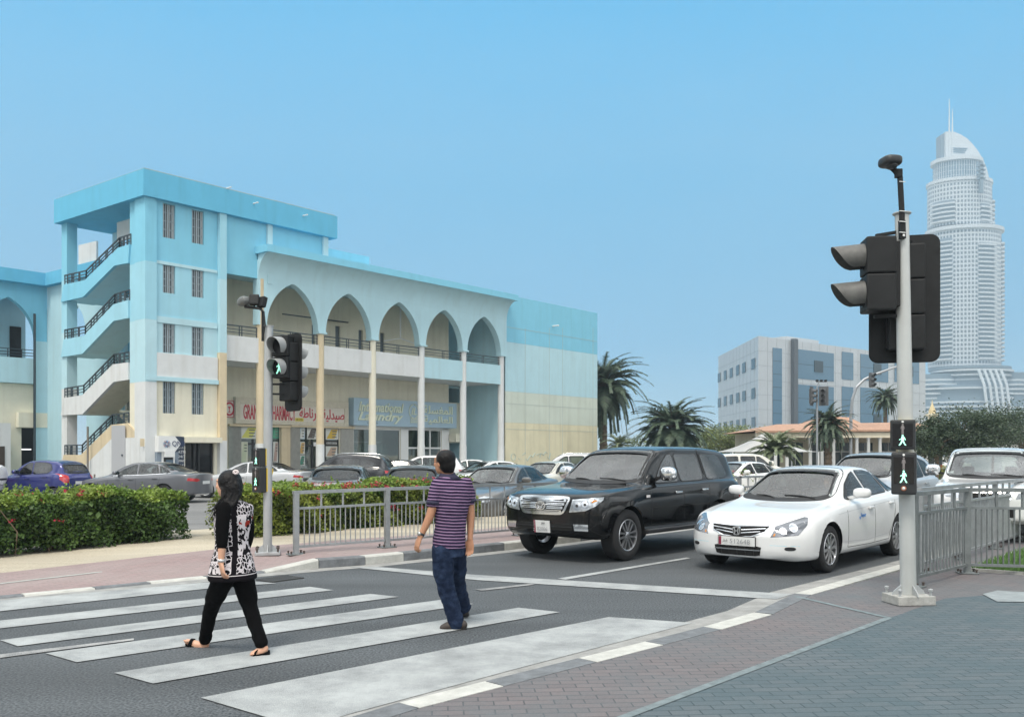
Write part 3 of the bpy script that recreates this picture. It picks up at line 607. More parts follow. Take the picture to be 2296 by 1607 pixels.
# ---- arcade: seven round columns with arches, balcony, shops
cs = [bs(u) for u in (586, 720.6, 837.8, 947, 1041, 1125.7)]; ZS, ZP = 8.0, 10.3; bay = (cs[-1]-cs[0])/5
z_pb, z_pt = 6.18, 7.41
for i, s_ in enumerate(cs):
    c = B(s_, .1, 0); b = MB(); b.lathe([(.235,0),(.235,.12),(.225,.14),(.225,2.18)], 20, c=c); b.build('column_base', m_white, bld, 30)
    b = MB(); b.lathe([(.205,2.18),(.205,ZS if i else zu)], 20, c=c); b.build('column', m_creamy if i < 2 else (m_cream if i < 3 else m_white), bld, 30)
    if i: b = BB(); b.sb(s_-.26, s_+.26, -.16, .36, ZS, ZS+.09); b.build('capital', m_pale, bld)
hw = .24; aw = bay/2-hw; R_ = (aw*aw+(ZP-ZS)**2)/(2*aw)
def arch_pts(c, n=12):
    out = []
    for k in range(n+1):                      # left arc from spring to peak
        z = (ZP-ZS)*math.sin(math.pi/2*k/n); x = -aw+R_-math.sqrt(max(0, R_*R_-z*z)); out.append((c+min(x, 0), ZS+.09+z*(ZP-ZS-.0)/(ZP-ZS)))
    return out+[(2*c-x, z) for x, z in out[-2::-1]]
pts = [(cs[0]-hw, ZS+.09)]
for i in range(5): pts += arch_pts((cs[i]+cs[i+1])/2)
pts += [(cs[-1]+.35, ZS+.09), (cs[-1]+.35, 11.3), (cs[0]-hw, 11.3)]
cl = []
for p in pts:
    if not cl or (Vector(p)-Vector(cl[-1])).length > 1e-3: cl.append(p)
b = BB(); b.holed(cl, [], FR, -.08, .34); b.build('arch_wall', m_pale, bld)
# flared cove under the roof edge
fd = .85; ztop = bz(1162, 662, -fd-.08); zfb = bz(1162, 674.4, -fd-.08); sl, sr = cs[0]-hw, cs[-1]+.35
b = BB(); n_ = 10; prof = []
for k in range(n_+1):
    a_ = math.pi/2*k/n_; prof.append((-.085-fd*(1-math.cos(a_)), 10.35+(zfb-10.35)*math.sin(a_)))
vs = [B(sl, t_, z_) for t_, z_ in prof]+[B(sr, t_, z_) for t_, z_ in prof]; m0 = len(prof)
bk = [B(sl, -.083, 10.35), B(sr, -.083, 10.35), B(sl, -.083, zfb), B(sr, -.083, zfb)]
b.add(vs+bk, [(k, k+1, k+1+m0, k+m0) for k in range(m0-1)]+[tuple([2*m0+2]+list(range(m0-1, -1, -1))), tuple([2*m0+3]+list(range(2*m0-1, m0-1, -1)))]); b.build('cove', m_pale, bld, 40)
b = BB(); b.sb(sl-.12, sr+.1, -fd-.12, 6.0, zfb, ztop); b.build('roof_fascia', m_blue, bld)
b = BB(); b.sb(bs(733,2.2), bs(828,2.2), 2.2, 3.4, ztop, bz(780,566,2.2)); b.build('roof_parapet', m_blue, bld)
# balcony
b = BB(); b.sb(s_q, cs[-1]+.3, .34, 5.5, 6.2, 6.4); b.build('balcony_floor', m_white, bld); b = BB(); b.sb(s_q, cs[-1]+.3, .36, 6.0, 10.75, 10.95); b.build('soffit', m_pale, bld)
segs = [(s_q, cs[0]-.2)]+[(cs[i]+.2, cs[i+1]-.2) for i in range(5)]
for i, (a_, c_) in enumerate(segs):
    b = BB(); b.sb(a_-.1, c_+.1, -.02, .14, z_pb, z_pt); b.build('balcony_parapet', m_white if i < 4 else m_pale, bld)
    b = BB()
    for h in (.17, .32, .5): p, q = B(a_, .06, z_pt+h), B(c_, .06, z_pt+h); b.bar(p, q, .03 if h < .4 else .05)
    n_ = 2
    for k in range(n_+1):
        x = a_+(c_-a_)*k/n_
        for dx in ((-.07, .07) if 0 < k < n_ else ((.03,) if k == 0 else (-.03,))): b.bar(B(x+dx, .06, z_pt), B(x+dx, .06, z_pt+.5), .04)
    b.build('balcony_railing', m_rail, bld)
TB = 2.8; bsb = lambda u: bs(u, TB); zb_ = lambda u, v: bz(u, v, TB)
bend = bsb(1006)
holes = []; drs = []
for u0, u1, vt in ((699,706.5,727),(752,763,730),(804,813.6,739),(852.6,862.4,745.5)): drs.append((bsb(u0), bsb(u1), 6.42, zb_(u0, vt)))
b = BB(); b.holed(rect(s_q-1.5, bend, 6.42, 10.74), [rect(*d) for d in drs], FR, TB, TB+.2); b.build('wall', m_cream, bld)
for d_ in drs: b = BB(); b.sb(d_[0], d_[1], TB+.12, TB+.16, d_[2], d_[3]); b.build('door', mat('balcony_door', (0.10,0.13,0.15), 0.5), bld)
b = BB(); b.sb(bend-.02, bend+.18, TB+.2, 8, 0, 10.74); b.sb(bend+.2, cs[-1]+.3, 7.2, 7.4, 0, 10.74); b.sb(cs[-1]+.1, cs[-1]+.3, .36, 7.2, 0, 10.74); b.build('wall', m_pale, bld)
b = MB(); b.bar(P(634,704,47.5), P(780,723,52), .1, .06); b.build('cable_tray', m_rail, bld)
b = MB(); q = B(bs(898,1.6), 1.6, 0); zt_ = 10.7; b.tube([(q.x,q.y,zt_),(q.x,q.y,8.6)], .05, 6); b.tube([(q.x-.9,q.y-.7,8.35),(q.x,q.y,8.6),(q.x+1.0,q.y+.9,8.3)], .035, 6); b.build('pipe', m_white, bld)
for u, v, t_ in ((513,631,1.2),(1000,711,1.6)): q = B(bs(u, t_), t_, 10.68); b = MB(); b.bar(q-E1*.5, q+E1*.5, .14, .07); b.build('ceiling_light', m_trim, bld)
# shop walls at the back of the arcade
shop = [rect(bsb(538.7), bsb(627), .35, zb_(538.7, 954)), rect(bsb(671), bsb(760), .1, zb_(671, 957)), rect(bsb(793), bsb(897.7), .35, zb_(793, 959)), rect(bsb(915), bsb(990), .1, zb_(915, 961))]
b = BB(); b.holed(rect(s_q-1.5, bend, 0, 6.19), shop, FR, TB, TB+.2); b.build('wall', m_cream, bld)
b = BB(); b.sb(s_q-1.5, bend, 6.0, 6.15, 0, 6.19); b.sb(s_q-1.5, bend, TB+.2, 6.0, 0.02, .08); b.build('shop_interior', mat('shop_wall', (0.35,0.34,0.30), 0.8), bld)
b = BB(); b.sb(bsb(898), bsb(915), TB-.03, TB-.003, .05, zb_(900,958)); b.sb(bsb(990), bend+.02, TB-.03, TB-.003, .05, zb_(990,958)); b.sb(bsb(791), bsb(1007), TB-.03, TB-.003, zb_(793,958.5), zb_(793,953)); b.build('shop_frame', m_trim, bld)
for i, h in enumerate(shop):
    (x0, z0), _, (x1, z1), _ = h
    b = BB(); b.sb(x0, x1, TB+.09, TB+.10, z0, z1); w = b.build('shop_window', m_shopglass, bld); fm = m_black if i < 2 else m_trim
    g = BB(); nm = (3, 3, 1, 3)[i]
    for k in range(nm+1): x = x0+(x1-x0)*k/nm; g.sb(max(x0, x-.045), min(x1, x+.045), TB+.04, TB+.085, z0, z1)
    g.sb(x0, x1, TB+.035, TB+.08, z1-.08, z1)
    if i != 2: zt2 = z0+(z1-z0)*(.66 if i < 2 else .62); g.sb(x0, x1, TB+.035, TB+.08, zt2-.05, zt2+.05)
    g.build('frame', fm, w)
# folded accordion shutters
for u0, u1 in ((511.5,538),(649,670),(762,790)):
    b = BB(); x0, x1 = bsb(u0), bsb(u1); n_ = 11
    for k in range(n_): x = x0+(x1-x0)*k/n_; w_ = (x1-x0)/n_; b.add([B(x, TB-.05, .1), B(x+w_*.5, TB-.16, .1), B(x+w_, TB-.05, .1), B(x, TB-.05, zb_(u0,955)), B(x+w_*.5, TB-.16, zb_(u0,955)), B(x+w_, TB-.05, zb_(u0,955))], [(0,1,4,3),(1,2,5,4),(0,2,1),(3,4,5),(0,3,5,2)])
    b.build('folding_shutter', mat('shutter_white', (0.58,0.58,0.55), 0.5, 0.2, var=0.12, scale=5), bld)
b = BB(); b.sb(bsb(510), bsb(648), TB-.2, TB-.004, zb_(511,955), zb_(511,950)); b.sb(bsb(649), bsb(791), TB-.2, TB-.004, zb_(649,957), zb_(649,953)); b.sb(bsb(628), bsb(648), TB-.12, TB-.004, 0, zb_(628,957)); b.build('shutter_box', m_creamy, bld)
# posters inside the pharmacy windows
def poster(u0, u1, v0, v1, c1, c2, name='poster'):
    b = BB(); b.mi = 0; x0, x1 = bsb(u0), bsb(u1); za, zb = zb_(u0, v1), zb_(u0, v0); b.sb(x0, x1, TB+.02, TB+.03, za, zb)
    b.mi = 1; b.holed([(x0+.05*(x1-x0), za+.05), (x0+.7*(x1-x0), za+.05), (x0+.95*(x1-x0), zb-.05), (x0+.45*(x1-x0), zb-.05)], [], FR, TB+.012, TB+.018)
    b.mi = 2
    for k in range(3): b.sb(x0+.5*(x1-x0), x0+.85*(x1-x0), TB+.006, TB+.010, zb-.2-.16*k, zb-.14-.16*k)
    o = b.build(name, [mat('pst_%.2f%.2f%.2f' % c1, c1, 0.4), mat('pst_%.2f%.2f%.2f' % c2, c2, 0.4), mat('pst_ink', (0.16,0.17,0.16), 0.5)]); return o
W_, Y_, G_, K_ = (0.62,0.64,0.60), (0.62,0.62,0.14), (0.05,0.24,0.16), (0.10,0.08,0.07)
for i, (u0, u1, v0, v1, c1, c2, lb) in enumerate(((540,577,956,983,W_,Y_,'white and yellow poster in the left pharmacy window top'), (540,556,990,1038,(0.6,0.62,0.5),(0.5,0.56,0.4),'tall cream poster with a jar low in the left pharmacy window'), (611,625,956,983,G_,(0.1,0.35,0.22),'green poster at the right top of the left pharmacy window'),
        (613,624,990,1036,W_,(0.42,0.3,0.26),'white poster low at the right of the left pharmacy window'), (671,684,958,984,(0.5,0.6,0.66),W_,'pale blue poster top left in the right pharmacy window'), (689,711,958,984,W_,K_,'poster of a dark figure in the right pharmacy window'),
        (671,684,990,1018,W_,(0.55,0.35,0.1),'orange and white poster low left in the right pharmacy window'), (671,684,1020,1044,W_,G_,'green and white poster at the foot of the right pharmacy window'), (731,759,960,985,W_,(0.62,0.42,0.05),'white poster with a yellow foot right of the pharmacy column'), (731,757,1000,1024,W_,(0.5,0.35,0.25),'white hand poster right of the pharmacy column'))):
    tag(poster(u0, u1, v0, v1, c1, c2), lb, 'poster', 'posters in the pharmacy windows')
b = BB(); b.mi = 0; b.sb(bsb(731), bsb(757), TB+.02, TB+.03, zb_(731,999), zb_(731,987)); b.mi = 1
put_text(b, 'ACTIVATED CHARCOAL', lambda a, c, d: FR(a, c, TB+.02-d), w=(bsb(757)-bsb(731))*.9, h=.12, ctr=((bsb(731)+bsb(757))/2, zb_(731,993)), thick=.01)
b.build('poster', [mat('pst_black', (0.03,0.025,0.02), 0.4), m_trim], label='black banner poster reading activated charcoal in the pharmacy window', cat='poster', group='posters in the pharmacy windows')
b = BB(); b.sb(bsb(703), bsb(709), TB-.0, TB+.012, zb_(703,1000), zb_(703,991)); b.build('notice', m_trim, label='small white paper notice on the dark pharmacy door', cat='notice')
# clothes on a rail in the laundry window
random.seed(9); r = thing('clothes_rail', B(bsb(793), TB+.6, 0), 'rail of pale green garments hanging behind the laundry window', 'clothes rail')
b = BB(); b.sb(bsb(793), bsb(866), TB+.5, TB+.56, 2.35, 2.42); b.build('rail', m_trim, r)
x = bsb(794)
while x < bsb(880):
    w_ = random.uniform(.10, .2); b = BB(); zz = random.uniform(.35, .8); n_ = 3; c_ = random.choice(((0.30,0.45,0.38),(0.40,0.52,0.46),(0.45,0.52,0.42),(0.28,0.42,0.40)))
    b.add([B(x, TB+.42, zz), B(x+w_*.5, TB+.32, zz), B(x+w_, TB+.42, zz), B(x+w_*.5, TB+.5, zz), B(x+.02, TB+.46, 2.2), B(x+w_*.5, TB+.4, 2.25), B(x+w_-.02, TB+.46, 2.2), B(x+w_*.5, TB+.5, 2.25)], [(0,1,5,4),(1,2,6,5),(2,3,7,6),(3,0,4,7),(3,2,1,0),(4,5,6,7)])
    b.build('garment', mat('cloth_%.2f%.2f' % c_[:2], c_, 0.9), r); x += w_*1.05
# recess right of the laundry: dark loft opening, sign wall, white lattice door
tR = 3.6
b = BB(); x0, x1 = bend+.2, cs[-1]+.1; zz = [bz(1060, v, tR) for v in (1020, 993, 990, 905, 874)]
b.holed(rect(x0, x1, bz(1060, 993, tR), bz(1060, 905, tR)), [], FR, tR, tR+.15); b.build('wall', m_cream, bld)
b = BB(); b.sb(x0, x1, tR, tR+.15, bz(1060,874,tR), 6.19); b.build('wall', m_pale, bld)
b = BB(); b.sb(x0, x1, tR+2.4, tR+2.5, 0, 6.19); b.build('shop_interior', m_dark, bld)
b = BB(); xa, xb, za = bs(1084,tR), bs(1112,tR), bz(1090,994,tR); b.holed(rect(xa, xb, 0.1, za), [rect(xa+(xb-xa)*(.1+.42*i), xa+(xb-xa)*(.48+.42*i), .25+(za-.2)*k/4, .2+(za-.3)*(k+1)/4) for i in (0, 1) for k in range(4)], FR, tR+.3, tR+.36); b.build('lattice_door', m_trim, bld)
b = BB(); b.sb(bs(1006,2.7)+.05, bs(1020,2.7), 2.1, 2.7, bz(1010,990,2.4), bz(1010,972,2.4)); a_ = b.build('air_conditioner', m_cream, label='cream air conditioner box beside the laundry front', cat='air conditioner')
# ---- plain end wall with fine panel grooves, blue wash put into the colour in courses
s0, s1 = cs[-1]+.35, bs(1340); zt = bz(1340, 702); zc1, zc2 = bz(1340, 955), bz(1340, 795); zcm = bz(1340, 893)
for z0, z1, m in ((0, zc1, mat('plaster_cream_end', (0.70,0.65,0.46), 0.85, var=0.08, scale=0.8, streak=0.3)), (zc1, zcm, mat('plaster_mid', (0.58,0.64,0.56), 0.8, var=0.06, scale=0.8, streak=0.2)), (zcm, zc2, m_pale), (zc2, zt, m_blue)):
    b = BB(); b.sb(s0, s1, .02, 12, z0+.004, z1-.004); b.build('end_wall', m, bld)
b = BB(); b.sb(s0, s1-.01, .03, 11.9, .01, zt-.02); b.build('end_wall_core', m_conc, bld)
b = BB()
for u in (1178, 1232, 1262, 1330): x = bs(u); b.sb(x-.012, x+.012, .012, .0195, .3, bz(u, 735))
for vL, vR in ((735,758),(905,925),(962,975)): za = bz(1150, vL); b.sb(s0+.05, s1-.05, .010, .0195, za-.012, za+.012)
b.build('panel_groove', mat('groove', (0.42,0.48,0.46), 0.9), bld)
b = BB(); q = B(bs(1240), .02, bz(1240, 731)); b.tube([q, q-B2*.5], .05, 8); b.build('spout', m_trim, bld)
b = BB(); b.mi = 0; m_gr = mat('graffiti_blue', (0.36,0.55,0.62), 0.8); c_ = (bs(1151), bz(1151, 1024))
pp = [B(c_[0]+.22*math.cos(a_), .012, c_[1]+.22*math.sin(a_)) for a_ in [6.28*k/14 for k in range(14)]]
for k in range(14): b.bar(pp[k], pp[(k+1) % 14], .03, .008)
random.seed(4); x = bs(1162)
while x < bs(1232):
    zc = bz(1195, 1024); y0 = zc+random.uniform(-.15, .15); q = B(x, .012, y0); n_ = B(x+random.uniform(.1, .35), .012, y0+random.uniform(-.3, .3)); b.bar(q, n_, .035, .008); r_ = B(x+random.uniform(.3, .5), .012, y0+random.uniform(-.1, .3)); b.bar(n_, r_, .035, .008); x += random.uniform(.3, .6)
b.build('graffiti', m_gr, bld)
# ---- signs (each a thing of its own)
def sign_fn(t): return lambda a, c, d: B(a, t-d, c)
b = BB(); x0, x1 = bsb(522.6), bsb(776); z0, z1 = zb_(523, 949), zb_(523, 889.7)
sg = thing('shop_sign', B((x0+x1)/2, TB, z0), 'cream pharmacy sign board with red English and Arabic letters', 'sign')
b.sb(x0, x1, TB-.18, TB-.004, z0, z1); b.build('board', mat('sign_cream', (0.66,0.62,0.54), 0.6, var=0.06), sg)
b = BB(); b.holed(rect(x0, x1, z0, z1), [rect(x0+.28, x1-.28, z0+.2, z1-.33)], FR, TB-.22, TB-.183); b.build('frame', mat('sign_frame', (0.60,0.56,0.45), 0.7, var=0.15, scale=12, bump=0.5, bscale=20), sg)
m_red = mat('sign_red', (0.50,0.05,0.07), 0.5); f_ = sign_fn(TB-.184); zc = (z0+.2+z1-.33)/2
b = MB(); put_text(b, 'GRANADA PHARMACY', f_, w=(x1-x0)*.44, h=.78, ctr=(x0+(x1-x0)*.285, zc), thick=.02, off=.012); b.build('lettering', m_red, sg); b = MB()
put_text(b, '\u0629\ufec3\ufe8e\ufee7\u0631\ufecf', f_, w=(x1-x0)*.19, h=.72, ctr=(x0+(x1-x0)*.63, zc), thick=.02, off=.012) if False else put_text(b, '\ufe94\ufec3\ufe8e\ufee7\u0631\ufecf', f_, w=(x1-x0)*.19, h=.75, ctr=(x0+(x1-x0)*.635, zc), thick=.02, off=.012)
put_text(b, '\ufe94\ufef4\ufedf\ufeaa\ufef4\ufebb', f_, w=(x1-x0)*.21, h=.72, ctr=(x0+(x1-x0)*.855, zc-.03), thick=.02, off=.012); b.build('lettering', m_red, sg)
b = BB(); xx = bsb(657); b.mi = 0; b.sb(xx, xx+.55, TB-.192, TB-.186, z0+.22, z0+.40); b.mi = 1; put_text(b, 'LR 325', sign_fn(TB-.192), w=.42, h=.11, ctr=(xx+.27, z0+.31), thick=.006); b.build('licence_tag', [mat('tag_yellow', (0.66,0.55,0.05), 0.5), m_black], sg)
# round emblem sign
x0, x1 = bsb(502), bsb(522); z0, z1 = zb_(502, 935), zb_(502, 897.4); sg = thing('shop_sign', B((x0+x1)/2, TB, z0), 'small square white sign with a round red emblem left of the pharmacy board', 'sign')
b = BB(); b.sb(x0, x1, TB-.08, TB-.004, z0, z1); b.build('board', mat('sign_white', (0.68,0.66,0.60), 0.6), sg); b = BB(); c_ = ((x0+x1)/2, (z0+z1)/2)
b.holed([(c_[0]+.30*math.cos(6.283*k/28), c_[1]+.36*math.sin(6.283*k/28)) for k in range(28)], [[(c_[0]+.21*math.cos(6.283*k/28), c_[1]+.26*math.sin(6.283*k/28)) for k in range(28)]], FR, TB-.09, TB-.083)
b.sb(c_[0]-.02, c_[0]+.02, TB-.09, TB-.083, c_[1]-.15, c_[1]+.02); b.holed([(c_[0]-.09, c_[1]+.12), (c_[0]+.09, c_[1]+.12), (c_[0]+.03, c_[1]+.02), (c_[0]-.03, c_[1]+.02)], [], FR, TB-.09, TB-.083); b.sb(c_[0]-.07, c_[0]+.07, TB-.09, TB-.083, c_[1]-.18, c_[1]-.15)
b.holed(rect(x0, x1, z0, z1), [rect(x0+.03, x1-.03, z0+.03, z1-.03)], FR, TB-.09, TB-.083); b.build('emblem', m_red, sg)
# laundry sign
x0, x1 = bsb(781.4), bsb(1012); z0, z1 = zb_(782, 953), zb_(782, 891.7); tS = TB-.45; sg = thing('shop_sign', B((x0+x1)/2, TB, z0), 'blue-grey laundry sign board with raised cream letters and a wreath', 'sign')
b = BB(); b.mi = 0; b.sb(x0, x1, tS, TB-.004, z0, z1); b.build('board', mat('sign_bluegrey', (0.36,0.50,0.60), 0.45, var=0.03), sg)
m_ivory = mat('letter_ivory', (0.66,0.72,0.58), 0.5); f_ = sign_fn(tS-.002); W = x1-x0; H = z1-z0; th = .07
b = MB(); put_text(b, 'International', f_, w=W*.41, h=H*.36, ctr=(x0+W*.245, z0+H*.69), shear=.25, thick=th, off=.015); put_text(b, 'Laundry', f_, w=W*.41, h=H*.42, ctr=(x0+W*.24, z0+H*.30), shear=.3, thick=th, off=.02)
put_text(b, '\ufe94\ufee0\ufeb4\ufed0\ufee4\ufedf\u0627', f_, w=W*.30, h=H*.34, ctr=(x0+W*.80, z0+H*.70), thick=th, off=.01); put_text(b, '\ufe94\ufef4\ufee4\ufedf\ufe8e\ufecc\ufedf\u0627', f_, w=W*.30, h=H*.34, ctr=(x0+W*.80, z0+H*.29), thick=th, off=.01); b.build('lettering', m_ivory, sg)
b = MB(); cx_, cz_ = x0+W*.553, z0+H*.60
for k in range(22):
    a_ = math.radians(-80+k*16.4+180) if k < 11 else math.radians(-100-(k-11)*16.4+180+0)
    a_ = math.radians(105+k*15) if k < 11 else math.radians(75-(k-11)*15)
    q = f_(cx_+.36*math.cos(a_), cz_+.40*math.sin(a_), .03); w_ = f_(cx_+.36*math.cos(a_)+.08*math.cos(a_+.8), cz_+.40*math.sin(a_)+.08*math.sin(a_+.8), .03); b.bar(q, w_, .05, .05)
put_text(b, 'IL', f_, h=.42, ctr=(cx_, cz_), shear=.25, thick=.05, off=.01)
for k in range(3):
    for j in range(6): a0, a1 = -.3+.6*j/6, -.3+.6*(j+1)/6; b.bar(f_(cx_+a0, cz_-.46-.11*k+.12*(.09-a0*a0), .03), f_(cx_+a1, cz_-.46-.11*k+.12*(.09-a1*a1), .03), .05, .05)
b.build('emblem', m_ivory, sg)
b = MB(); put_text(b, 'Tel. 4681172', f_, w=W*.10, h=.09, ctr=(x0+W*.165, z0+.14), thick=.004); b.build('small_print', m_black, sg)
# recess sign
x0, x1 = bend+.25, cs[-1]+.05; z0, z1 = bz(1060, 991.5, tR-.1), bz(1060, 973, tR-.1); sg = thing('shop_sign', B((x0+x1)/2, tR, z0), 'cream sign strip with dark Arabic lettering above the lattice door', 'sign')
b = BB(); b.sb(x0, x1, tR-.1, tR-.004, z0, z1); b.build('board', mat('sign_strip', (0.60,0.58,0.52), 0.6), sg)
b = MB(); put_text(b, '\u0631\ufe8e\ufe97\u0648\ufef7\u0627 \u062a\ufefc\ufef4\ufea0\ufeb4\ufe97', sign_fn(tR-.102), w=(x1-x0)*.86, h=(z1-z0)*.7, ctr=((x0+x1)/2+.2, (z0+z1)/2), thick=.02, off=.01); b.build('lettering', mat('sign_maroon', (0.06,0.03,0.04), 0.5), sg)
# cash machine
x0, x1 = bs(344), bs(392); x2 = bs(405); z1 = bz(344, 977); at = thing('cash_machine', B((x0+x1)/2, 0, 0), 'grey bank cash machine with a white header panel in the tower wall', 'cash machine')
m_atm = mat('atm_grey', (0.22,0.27,0.33), 0.4); b = BB(); b.sb(x0, x1, -.30, -.02, 0, z1-.72); b.build('cabinet', m_atm, at)
b = BB(); b.holed([(x0, z1-.72), (x1-.25, z1-.72), (x1+.05, z1-.36), (x1-.25, z1), (x0, z1)], [], FR, -.42, -.303+.28); b.build('header', m_trim, at)
b = BB(); b.holed([(x1-.25, z1), (x2, z1-.02), (x2, 0.0), (x1, 0.0), (x1, z1-.72), (x1-.25, z1-.72), (x1+.05, z1-.36)][::-1], [], FR, -.28, -.03); b.build('side_panel', mat('atm_navy', (0.02,0.035,0.07), 0.5), at)
b = MB(); put_text(b, 'QNB', sign_fn(-.424), w=.62, h=.28, ctr=(x0+.95, z1-.36), thick=.01); b.build('lettering', mat('atm_ink', (0.02,0.04,0.12), 0.5), at)
b = MB()
for k in range(12): a_ = 6.283*k/12; b.mi = k % 3; q = sign_fn(-.424)(x0+.38+.055*math.cos(a_), z1-.36+.055*math.sin(a_), .006); w_ = sign_fn(-.424)(x0+.38+.17*math.cos(a_+.25), z1-.36+.17*math.sin(a_+.25), .006); b.bar(q, w_, .05, .012)
b.build('emblem', [mat('emb_navy', (0.02,0.05,0.2), 0.5), mat('emb_plum', (0.25,0.02,0.08), 0.5), mat('emb_sky', (0.05,0.25,0.5), 0.5)], at)
xm, xn = x0+.28, x1-.28; b = BB(); b.holed(rect(xm-.08, xn+.08, .55, 1.95), [rect(xm, xn, .62, 1.88)], FR, -.34, -.303); b.build('surround', m_trim, at)
b = BB(); b.sb(xm, xn, -.315, -.304, .62, 1.5); b.build('recess_panel', m_black, at); b = BB(); b.sb(xm, xn, -.46, -.345, 1.52, 1.84); b.build('hood', m_trim, at)
b = BB(); b.sb(xm+.12, xm+.62, -.33, -.316, 1.05, 1.4); b.build('screen', mat('atm_screen', (0.12,0.18,0.24), 0.15), at); b = BB(); b.sb(xm+.3, xn-.15, -.42, -.316, .85, .95); b.build('keypad', mat('atm_steel', (0.45,0.46,0.48), 0.3, 0.7), at)
b = MB()
for k, (tx, hh) in enumerate((('\u0635\u0631\u0627\u0641', .1), ('ATM', .14), ('24/7', .12), ('SMART', .11), ('EASY', .08))): put_text(b, tx, sign_fn(-.283), w=.36, h=hh, ctr=((x1+x2)/2+.02, 1.95-.2*k), thick=.006)
b.build('side_lettering', m_trim, at)
# electric box and camera by the machine
b = BB(); b.sb(bs(362)-1.0, bs(362)-.8, -.06, -.004, 2.0, 2.35); b.build('switch_box', m_creamy, bld)
# ---- left wing: set back, same arches
TWG = 14.5; sc = 2.43; wz = CH+(HY-617)*B(sc, TWG, 0).y/F
wing = thing('wing_building', B(sc, TWG, 0), 'set-back plaster wing with pointed arches left of the stair tower', 'building')
wb = 3.45; cc = [sc-.3-wb*k for k in range(0, 5)]; cc0 = cc[0]
def warch(c, aw=1.45, n=12):
    R2 = (aw*aw+2.3**2)/(2*aw); out = []
    for k in range(n+1): z = 2.3*math.sin(math.pi/2*k/n); out.append((c+min(0, -aw+R2-math.sqrt(max(0, R2*R2-z*z))), 8.0+z))
    return out+[(2*c-x, z) for x, z in out[-2::-1]]
pts = [(sc, 8.0), (sc, wz-.7), (cc[-1]-.3, wz-.7), (cc[-1]-.3, 8.0)]
for k in range(3, -1, -1): pts += warch((cc[k]+cc[k+1])/2)
cl = []
for p in pts:
    if not cl or (Vector(p)-Vector(cl[-1])).length > 1e-3: cl.append(p)
b = BB(); b.holed(cl, [], FR, TWG, TWG+.35); b.build('arch_wall', m_blue, wing)
b = BB(); b.sb(cc[-1]-1, sc+.2, TWG-.55, TWG+6, wz-.7, wz); b.sb(sc-.35, sc+.6, 8.2, TWG-.56, wz-.7, wz); b.build('roof_fascia', m_fascia, wing)
for k, s_ in enumerate(cc): b = BB(); b.sb(s_-.3, s_+.3, TWG-.03, TWG+.3, 0, 8.0); b.build('pillar', m_pale, wing)
for k in range(4):
    b = BB(); b.sb(cc[k+1]+.28, cc[k]-.28, TWG, TWG+.15, 5.6, 7.0); b.build('balcony_parapet', m_pale, wing); b = BB(); a_, c_ = cc[k+1]+.28, cc[k]-.28
    for h in (.15, .3, .48): b.bar(B(a_, TWG+.07, 7.0+h), B(c_, TWG+.07, 7.0+h), .04)
    for q in range(5): x = a_+(c_-a_)*q/4; b.bar(B(x, TWG+.07, 7.0), B(x, TWG+.07, 7.5), .04)
    b.build('balcony_railing', m_rail, wing)
b = BB(); b.sb(cc[-1], sc, TWG+2.6, TWG+2.8, 5.8, 11); b.build('wall', m_pale, wing); b = BB(); b.sb(cc[-1], sc, TWG+.15, TWG+2.6, 5.6, 5.8); b.build('balcony_floor', m_pale, wing)
for u0, u1, v0 in ((22,47,731),(90,140,690)):
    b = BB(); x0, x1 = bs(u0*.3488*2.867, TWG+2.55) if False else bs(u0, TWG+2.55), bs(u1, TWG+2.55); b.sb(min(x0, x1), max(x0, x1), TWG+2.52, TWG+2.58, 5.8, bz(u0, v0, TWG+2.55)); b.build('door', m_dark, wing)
gz = bz(75, 959, TWG); b = BB(); h0, h1 = bs(54, TWG), bs(98, TWG)
b.holed(rect(cc[-1], sc-.02, 0, 5.58), [rect(h0, h1, .05, gz)], FR, TWG+.32, TWG+.5); b.build('wall', m_cream, wing); b = BB(); b.sb(h0-.3, h1+.2, TWG-.05, TWG+.3, gz+.02, gz+.85); b.build('lintel', m_cream, wing)
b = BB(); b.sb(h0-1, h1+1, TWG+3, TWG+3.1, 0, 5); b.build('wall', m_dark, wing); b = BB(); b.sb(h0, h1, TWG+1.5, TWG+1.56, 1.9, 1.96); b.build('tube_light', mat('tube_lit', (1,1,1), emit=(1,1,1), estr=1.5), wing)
b = BB(); b.sb(bs(-40,TWG-1.2), bs(24,TWG-1.2), TWG-1.2, TWG+.3, 0, bz(10, 948, TWG-1.2)); b.build('annex', m_white, wing); b = BB(); x0 = bs(-10, TWG-1.25); x1 = bs(11, TWG-1.25); b.sb(x0, x1, TWG-1.24, TWG-1.21, 0, bz(5,1000,TWG-1.2)); b.build('door', mat('wing_door', (0.06,0.045,0.035), 0.5), wing)
b = BB(); p = B(sc-.75, TWG-.2, 0); b.tube([p, p+Vector((0,0,9.5))], .07, 8); b.build('drain_pipe', m_rail, wing)
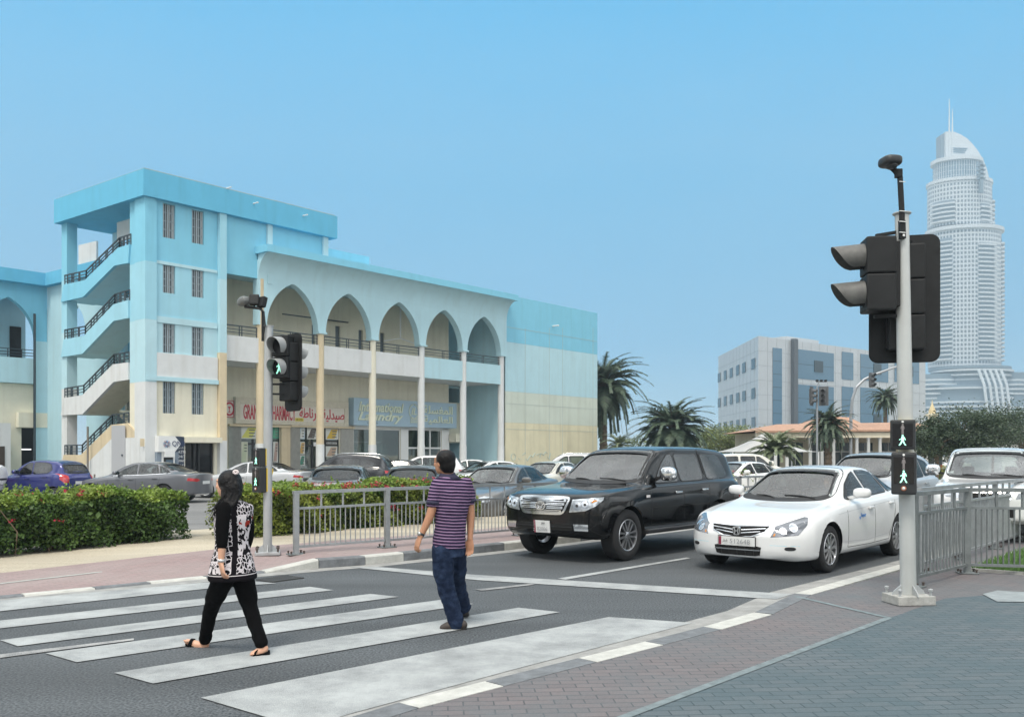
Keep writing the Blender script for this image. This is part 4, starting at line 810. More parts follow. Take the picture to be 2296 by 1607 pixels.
# joining wall with its own arch, seen through the stair
tj0, tj1 = 7.8, TWG-.02; ta, tb_ = bt(192, sc), bt(146, sc); cta = (ta+tb_)/2
aw2 = abs(tb_-ta)/2; zpk = CH+(HY-681)*B(sc, cta, 0).y/F; zsp = CH+(HY-752)*B(sc, cta, 0).y/F; zbot = CH+(HY-757)*B(sc, cta, 0).y/F
R3 = (aw2**2+(zpk-zsp)**2)/(2*aw2); ar = []
for k in range(11): z = (zpk-zsp)*math.sin(math.pi/2*k/10); ar.append((cta+min(0, -aw2+R3-math.sqrt(max(0, R3*R3-z*z))), zsp+z))
ar = ar+[(2*cta-x, z) for x, z in ar[-2::-1]]; ar = [(cta-aw2, 6.9)]+ar+[(cta+aw2, 6.9)]
gh = [(cta-1.2, .1), (cta+1.3, .1), (cta+1.3, 4.6), (cta-1.2, 4.6)]
b = BB(); b.holed(rect(tj0, tj1, 0, wz-.7), [ar, gh], SD, sc, sc+.3); b.build('wall', m_pale, wing)
b = BB(); b.sb(sc+2.5, sc+2.7, tj0, tj1, 0, wz-.8); b.sb(sc+.3, sc+2.5, tj0, tj1, 5.6, 5.8); b.sb(sc+.3, sc+2.5, tj0, tj1, wz-.8, wz-.72); b.build('wall', m_pale, wing)
b = BB()
for h in (.1, .25, .45): b.bar(B(sc+.12, cta-aw2, 6.9+h), B(sc+.12, cta+aw2, 6.9+h), .05)
for q in range(6): x = cta-aw2+2*aw2*q/5; b.bar(B(sc+.12, x, 6.9), B(sc+.12, x, 7.36), .04)
b.build('balcony_railing', m_rail, wing)
# ------------------------------------------------------------------ skyscraper
m_sky_w = mat('tower_white', (0.60,0.65,0.69), 0.6, var=0.04, scale=0.05); m_sky_g = mat('tower_glass', (0.10,0.22,0.32), 0.2, spec=0.7); m_sky_s = mat('tower_recess', (0.17,0.24,0.30), 0.7)
TZ = 860.0; PM = F/TZ; tx = lambda u: (u-CX)/PM; tz = lambda v: CH+(HY-v)/PM
sk = thing('skyscraper', (tx(2163), TZ, 0), 'very tall pale skyscraper with a curved sail top, twin masts and balcony stacks', 'skyscraper')
def ell(b, cx, cy, a, c, z0, z1, n=48, a0=0.0, a1=2*math.pi, inner=None):
    """elliptical drum, or a sector of a ring when a0/a1/inner are given"""
    full = abs(a1-a0-2*math.pi) < 1e-6 and inner is None
    if full:
        vs = [(cx+a*math.cos(2*math.pi*k/n), cy+c*math.sin(2*math.pi*k/n), z) for z in (z0, z1) for k in range(n)]
        b.add(vs, [(k, (k+1) % n, (k+1) % n+n, k+n) for k in range(n)]+[tuple(range(n-1, -1, -1)), tuple(range(n, 2*n))])
    else:
        m = max(3, int(n*(a1-a0)/6.283)); inner = inner or .9; vs = []
        for z in (z0, z1):
            for f_ in (1.0, inner):
                for k in range(m+1): t = a0+(a1-a0)*k/m; vs.append((cx+a*f_*math.cos(t), cy+c*f_*math.sin(t), z))
        w = m+1; fs = []
        for k in range(m): fs += [(k, k+1, 2*w+k+1, 2*w+k), (w+k+1, w+k, 3*w+k, 3*w+k+1), (k+1, k, w+k, w+k+1), (2*w+k, 2*w+k+1, 3*w+k+1, 3*w+k)]
        fs += [(0, 2*w, 3*w, w), (m, w+m, 3*w+m, 2*w+m)]; b.add(vs, fs)
Yc = TZ
s1 = (tx(2151), (tx(2220)-tx(2083))/2); s2 = (tx(2162), (tx(2241)-tx(2086))/2)
m_sky_win = bpy.data.materials.new('tower_windows'); m_sky_win.use_nodes = True; n, l = m_sky_win.node_tree.nodes, m_sky_win.node_tree.links; t_ = n.new('ShaderNodeTexCoord'); sx_ = n.new('ShaderNodeSeparateXYZ'); l.new(t_.outputs['Object'], sx_.inputs[0])
def _m(op, a, c=None):
    x = n.new('ShaderNodeMath'); x.operation = op
    for i, v in enumerate((a, c)):
        if v is None: continue
        if isinstance(v, (int, float)): x.inputs[i].default_value = v
        else: l.new(v, x.inputs[i])
    return x.outputs[0]
an_ = _m('FRACT', _m('MULTIPLY', _m('ARCTAN2', _m('MULTIPLY', sx_.outputs[1], 1.333), sx_.outputs[0]), 64/6.2832)); fl_ = _m('FRACT', _m('DIVIDE', sx_.outputs[2], 4.1))
w_ = _m('MULTIPLY', _m('MULTIPLY', _m('GREATER_THAN', an_, .22), _m('LESS_THAN', an_, .80)), _m('MULTIPLY', _m('GREATER_THAN', fl_, .2), _m('LESS_THAN', fl_, .78)))
mx_ = n.new('ShaderNodeMix'); mx_.data_type = 'RGBA'; l.new(w_, mx_.inputs[0]); mx_.inputs[6].default_value = (0.62,0.66,0.69,1); mx_.inputs[7].default_value = (0.07,0.13,0.19,1); l.new(mx_.outputs[2], n['Principled BSDF'].inputs['Base Color']); n['Principled BSDF'].inputs['Roughness'].default_value = .4
def shaft(cx, a, z0, z1, name):
    b = MB(); ell(b, cx, Yc, a, a*.75, z0, z1); b.build(name, m_sky_win, sk, 40)
def stack(cx, a, z0, z1, t0, t1, out=1.09, st=4.1):
    b = MB(); z = z0
    while z < z1-1: ell(b, cx, Yc, a*out, a*.75*out, z, z+1.5, 48, t0, t1, .90); z += st
    b.build('balcony_stack', m_sky_w, sk, 30)
    b = MB(); ell(b, cx, Yc, a*1.012, a*.75*1.012, z0, z1, 48, t0+.02, t1-.02, .97); b.build('balcony_recess', m_sky_s, sk, 30)
rad = math.radians
zA_, zB_, zC_, zD_ = tz(418), tz(514), tz(525), tz(825)
shaft(s1[0], s1[1], zB_, zA_, 'upper_shaft'); shaft(s2[0], s2[1], zD_, zC_, 'lower_shaft')
b = MB(); ell(b, s2[0], Yc, s2[1]*1.08, s2[1]*.81, zB_-1.5, zC_+.01); b.build('ledge', m_sky_w, sk, 40); b = MB(); ell(b, s1[0], Yc, s1[1]*1.03, s1[1]*.79, zA_, zA_+3); b.build('ledge', m_sky_w, sk, 40)
stack(s1[0], s1[1], zB_+3, zA_-18, rad(195), rad(243)); stack(s1[0], s1[1], zB_+3, zA_-22, rad(288), rad(316)); stack(s1[0], s1[1], zB_+3, zA_-14, rad(330), rad(356))
stack(s2[0], s2[1], zD_+6, zC_-14, rad(270), rad(302)); stack(s2[0], s2[1], zD_+6, zC_-8, rad(328), rad(358)); stack(s2[0], s2[1], zD_+6, zC_-8, rad(196), rad(232))
b = MB(); cx_, a_ = tx(2145), (tx(2197)-tx(2093))/2; ell(b, cx_, Yc, a_*.97, a_*.75, zA_+3, tz(370)); o = b.build('drum', m_sky_g, sk, 40)
b = MB()
for k in range(4): z = zA_+6+k*4.6; ell(b, cx_, Yc, a_*.985, a_*.765, z, z+.3)
for k in range(20): t = math.pi+math.pi*k/29; b.bar((cx_+a_*.985*math.cos(t), Yc+a_*.765*math.sin(t), zA_+3), (cx_+a_*.985*math.cos(t), Yc+a_*.765*math.sin(t), tz(370)), .5)
b.build('mullions', m_sky_w, o); b = MB(); ell(b, cx_, Yc, a_*1.07, a_*.85, tz(370), tz(362)); b.build('rim', m_sky_w, sk, 40)
cv = [(2117,297.6),(2137,298.5),(2150,304),(2165,313),(2178,326),(2190,342),(2201,360),(2210,383),(2216,410),(2219,440),(2220,475),(2200,475),(2117,475)]
b = MB(); b.prism([(tx(u), tz(v)) for u, v in cv], lambda a, c, d: (a, Yc+d, c), -3, 14); b.build('sail', m_sky_w, sk)
b = MB(); b.prism([(tx(u), tz(v)) for u, v in ((2110,302),(2117,299),(2117,370),(2110,370))], lambda a, c, d: (a, Yc+d, c), 0, 10); b.build('sail_edge', m_sky_s, sk)
b = MB()
for k in range(3): b.bar((tx(2130), Yc-3.4, tz(335+k*4)), (tx(2165-k*3), Yc-3.4, tz(336+k*4.5)), .8, .6)
b.build('sail_louvre', m_sky_g, sk)
for u, v in ((2125,225),(2132,248)): b = MB(); b.tube([(tx(u), Yc-3, tz(355)), (tx(u), Yc-3, tz(300)), (tx(u), Yc-3, tz(v))], [1.0, .8, .3], 8); b.build('mast', m_sky_w, sk)
b = MB(); b.bar((tx(2168), Yc-26, tz(450)), (tx(2168), Yc-26, tz(385)), 3, 3)
for k in range(4): b.bar((tx(2160), Yc-26, tz(392+9*k)), (tx(2176), Yc-26, tz(392+9*k)), 3, 1.6)
b.build('balcony_column', m_sky_s, sk)
b = MB(); ell(b, tx(2169), Yc-4, 37, 30, tz(832), tz(826)); b.build('disc_roof', m_sky_s, sk, 40)
for cx_, a_, v0, cc_ in ((tx(2172), 34, 834, 26), (tx(2255), 17, 838, 14), (tx(2095), 22, 842, 18), (tx(2150), 40, 868, 32)):
    b = MB(); ell(b, cx_, Yc-6, a_*.93, cc_*.93, -2, tz(v0)); o = b.build('podium_block', m_sky_s, sk, 40); b = MB(); z = 2.0; k = 0
    while z < tz(v0): g_ = 1+.10*math.sin(k*1.1+cx_); ell(b, cx_, Yc-6, a_*g_, cc_*g_, z, z+1.7); z += 4.3; k += 1
    b.build('terraces', m_sky_w, o, 40)
b = MB()
for k in range(5): u = 2150+k*12; b.tube([(tx(u), Yc-36, tz(836)), (tx(u+5), Yc-42, tz(870)), (tx(u+14), Yc-50, 0)], 1.3, 6)
b.build('raking_fins', m_sky_w, sk)
# ------------------------------------------------------------------ glass office block
m_clad = mat('cladding_silver', (0.50,0.54,0.57), 0.35, 0.25, var=0.04, scale=0.4); m_offg = mat('office_glass', (0.10,0.20,0.29), 0.08, spec=0.8); m_offd = mat('office_glass_dark', (0.05,0.08,0.10), 0.1)
OF = thing('office_block', (30.2, 109, 0), 'silver clad office block with large blue glass panels', 'building')
O0 = Vector((30.1, 109, 0)); D1 = Vector((0.02, 1, 0)).normalized(); D2 = Vector((.787, .617, 0))
def oa(u): k = (u-CX)/F; return (k*O0.y-O0.x)/(D1.x-k*D1.y)
def ob(u): k = (u-CX)/F; return (k*O0.y-O0.x)/(D2.x-k*D2.y)
def ozA(u, v): return CH+(HY-v)*(O0+D1*oa(u)).y/F
def ozB(u, v): return CH+(HY-v)*(O0+D2*ob(u)).y/F
HT = ozA(1701, 752.4); La, Lb = oa(1610.6), ob(2075)
FA = lambda a, z, d: O0+D1*a+Vector((-1,0,0))*d+Vector((0,0,z)); nB = Vector((.617,-.787,0)); FB = lambda a, z, d: O0+D2*a+nB*d+Vector((0,0,z))
b = MB(); q = [O0, O0+D1*La, O0+D1*La+D2*Lb, O0+D2*Lb]; b.add([tuple(p) for p in q]+[(p.x, p.y, HT) for p in q], [(0,1,2,3),(4,7,6,5),(0,4,5,1),(1,5,6,2),(2,6,7,3),(3,7,4,0)]); w_ = b.build('wall', m_clad, OF)
b = MB()
for k in range(1, 9): z = HT*k/9; b.prism([(0.05,z-.02),(La,z-.02),(La,z+.02),(0.05,z+.02)], FA, 0, .02); b.prism([(0.05,z-.02),(Lb,z-.02),(Lb,z+.02),(0.05,z+.02)], FB, 0, .02)
for k in range(1, 22): a = Lb*k/22; b.prism([(a-.02,0),(a+.02,0),(a+.02,HT),(a-.02,HT)], FB, 0, .018)
for k in range(1, 12): a = La*k/12; b.prism([(a-.02,0),(a+.02,0),(a+.02,HT),(a-.02,HT)], FA, 0, .018)
b.build('panel_joint', mat('joint_grey', (0.33,0.37,0.40), 0.6), w_)
for (vt, vb) in ((804,828),(870,894),(935,957)):
    z1, z0 = ozA(1689, vt), ozA(1689, vb)
    for u in (1613,1626.5,1640,1654.5,1668.5,1689.5): a = oa(u); b = MB(); b.prism([(a-.9,z0),(a+.9,z0),(a+.9,z1),(a-.9,z1)], FA, .03, .06); b.build('window', m_offd, OF)
for (u0, u1, vt, vb) in ((1732,1752.7,779,985),(1784,1869,782,848),(1887,1912.7,788,850),(1928.6,1991,793,852),(1784,1869,861,985),(1887,1912.7,866,985),(1928.6,1991,868,985),(2005,2060,800,856)):
    a0, a1 = ob(u0), ob(u1); z1, z0 = ozB(u0, vt), max(.5, ozB(u0, vb)); b = MB(); b.prism([(a0,z0),(a1,z0),(a1,z1),(a0,z1)], FB, .03, .05); g_ = b.build('glass_panel', m_offg, OF)
    b = MB(); n_ = max(1, int((z1-z0)/1.9))
    for k in range(1, n_+1): z = z0+(z1-z0)*k/(n_+1); b.prism([(a0,z-.03),(a1,z-.03),(a1,z+.03),(a0,z+.03)], FB, .05, .06)
    b.build('mullions', m_offd, g_)
    if u1-u0 > 50: a = (a0+a1)/2-.3; b = MB(); zz = z0+(z1-z0)*.28; b.prism([(a,zz),(a+2.0,zz),(a+2.0,zz+1.5),(a,zz+1.5)], FB, .06, .12); b.build('window', m_offd, OF)
b = MB(); a0, a1 = ob(1773), ob(1782); b.prism([(a0,0),(a1,0),(a1,HT+.15),(a0,HT+.15)], FB, .0, .5); b.build('fin', mat('fin_dark', (0.10,0.12,0.14), 0.4), OF)
b = MB(); a0, a1 = ob(1808), ob(1880); b.prism([(a0,HT+.02),(a1,HT+.02),(a1,HT+1.1),(a0,HT+1.1)], FB, -9, -3); b.build('plant_room', m_clad, OF)
# ------------------------------------------------------------------ low villa with tiled roof and colonnade
m_tile = mat('roof_tile', (0.42,0.25,0.17), 0.8, var=0.25, scale=6, bump=0.5, bscale=8); m_vil = mat('villa_plaster', (0.70,0.64,0.50), 0.8, var=0.05, streak=0.2)
VL = thing('villa', P(1900, 1018, 60), 'low cream villa with an orange tiled roof and a white colonnade', 'building')
VY = 60.0; vx = lambda u, Y=VY: (u-CX)*Y/F; vz = lambda v, Y=VY: CH+(HY-v)*Y/F
def vb(u): return VY+(u-1690)*(-0.012)
b = MB(); x0, x1 = vx(1690), vx(2142); b.box(x0+1, x1-.5, VY+2.6, VY+9, 0, vz(968)); b.build('wall', m_vil, VL)
ze, zr = vz(966), vz(944)
b = MB(); b.add([(x0,VY-.4,ze-.0),(x1,VY-.4,ze+.12),(x1-1.5,VY+3.2,zr+.05),(x0+2.5,VY+3.2,zr-.1),(x0,VY+9,ze),(x1,VY+9,ze+.1),(x0,VY-.4,ze-.12),(x1,VY-.4,ze)], [(0,1,2,3),(0,3,4),(1,5,2),(3,2,5,4),(6,7,1,0)]); b.build('tiled_roof', m_tile, VL)
b = MB(); xa, xb, xc = vx(1780,64), vx(1850,64), vx(1965,64); zt_ = vz(931,64); b.add([(xa,64,zr-.5),(xc,64,zr-.5),(xb+.6,66,zt_),(xc-1.2,66,zt_-.05),(xa,70,zr-.5),(xc,70,zr-.5)], [(0,1,3,2),(0,2,4),(1,5,3),(2,3,5,4)]); b.build('tiled_roof', m_tile, VL)
b = MB(); b.box(x0+.1, x1-.1, VY-.25, VY+.1, vz(981), vz(968)-.02); b.build('beam', m_vil, VL)
for k, u in enumerate(range(1712, 2135, 26)):
    if k % 4 == 3: continue
    x = vx(u); b = MB(); b.lathe([(.16,0),(.16,.25),(.12,.3),(.115,1.0),(.11,vz(984)),(.17,vz(981))], 12, c=(x, VY-.08, 0)); b.build('column', m_trim, VL, 40)
for k, u in enumerate(range(1730, 2130, 52)):
    x = vx(u, VY+2.6); b = MB(); b.box(x-.55, x+.55, VY+2.52, VY+2.58, .5, 2.45); w_ = b.build('window', m_glassd, VL); b = MB(); b.box(x-.02, x+.02, VY+2.48, VY+2.515, .5, 2.45); b.box(x-.55, x+.55, VY+2.47, VY+2.51, 1.8, 1.86); b.build('frame', m_trim, w_)
b = MB(); b.box(vx(1985,58), vx(2060,58), 58, 58.15, 0, vz(1038,58)); bw = b.build('garden_wall', m_vil, label='low cream garden wall with arched tops in front of the villa', cat='wall')
b = MB()
for k in range(6): x = vx(1990,58)+k*.36; b.lathe([(.18,vz(1038,58)-.1),(.18,vz(1038,58)+.02),(.12,vz(1038,58)+.12),(0.01,vz(1038,58)+.17)], 10, c=(x, 58.08, 0))
b.build('coping', m_trim, bw)
# minaret behind
mz = lambda v: CH+(HY-v)*200/F
mn = thing('minaret', ((2090-CX)*200/F, 200, 0), 'small cream minaret with a pointed top behind the villa roof', 'minaret'); mx0, mp_ = (2090-CX)*200/F, .1
b = MB(); b.lathe([(1.15,0),(1.1,mz(957)),(1.1,mz(951))], 8, c=(mx0,200,0)); b.build('shaft', m_vil, mn)
b = MB(); b.lathe([(1.1,mz(951)),(1.9,mz(948)),(1.9,mz(943)),(1.0,mz(942)),(.9,mz(933)),(1.5,mz(931)),(1.5,mz(928)),(.8,mz(927))], 8, c=(mx0,200,0)); b.build('gallery', m_vil, mn)
b = MB(); b.lathe([(.8,mz(927)),(.75,mz(920)),(.15,mz(905)),(.05,mz(896))], 8, c=(mx0,200,0)); b.build('spire', mat('minaret_gold', (0.62,0.50,0.28), 0.6), mn)
# small white house far right
hz = lambda v: CH+(HY-v)*70/F; hx = lambda u: (u-CX)*70/F
hs = thing('house', (hx(2300), 70, 0), 'small white house with a shallow roof at the right edge behind the dark tree', 'building')
b = MB(); b.box(hx(2246), hx(2420), 70, 78, 0, hz(962)); b.build('wall', m_white, hs); b = MB(); b.box(hx(2240), hx(2430), 69.3, 79, hz(962), hz(956)); b.build('roof', m_trim, hs)
b = MB(); b.box(hx(2262), hx(2296), 71, 74, hz(956), hz(946)); b.box(hx(2258), hx(2300), 70.7, 74.3, hz(946), hz(944)); b.build('stair_head', m_white, hs)
b = MB(); b.box(hx(2268), hx(2330), 69.92, 69.98, hz(985), hz(968)); b.build('window', m_glassd, hs)
# marquee tent
tt = thing('tent', P(1725, 1018, 50), 'white marquee tent with a sagging peaked roof in front of the villa', 'tent'); tcx, tcy = (1712-CX)*50/F, 50; e_ = 2.35; ze, zp = 1.78, 2.85
b = MB(); n_ = 10; vs = []; fs = []
for i in range(n_+1):
    r = i/n_; z = ze+(zp-ze)*(1-r)**1.7
    for k in range(24):
        a = 2*math.pi*k/24; c_, s_ = math.cos(a), math.sin(a); m_ = max(abs(c_), abs(s_)); vs.append((tcx+e_*r*c_/m_, tcy+e_*r*s_/m_, z+(.10*r*(1-abs(abs(c_)-abs(s_)))*0 if i else 0)))
for i in range(n_):
    for k in range(24): fs.append((i*24+k, i*24+(k+1) % 24, (i+1)*24+(k+1) % 24, (i+1)*24+k))
b.add(vs, fs); b.build('canopy', mat('tent_white', (0.50,0.50,0.49), 0.7, trans=0.2), tt, True)
for sx in (-1, 1):
    for sy in (-1, 1): b = MB(); b.tube([(tcx+sx*(e_-.05), tcy+sy*(e_-.05), 0), (tcx+sx*(e_-.05), tcy+sy*(e_-.05), ze)], .04, 8); b.build('pole', m_trim, tt)
# ------------------------------------------------------------------ foliage
def leaf_mat(name, c1, c2=None, tr=0.25, isl=0.45): return mat(name, c1, 0.55, island=isl, trans=tr, col2=c2, scale=1.5, thr=(0.35,0.65))
def leaves(pts, size, rng, flat=0.5, nrm=None):
    """one quad leaf (folded to two triangles' worth) per point"""
    n = len(pts); d = rng.normal(size=(n,3)); d[:,2] *= flat; d /= np.linalg.norm(d, axis=1)[:,None]
    e = rng.normal(size=(n,3)); e -= d*(e*d).sum(1)[:,None]; e /= np.linalg.norm(e, axis=1)[:,None]; s = size*rng.uniform(.6, 1.3, (n,1))
    V = np.stack([pts-d*s*.5, pts+e*s*.32, pts+d*s*.5, pts-e*s*.32], 1).reshape(-1,3); return V, np.arange(n*4).reshape(-1,4)
def crown_pts(rng, c, r, n, clumps=40, spread=.22, shell=.55):
    k = rng.normal(size=(clumps,3)); k /= np.linalg.norm(k, axis=1)[:,None]; k *= rng.uniform(shell, 1, (clumps,1)); i = rng.integers(0, clumps, n)
    p = k[i]+rng.normal(size=(n,3))*spread*rng.uniform(.5,1.3,(clumps,1))[i]; return np.array(c)+p*np.array(r)
def bushy(name, c, r, n, size, m, label, cat, group=None, trunk=None, seed=1, clumps=40, spread=.2, tm=None):
    t = thing(name, (c[0], c[1], 0), label, cat, group); rng = np.random.default_rng(seed)
    V, Fc = leaves(crown_pts(rng, c, r, n, clumps, spread), size, rng); fast_mesh('crown', V, Fc, m, t)
    b = MB(); random.seed(seed); z0 = c[2]-r[2]*.6; h = trunk or .12
    b.tube([(c[0], c[1], 0), (c[0]+.05, c[1], z0*.6), (c[0], c[1], max(z0, .3))], [h, h*.8, h*.6], 8)
    for k in range(7):
        a = random.uniform(0, 6.28); b.tube([(c[0], c[1], z0*.7), (c[0]+r[0]*.3*math.cos(a), c[1]+r[1]*.3*math.sin(a), c[2]-.1*r[2]), (c[0]+r[0]*.7*math.cos(a), c[1]+r[1]*.7*math.sin(a), c[2]+r[2]*random.uniform(0,.5))], [h*.5, h*.35, h*.1], 6)
    b.build('trunk', tm or mat('bark', (0.16,0.12,0.085), 0.9, var=0.3, scale=8, bump=0.5), t, 50); return t
m_palm = leaf_mat('palm_leaf', (0.05,0.085,0.055), (0.10,0.14,0.085)); m_palm2 = leaf_mat('palm_leaf_pale', (0.16,0.21,0.12), (0.24,0.27,0.16))
m_ptrunk = mat('palm_trunk', (0.15,0.11,0.075), 0.95, var=0.4, scale=9, bump=0.9, bscale=9)
def palm(u, vc, Y, R, label, nf=46, m=None, seed=1, up=0.9, lean=0.0, tr=.19, nl=26, trunk=True, lw=.035):
    rng = random.Random(seed); zc = CH+(HY-vc)*Y/F; x = (u-CX)*Y/F; t = thing('palm_tree', (x, Y, 0), label, 'palm tree', 'date palms')
    V = []; Fq = []; b = MB()
    for k in range(nf):
        a = k*2.39996+rng.uniform(-.2,.2); q = (k+.5)/nf; el = math.radians(82-115*q*up+rng.uniform(-8,8)); L = R*rng.uniform(.85,1.08); d = Vector((math.cos(a), math.sin(a), 0)); p = Vector((x, Y, zc)); n = 12; pts = [p.copy()]; ang = el
        for i in range(n):
            p = p+(d*math.cos(ang)+Vector((0,0,math.sin(ang))))*(L/n); ang -= math.radians(rng.uniform(4.5,9.5))*(1 if ang > -1.35 else 0); pts.append(p.copy())
        b.tube([pts[0], pts[4], pts[8], pts[12]], [.035, .022, .014, .006], 4, False); side = Vector((-math.sin(a), math.cos(a), 0))
        for i in range(nl):
            f_ = .14+.86*i/(nl-1); j = min(n-1, int(f_*n)); w = f_*n-j; c = pts[j].lerp(pts[j+1], w); tg = (pts[j+1]-pts[j]).normalized(); l = R*.19*math.sin(min(1, f_*1.25+.12)*math.pi*.86+.25)+.05
            for s in (-1, 1):
                dd = (side*s*.8+tg*.75+Vector((0,0,rng.uniform(-.25,.25)))).normalized(); wv = tg*lw; o = len(V); V += [c-wv*.6, c+wv, c+dd*l+Vector((0,0,-l*.12)), c+dd*l*.5-wv*.7]; Fq.append((o,o+1,o+2,o+3))
    fast_mesh('crown', np.array([tuple(v) for v in V]), np.array(Fq), m or m_palm, t); b.build('fronds', m_ptrunk if not m else m, t)
    if trunk:
        b = MB(); pr = []; zz = 0.0; nr = int(max(2, zc/.16))
        for k in range(nr+1): z = zc*k/nr; pr.append((tr*(1.12 if k % 2 else .92)*(1.25-.3*k/nr), z))
        b.lathe(pr, 12, c=(x, Y, 0)); b.build('trunk', m_ptrunk, t)
    return t
palm(1353, 862, 70, 4.3, 'tall date palm beside the end wall of the arcade building', 78, seed=2, up=1.22, tr=.26, lw=.05, nl=60)
palm(1508, 962, 62, 3.6, 'broad dark date palm between the end wall and the office block', 84, seed=3, up=1.0, lw=.055, nl=58)
palm(1738, 1012, 45, 1.75, 'young pale palm in front of the white tent', 44, m_palm2, seed=4, up=.66, trunk=False, lw=.05, nl=34)
palm(1857, 952, 57, 2.0, 'dark date palm standing before the villa roof', 62, seed=5, up=1.05, tr=.2, lw=.055)
palm(1985, 893, 80, 2.1, 'date palm with a thin trunk just left of the near signal pole', 44, seed=6, up=1.0, tr=.16, lw=.05)
palm(2046, 962, 110, 2.2, 'small distant palm right of the near signal pole', 30, seed=7, lw=.07, nl=16)
palm(1388, 1000, 64, 1.6, 'low young palm at the foot of the tall palm', 26, m_palm2, seed=8, up=.7, trunk=False, lw=.045)
palm(1600, 985, 90, 2.6, 'half-hidden palm rising from the green shrubs', 34, m_palm2, seed=9, up=.8, lw=.06)
m_bush = leaf_mat('bush_leaf', (0.13,0.17,0.06), (0.22,0.25,0.10)); m_dtree = leaf_mat('dark_tree_leaf', (0.045,0.075,0.04), (0.075,0.105,0.06))
def bx(u, v, Y): return ((u-CX)*Y/F, Y, CH+(HY-v)*Y/F)
for i, (u, v, Y, rx, rz, m, lb, n) in enumerate(((1620,985,72,2.4,1.2,m_bush,'olive green shrub left of the white tent',5000),(1680,992,78,2.6,1.4,m_bush,'olive green shrub behind the white tent',4500),(1565,1000,80,2.2,1.0,m_bush,'low olive shrub right of the broad palm',3500),(1450,1004,85,3.0,1.1,m_bush,'low shrub between the two big palms',3500),
        (2150,968,46,2.3,1.25,m_dtree,'large dark feathery tree right of the near signal pole',15000),(2100,985,45,1.5,.9,m_dtree,'dark drooping tree in front of the villa right end',8000),(2225,962,58,2.4,1.3,m_dtree,'dark tree behind the white SUV roof at the right',9000),(2290,960,62,1.8,1.6,m_dtree,'dark tree at the right edge of the view',7000))):
    bushy('shrub' if m is m_bush else 'tree', bx(u, v, Y), (rx, rx*.8, rz), n, .17 if m is m_bush else .12, m, lb, 'shrub' if m is m_bush else 'tree', None, .1, 20+i, 46, .2)
# ------------------------------------------------------------------ far signals
m_grey = mat('galvanised_grey', (0.33,0.35,0.37), 0.45, 0.5, var=0.12, scale=6); m_sigf = mat('signal_weathered', (0.10,0.105,0.11), 0.6); m_sigb = mat('signal_black', (0.014,0.015,0.016), 0.6, spec=0.3, var=0.3, scale=5)  # far signal heads get a lighter colour that stands for haze
def head3(b, M, n=3, plate=True, s=1.0):
    """box with visors, front towards local -y; M places it"""
    b.T = M; b.bbox(-.16*s, .16*s, -.10*s, .12*s, -.16*n*s, .16*n*s, .03*s)
    if plate: b.bbox(-.30*s, .30*s, .0, .02*s, (-.16*n-.14)*s, (.16*n+.14)*s, .008*s)
    for k in range(n):
        z = (n-1-2*k)*.16*s; pts = []; vs = []; fs = []; m_ = 14
        for i in range(m_+1):
            a = math.radians(-40+260*i/m_); dl = (.26 if math.sin(a) > -.2 else .16)*s
            vs += [(.13*s*math.cos(a), -.09*s, z+.13*s*math.sin(a)), (.12*s*math.cos(a), -.09*s-dl, z+.12*s*math.sin(a)-.015*s)]
        fs = [(2*i, 2*i+1, 2*i+3, 2*i+2) for i in range(m_)]; b.add(vs, fs)
    b.T = None
sg = thing('traffic_signal', P(1832, 1018, 52), 'distant double-headed traffic signal in front of the office block', 'traffic signal'); x = (1832-CX)*52/F; b = MB(); b.tube([(x,52,0),(x,52,CH+(HY-868)*52/F)], .06, 10); b.tube([(x,52,CH+(HY-868)*52/F),(x+.1,52,CH+(HY-855)*52/F)], .03, 6); b.build('pole', m_grey, sg)
for dx, rot in ((-.35, .9), (.35, -.5)): b = MB(); head3(b, Matrix.Translation((x+dx, 51.9, CH+(HY-888)*52/F)) @ Matrix.Rotation(rot, 4, 'Z'), 3, True, .9); b.build('signal_head', m_sigf, sg)
b = MB(); z = CH+(HY-853)*52/F
for dx in (-.0, .25, .5): b.blob((x+dx, 52, z), (.09,.08,.06), 3)
b.bar((x-.05,52,z-.08), (x+.55,52,z-.08), .03); b.build('floodlight_bar', m_sigb, sg)
sg = thing('mast_arm_signal', P(1907, 1018, 60), 'grey curved mast arm carrying a traffic signal over the far road', 'traffic signal'); pz = lambda v: CH+(HY-v)*60/F; px_ = lambda u: (u-CX)*60/F
b = MB(); b.tube([(px_(1907),60,0),(px_(1908),60,pz(930)),(px_(1911),60,pz(895)),(px_(1920),60,pz(868)),(px_(1937),60,pz(851)),(px_(1965),60,pz(838)),(px_(2010),60,pz(822))], [.12,.11,.1,.1,.09,.08,.06], 10); b.build('mast', m_grey, sg)
b = MB(); head3(b, Matrix.Translation((px_(1952), 59.8, pz(852))) @ Matrix.Rotation(.3, 4, 'Z'), 3, False, 1.0); b.build('signal_head', m_sigf, sg)
# small floodlight post, thin lamp post far right
b = MB(); b.tube([((2262-CX)*90/F,90,0),((2262-CX)*90/F,90,CH+(HY-905)*90/F)], .05, 6); b.build('antenna_mast', m_grey, label='thin dark mast rising above the dark tree at the right', cat='mast')
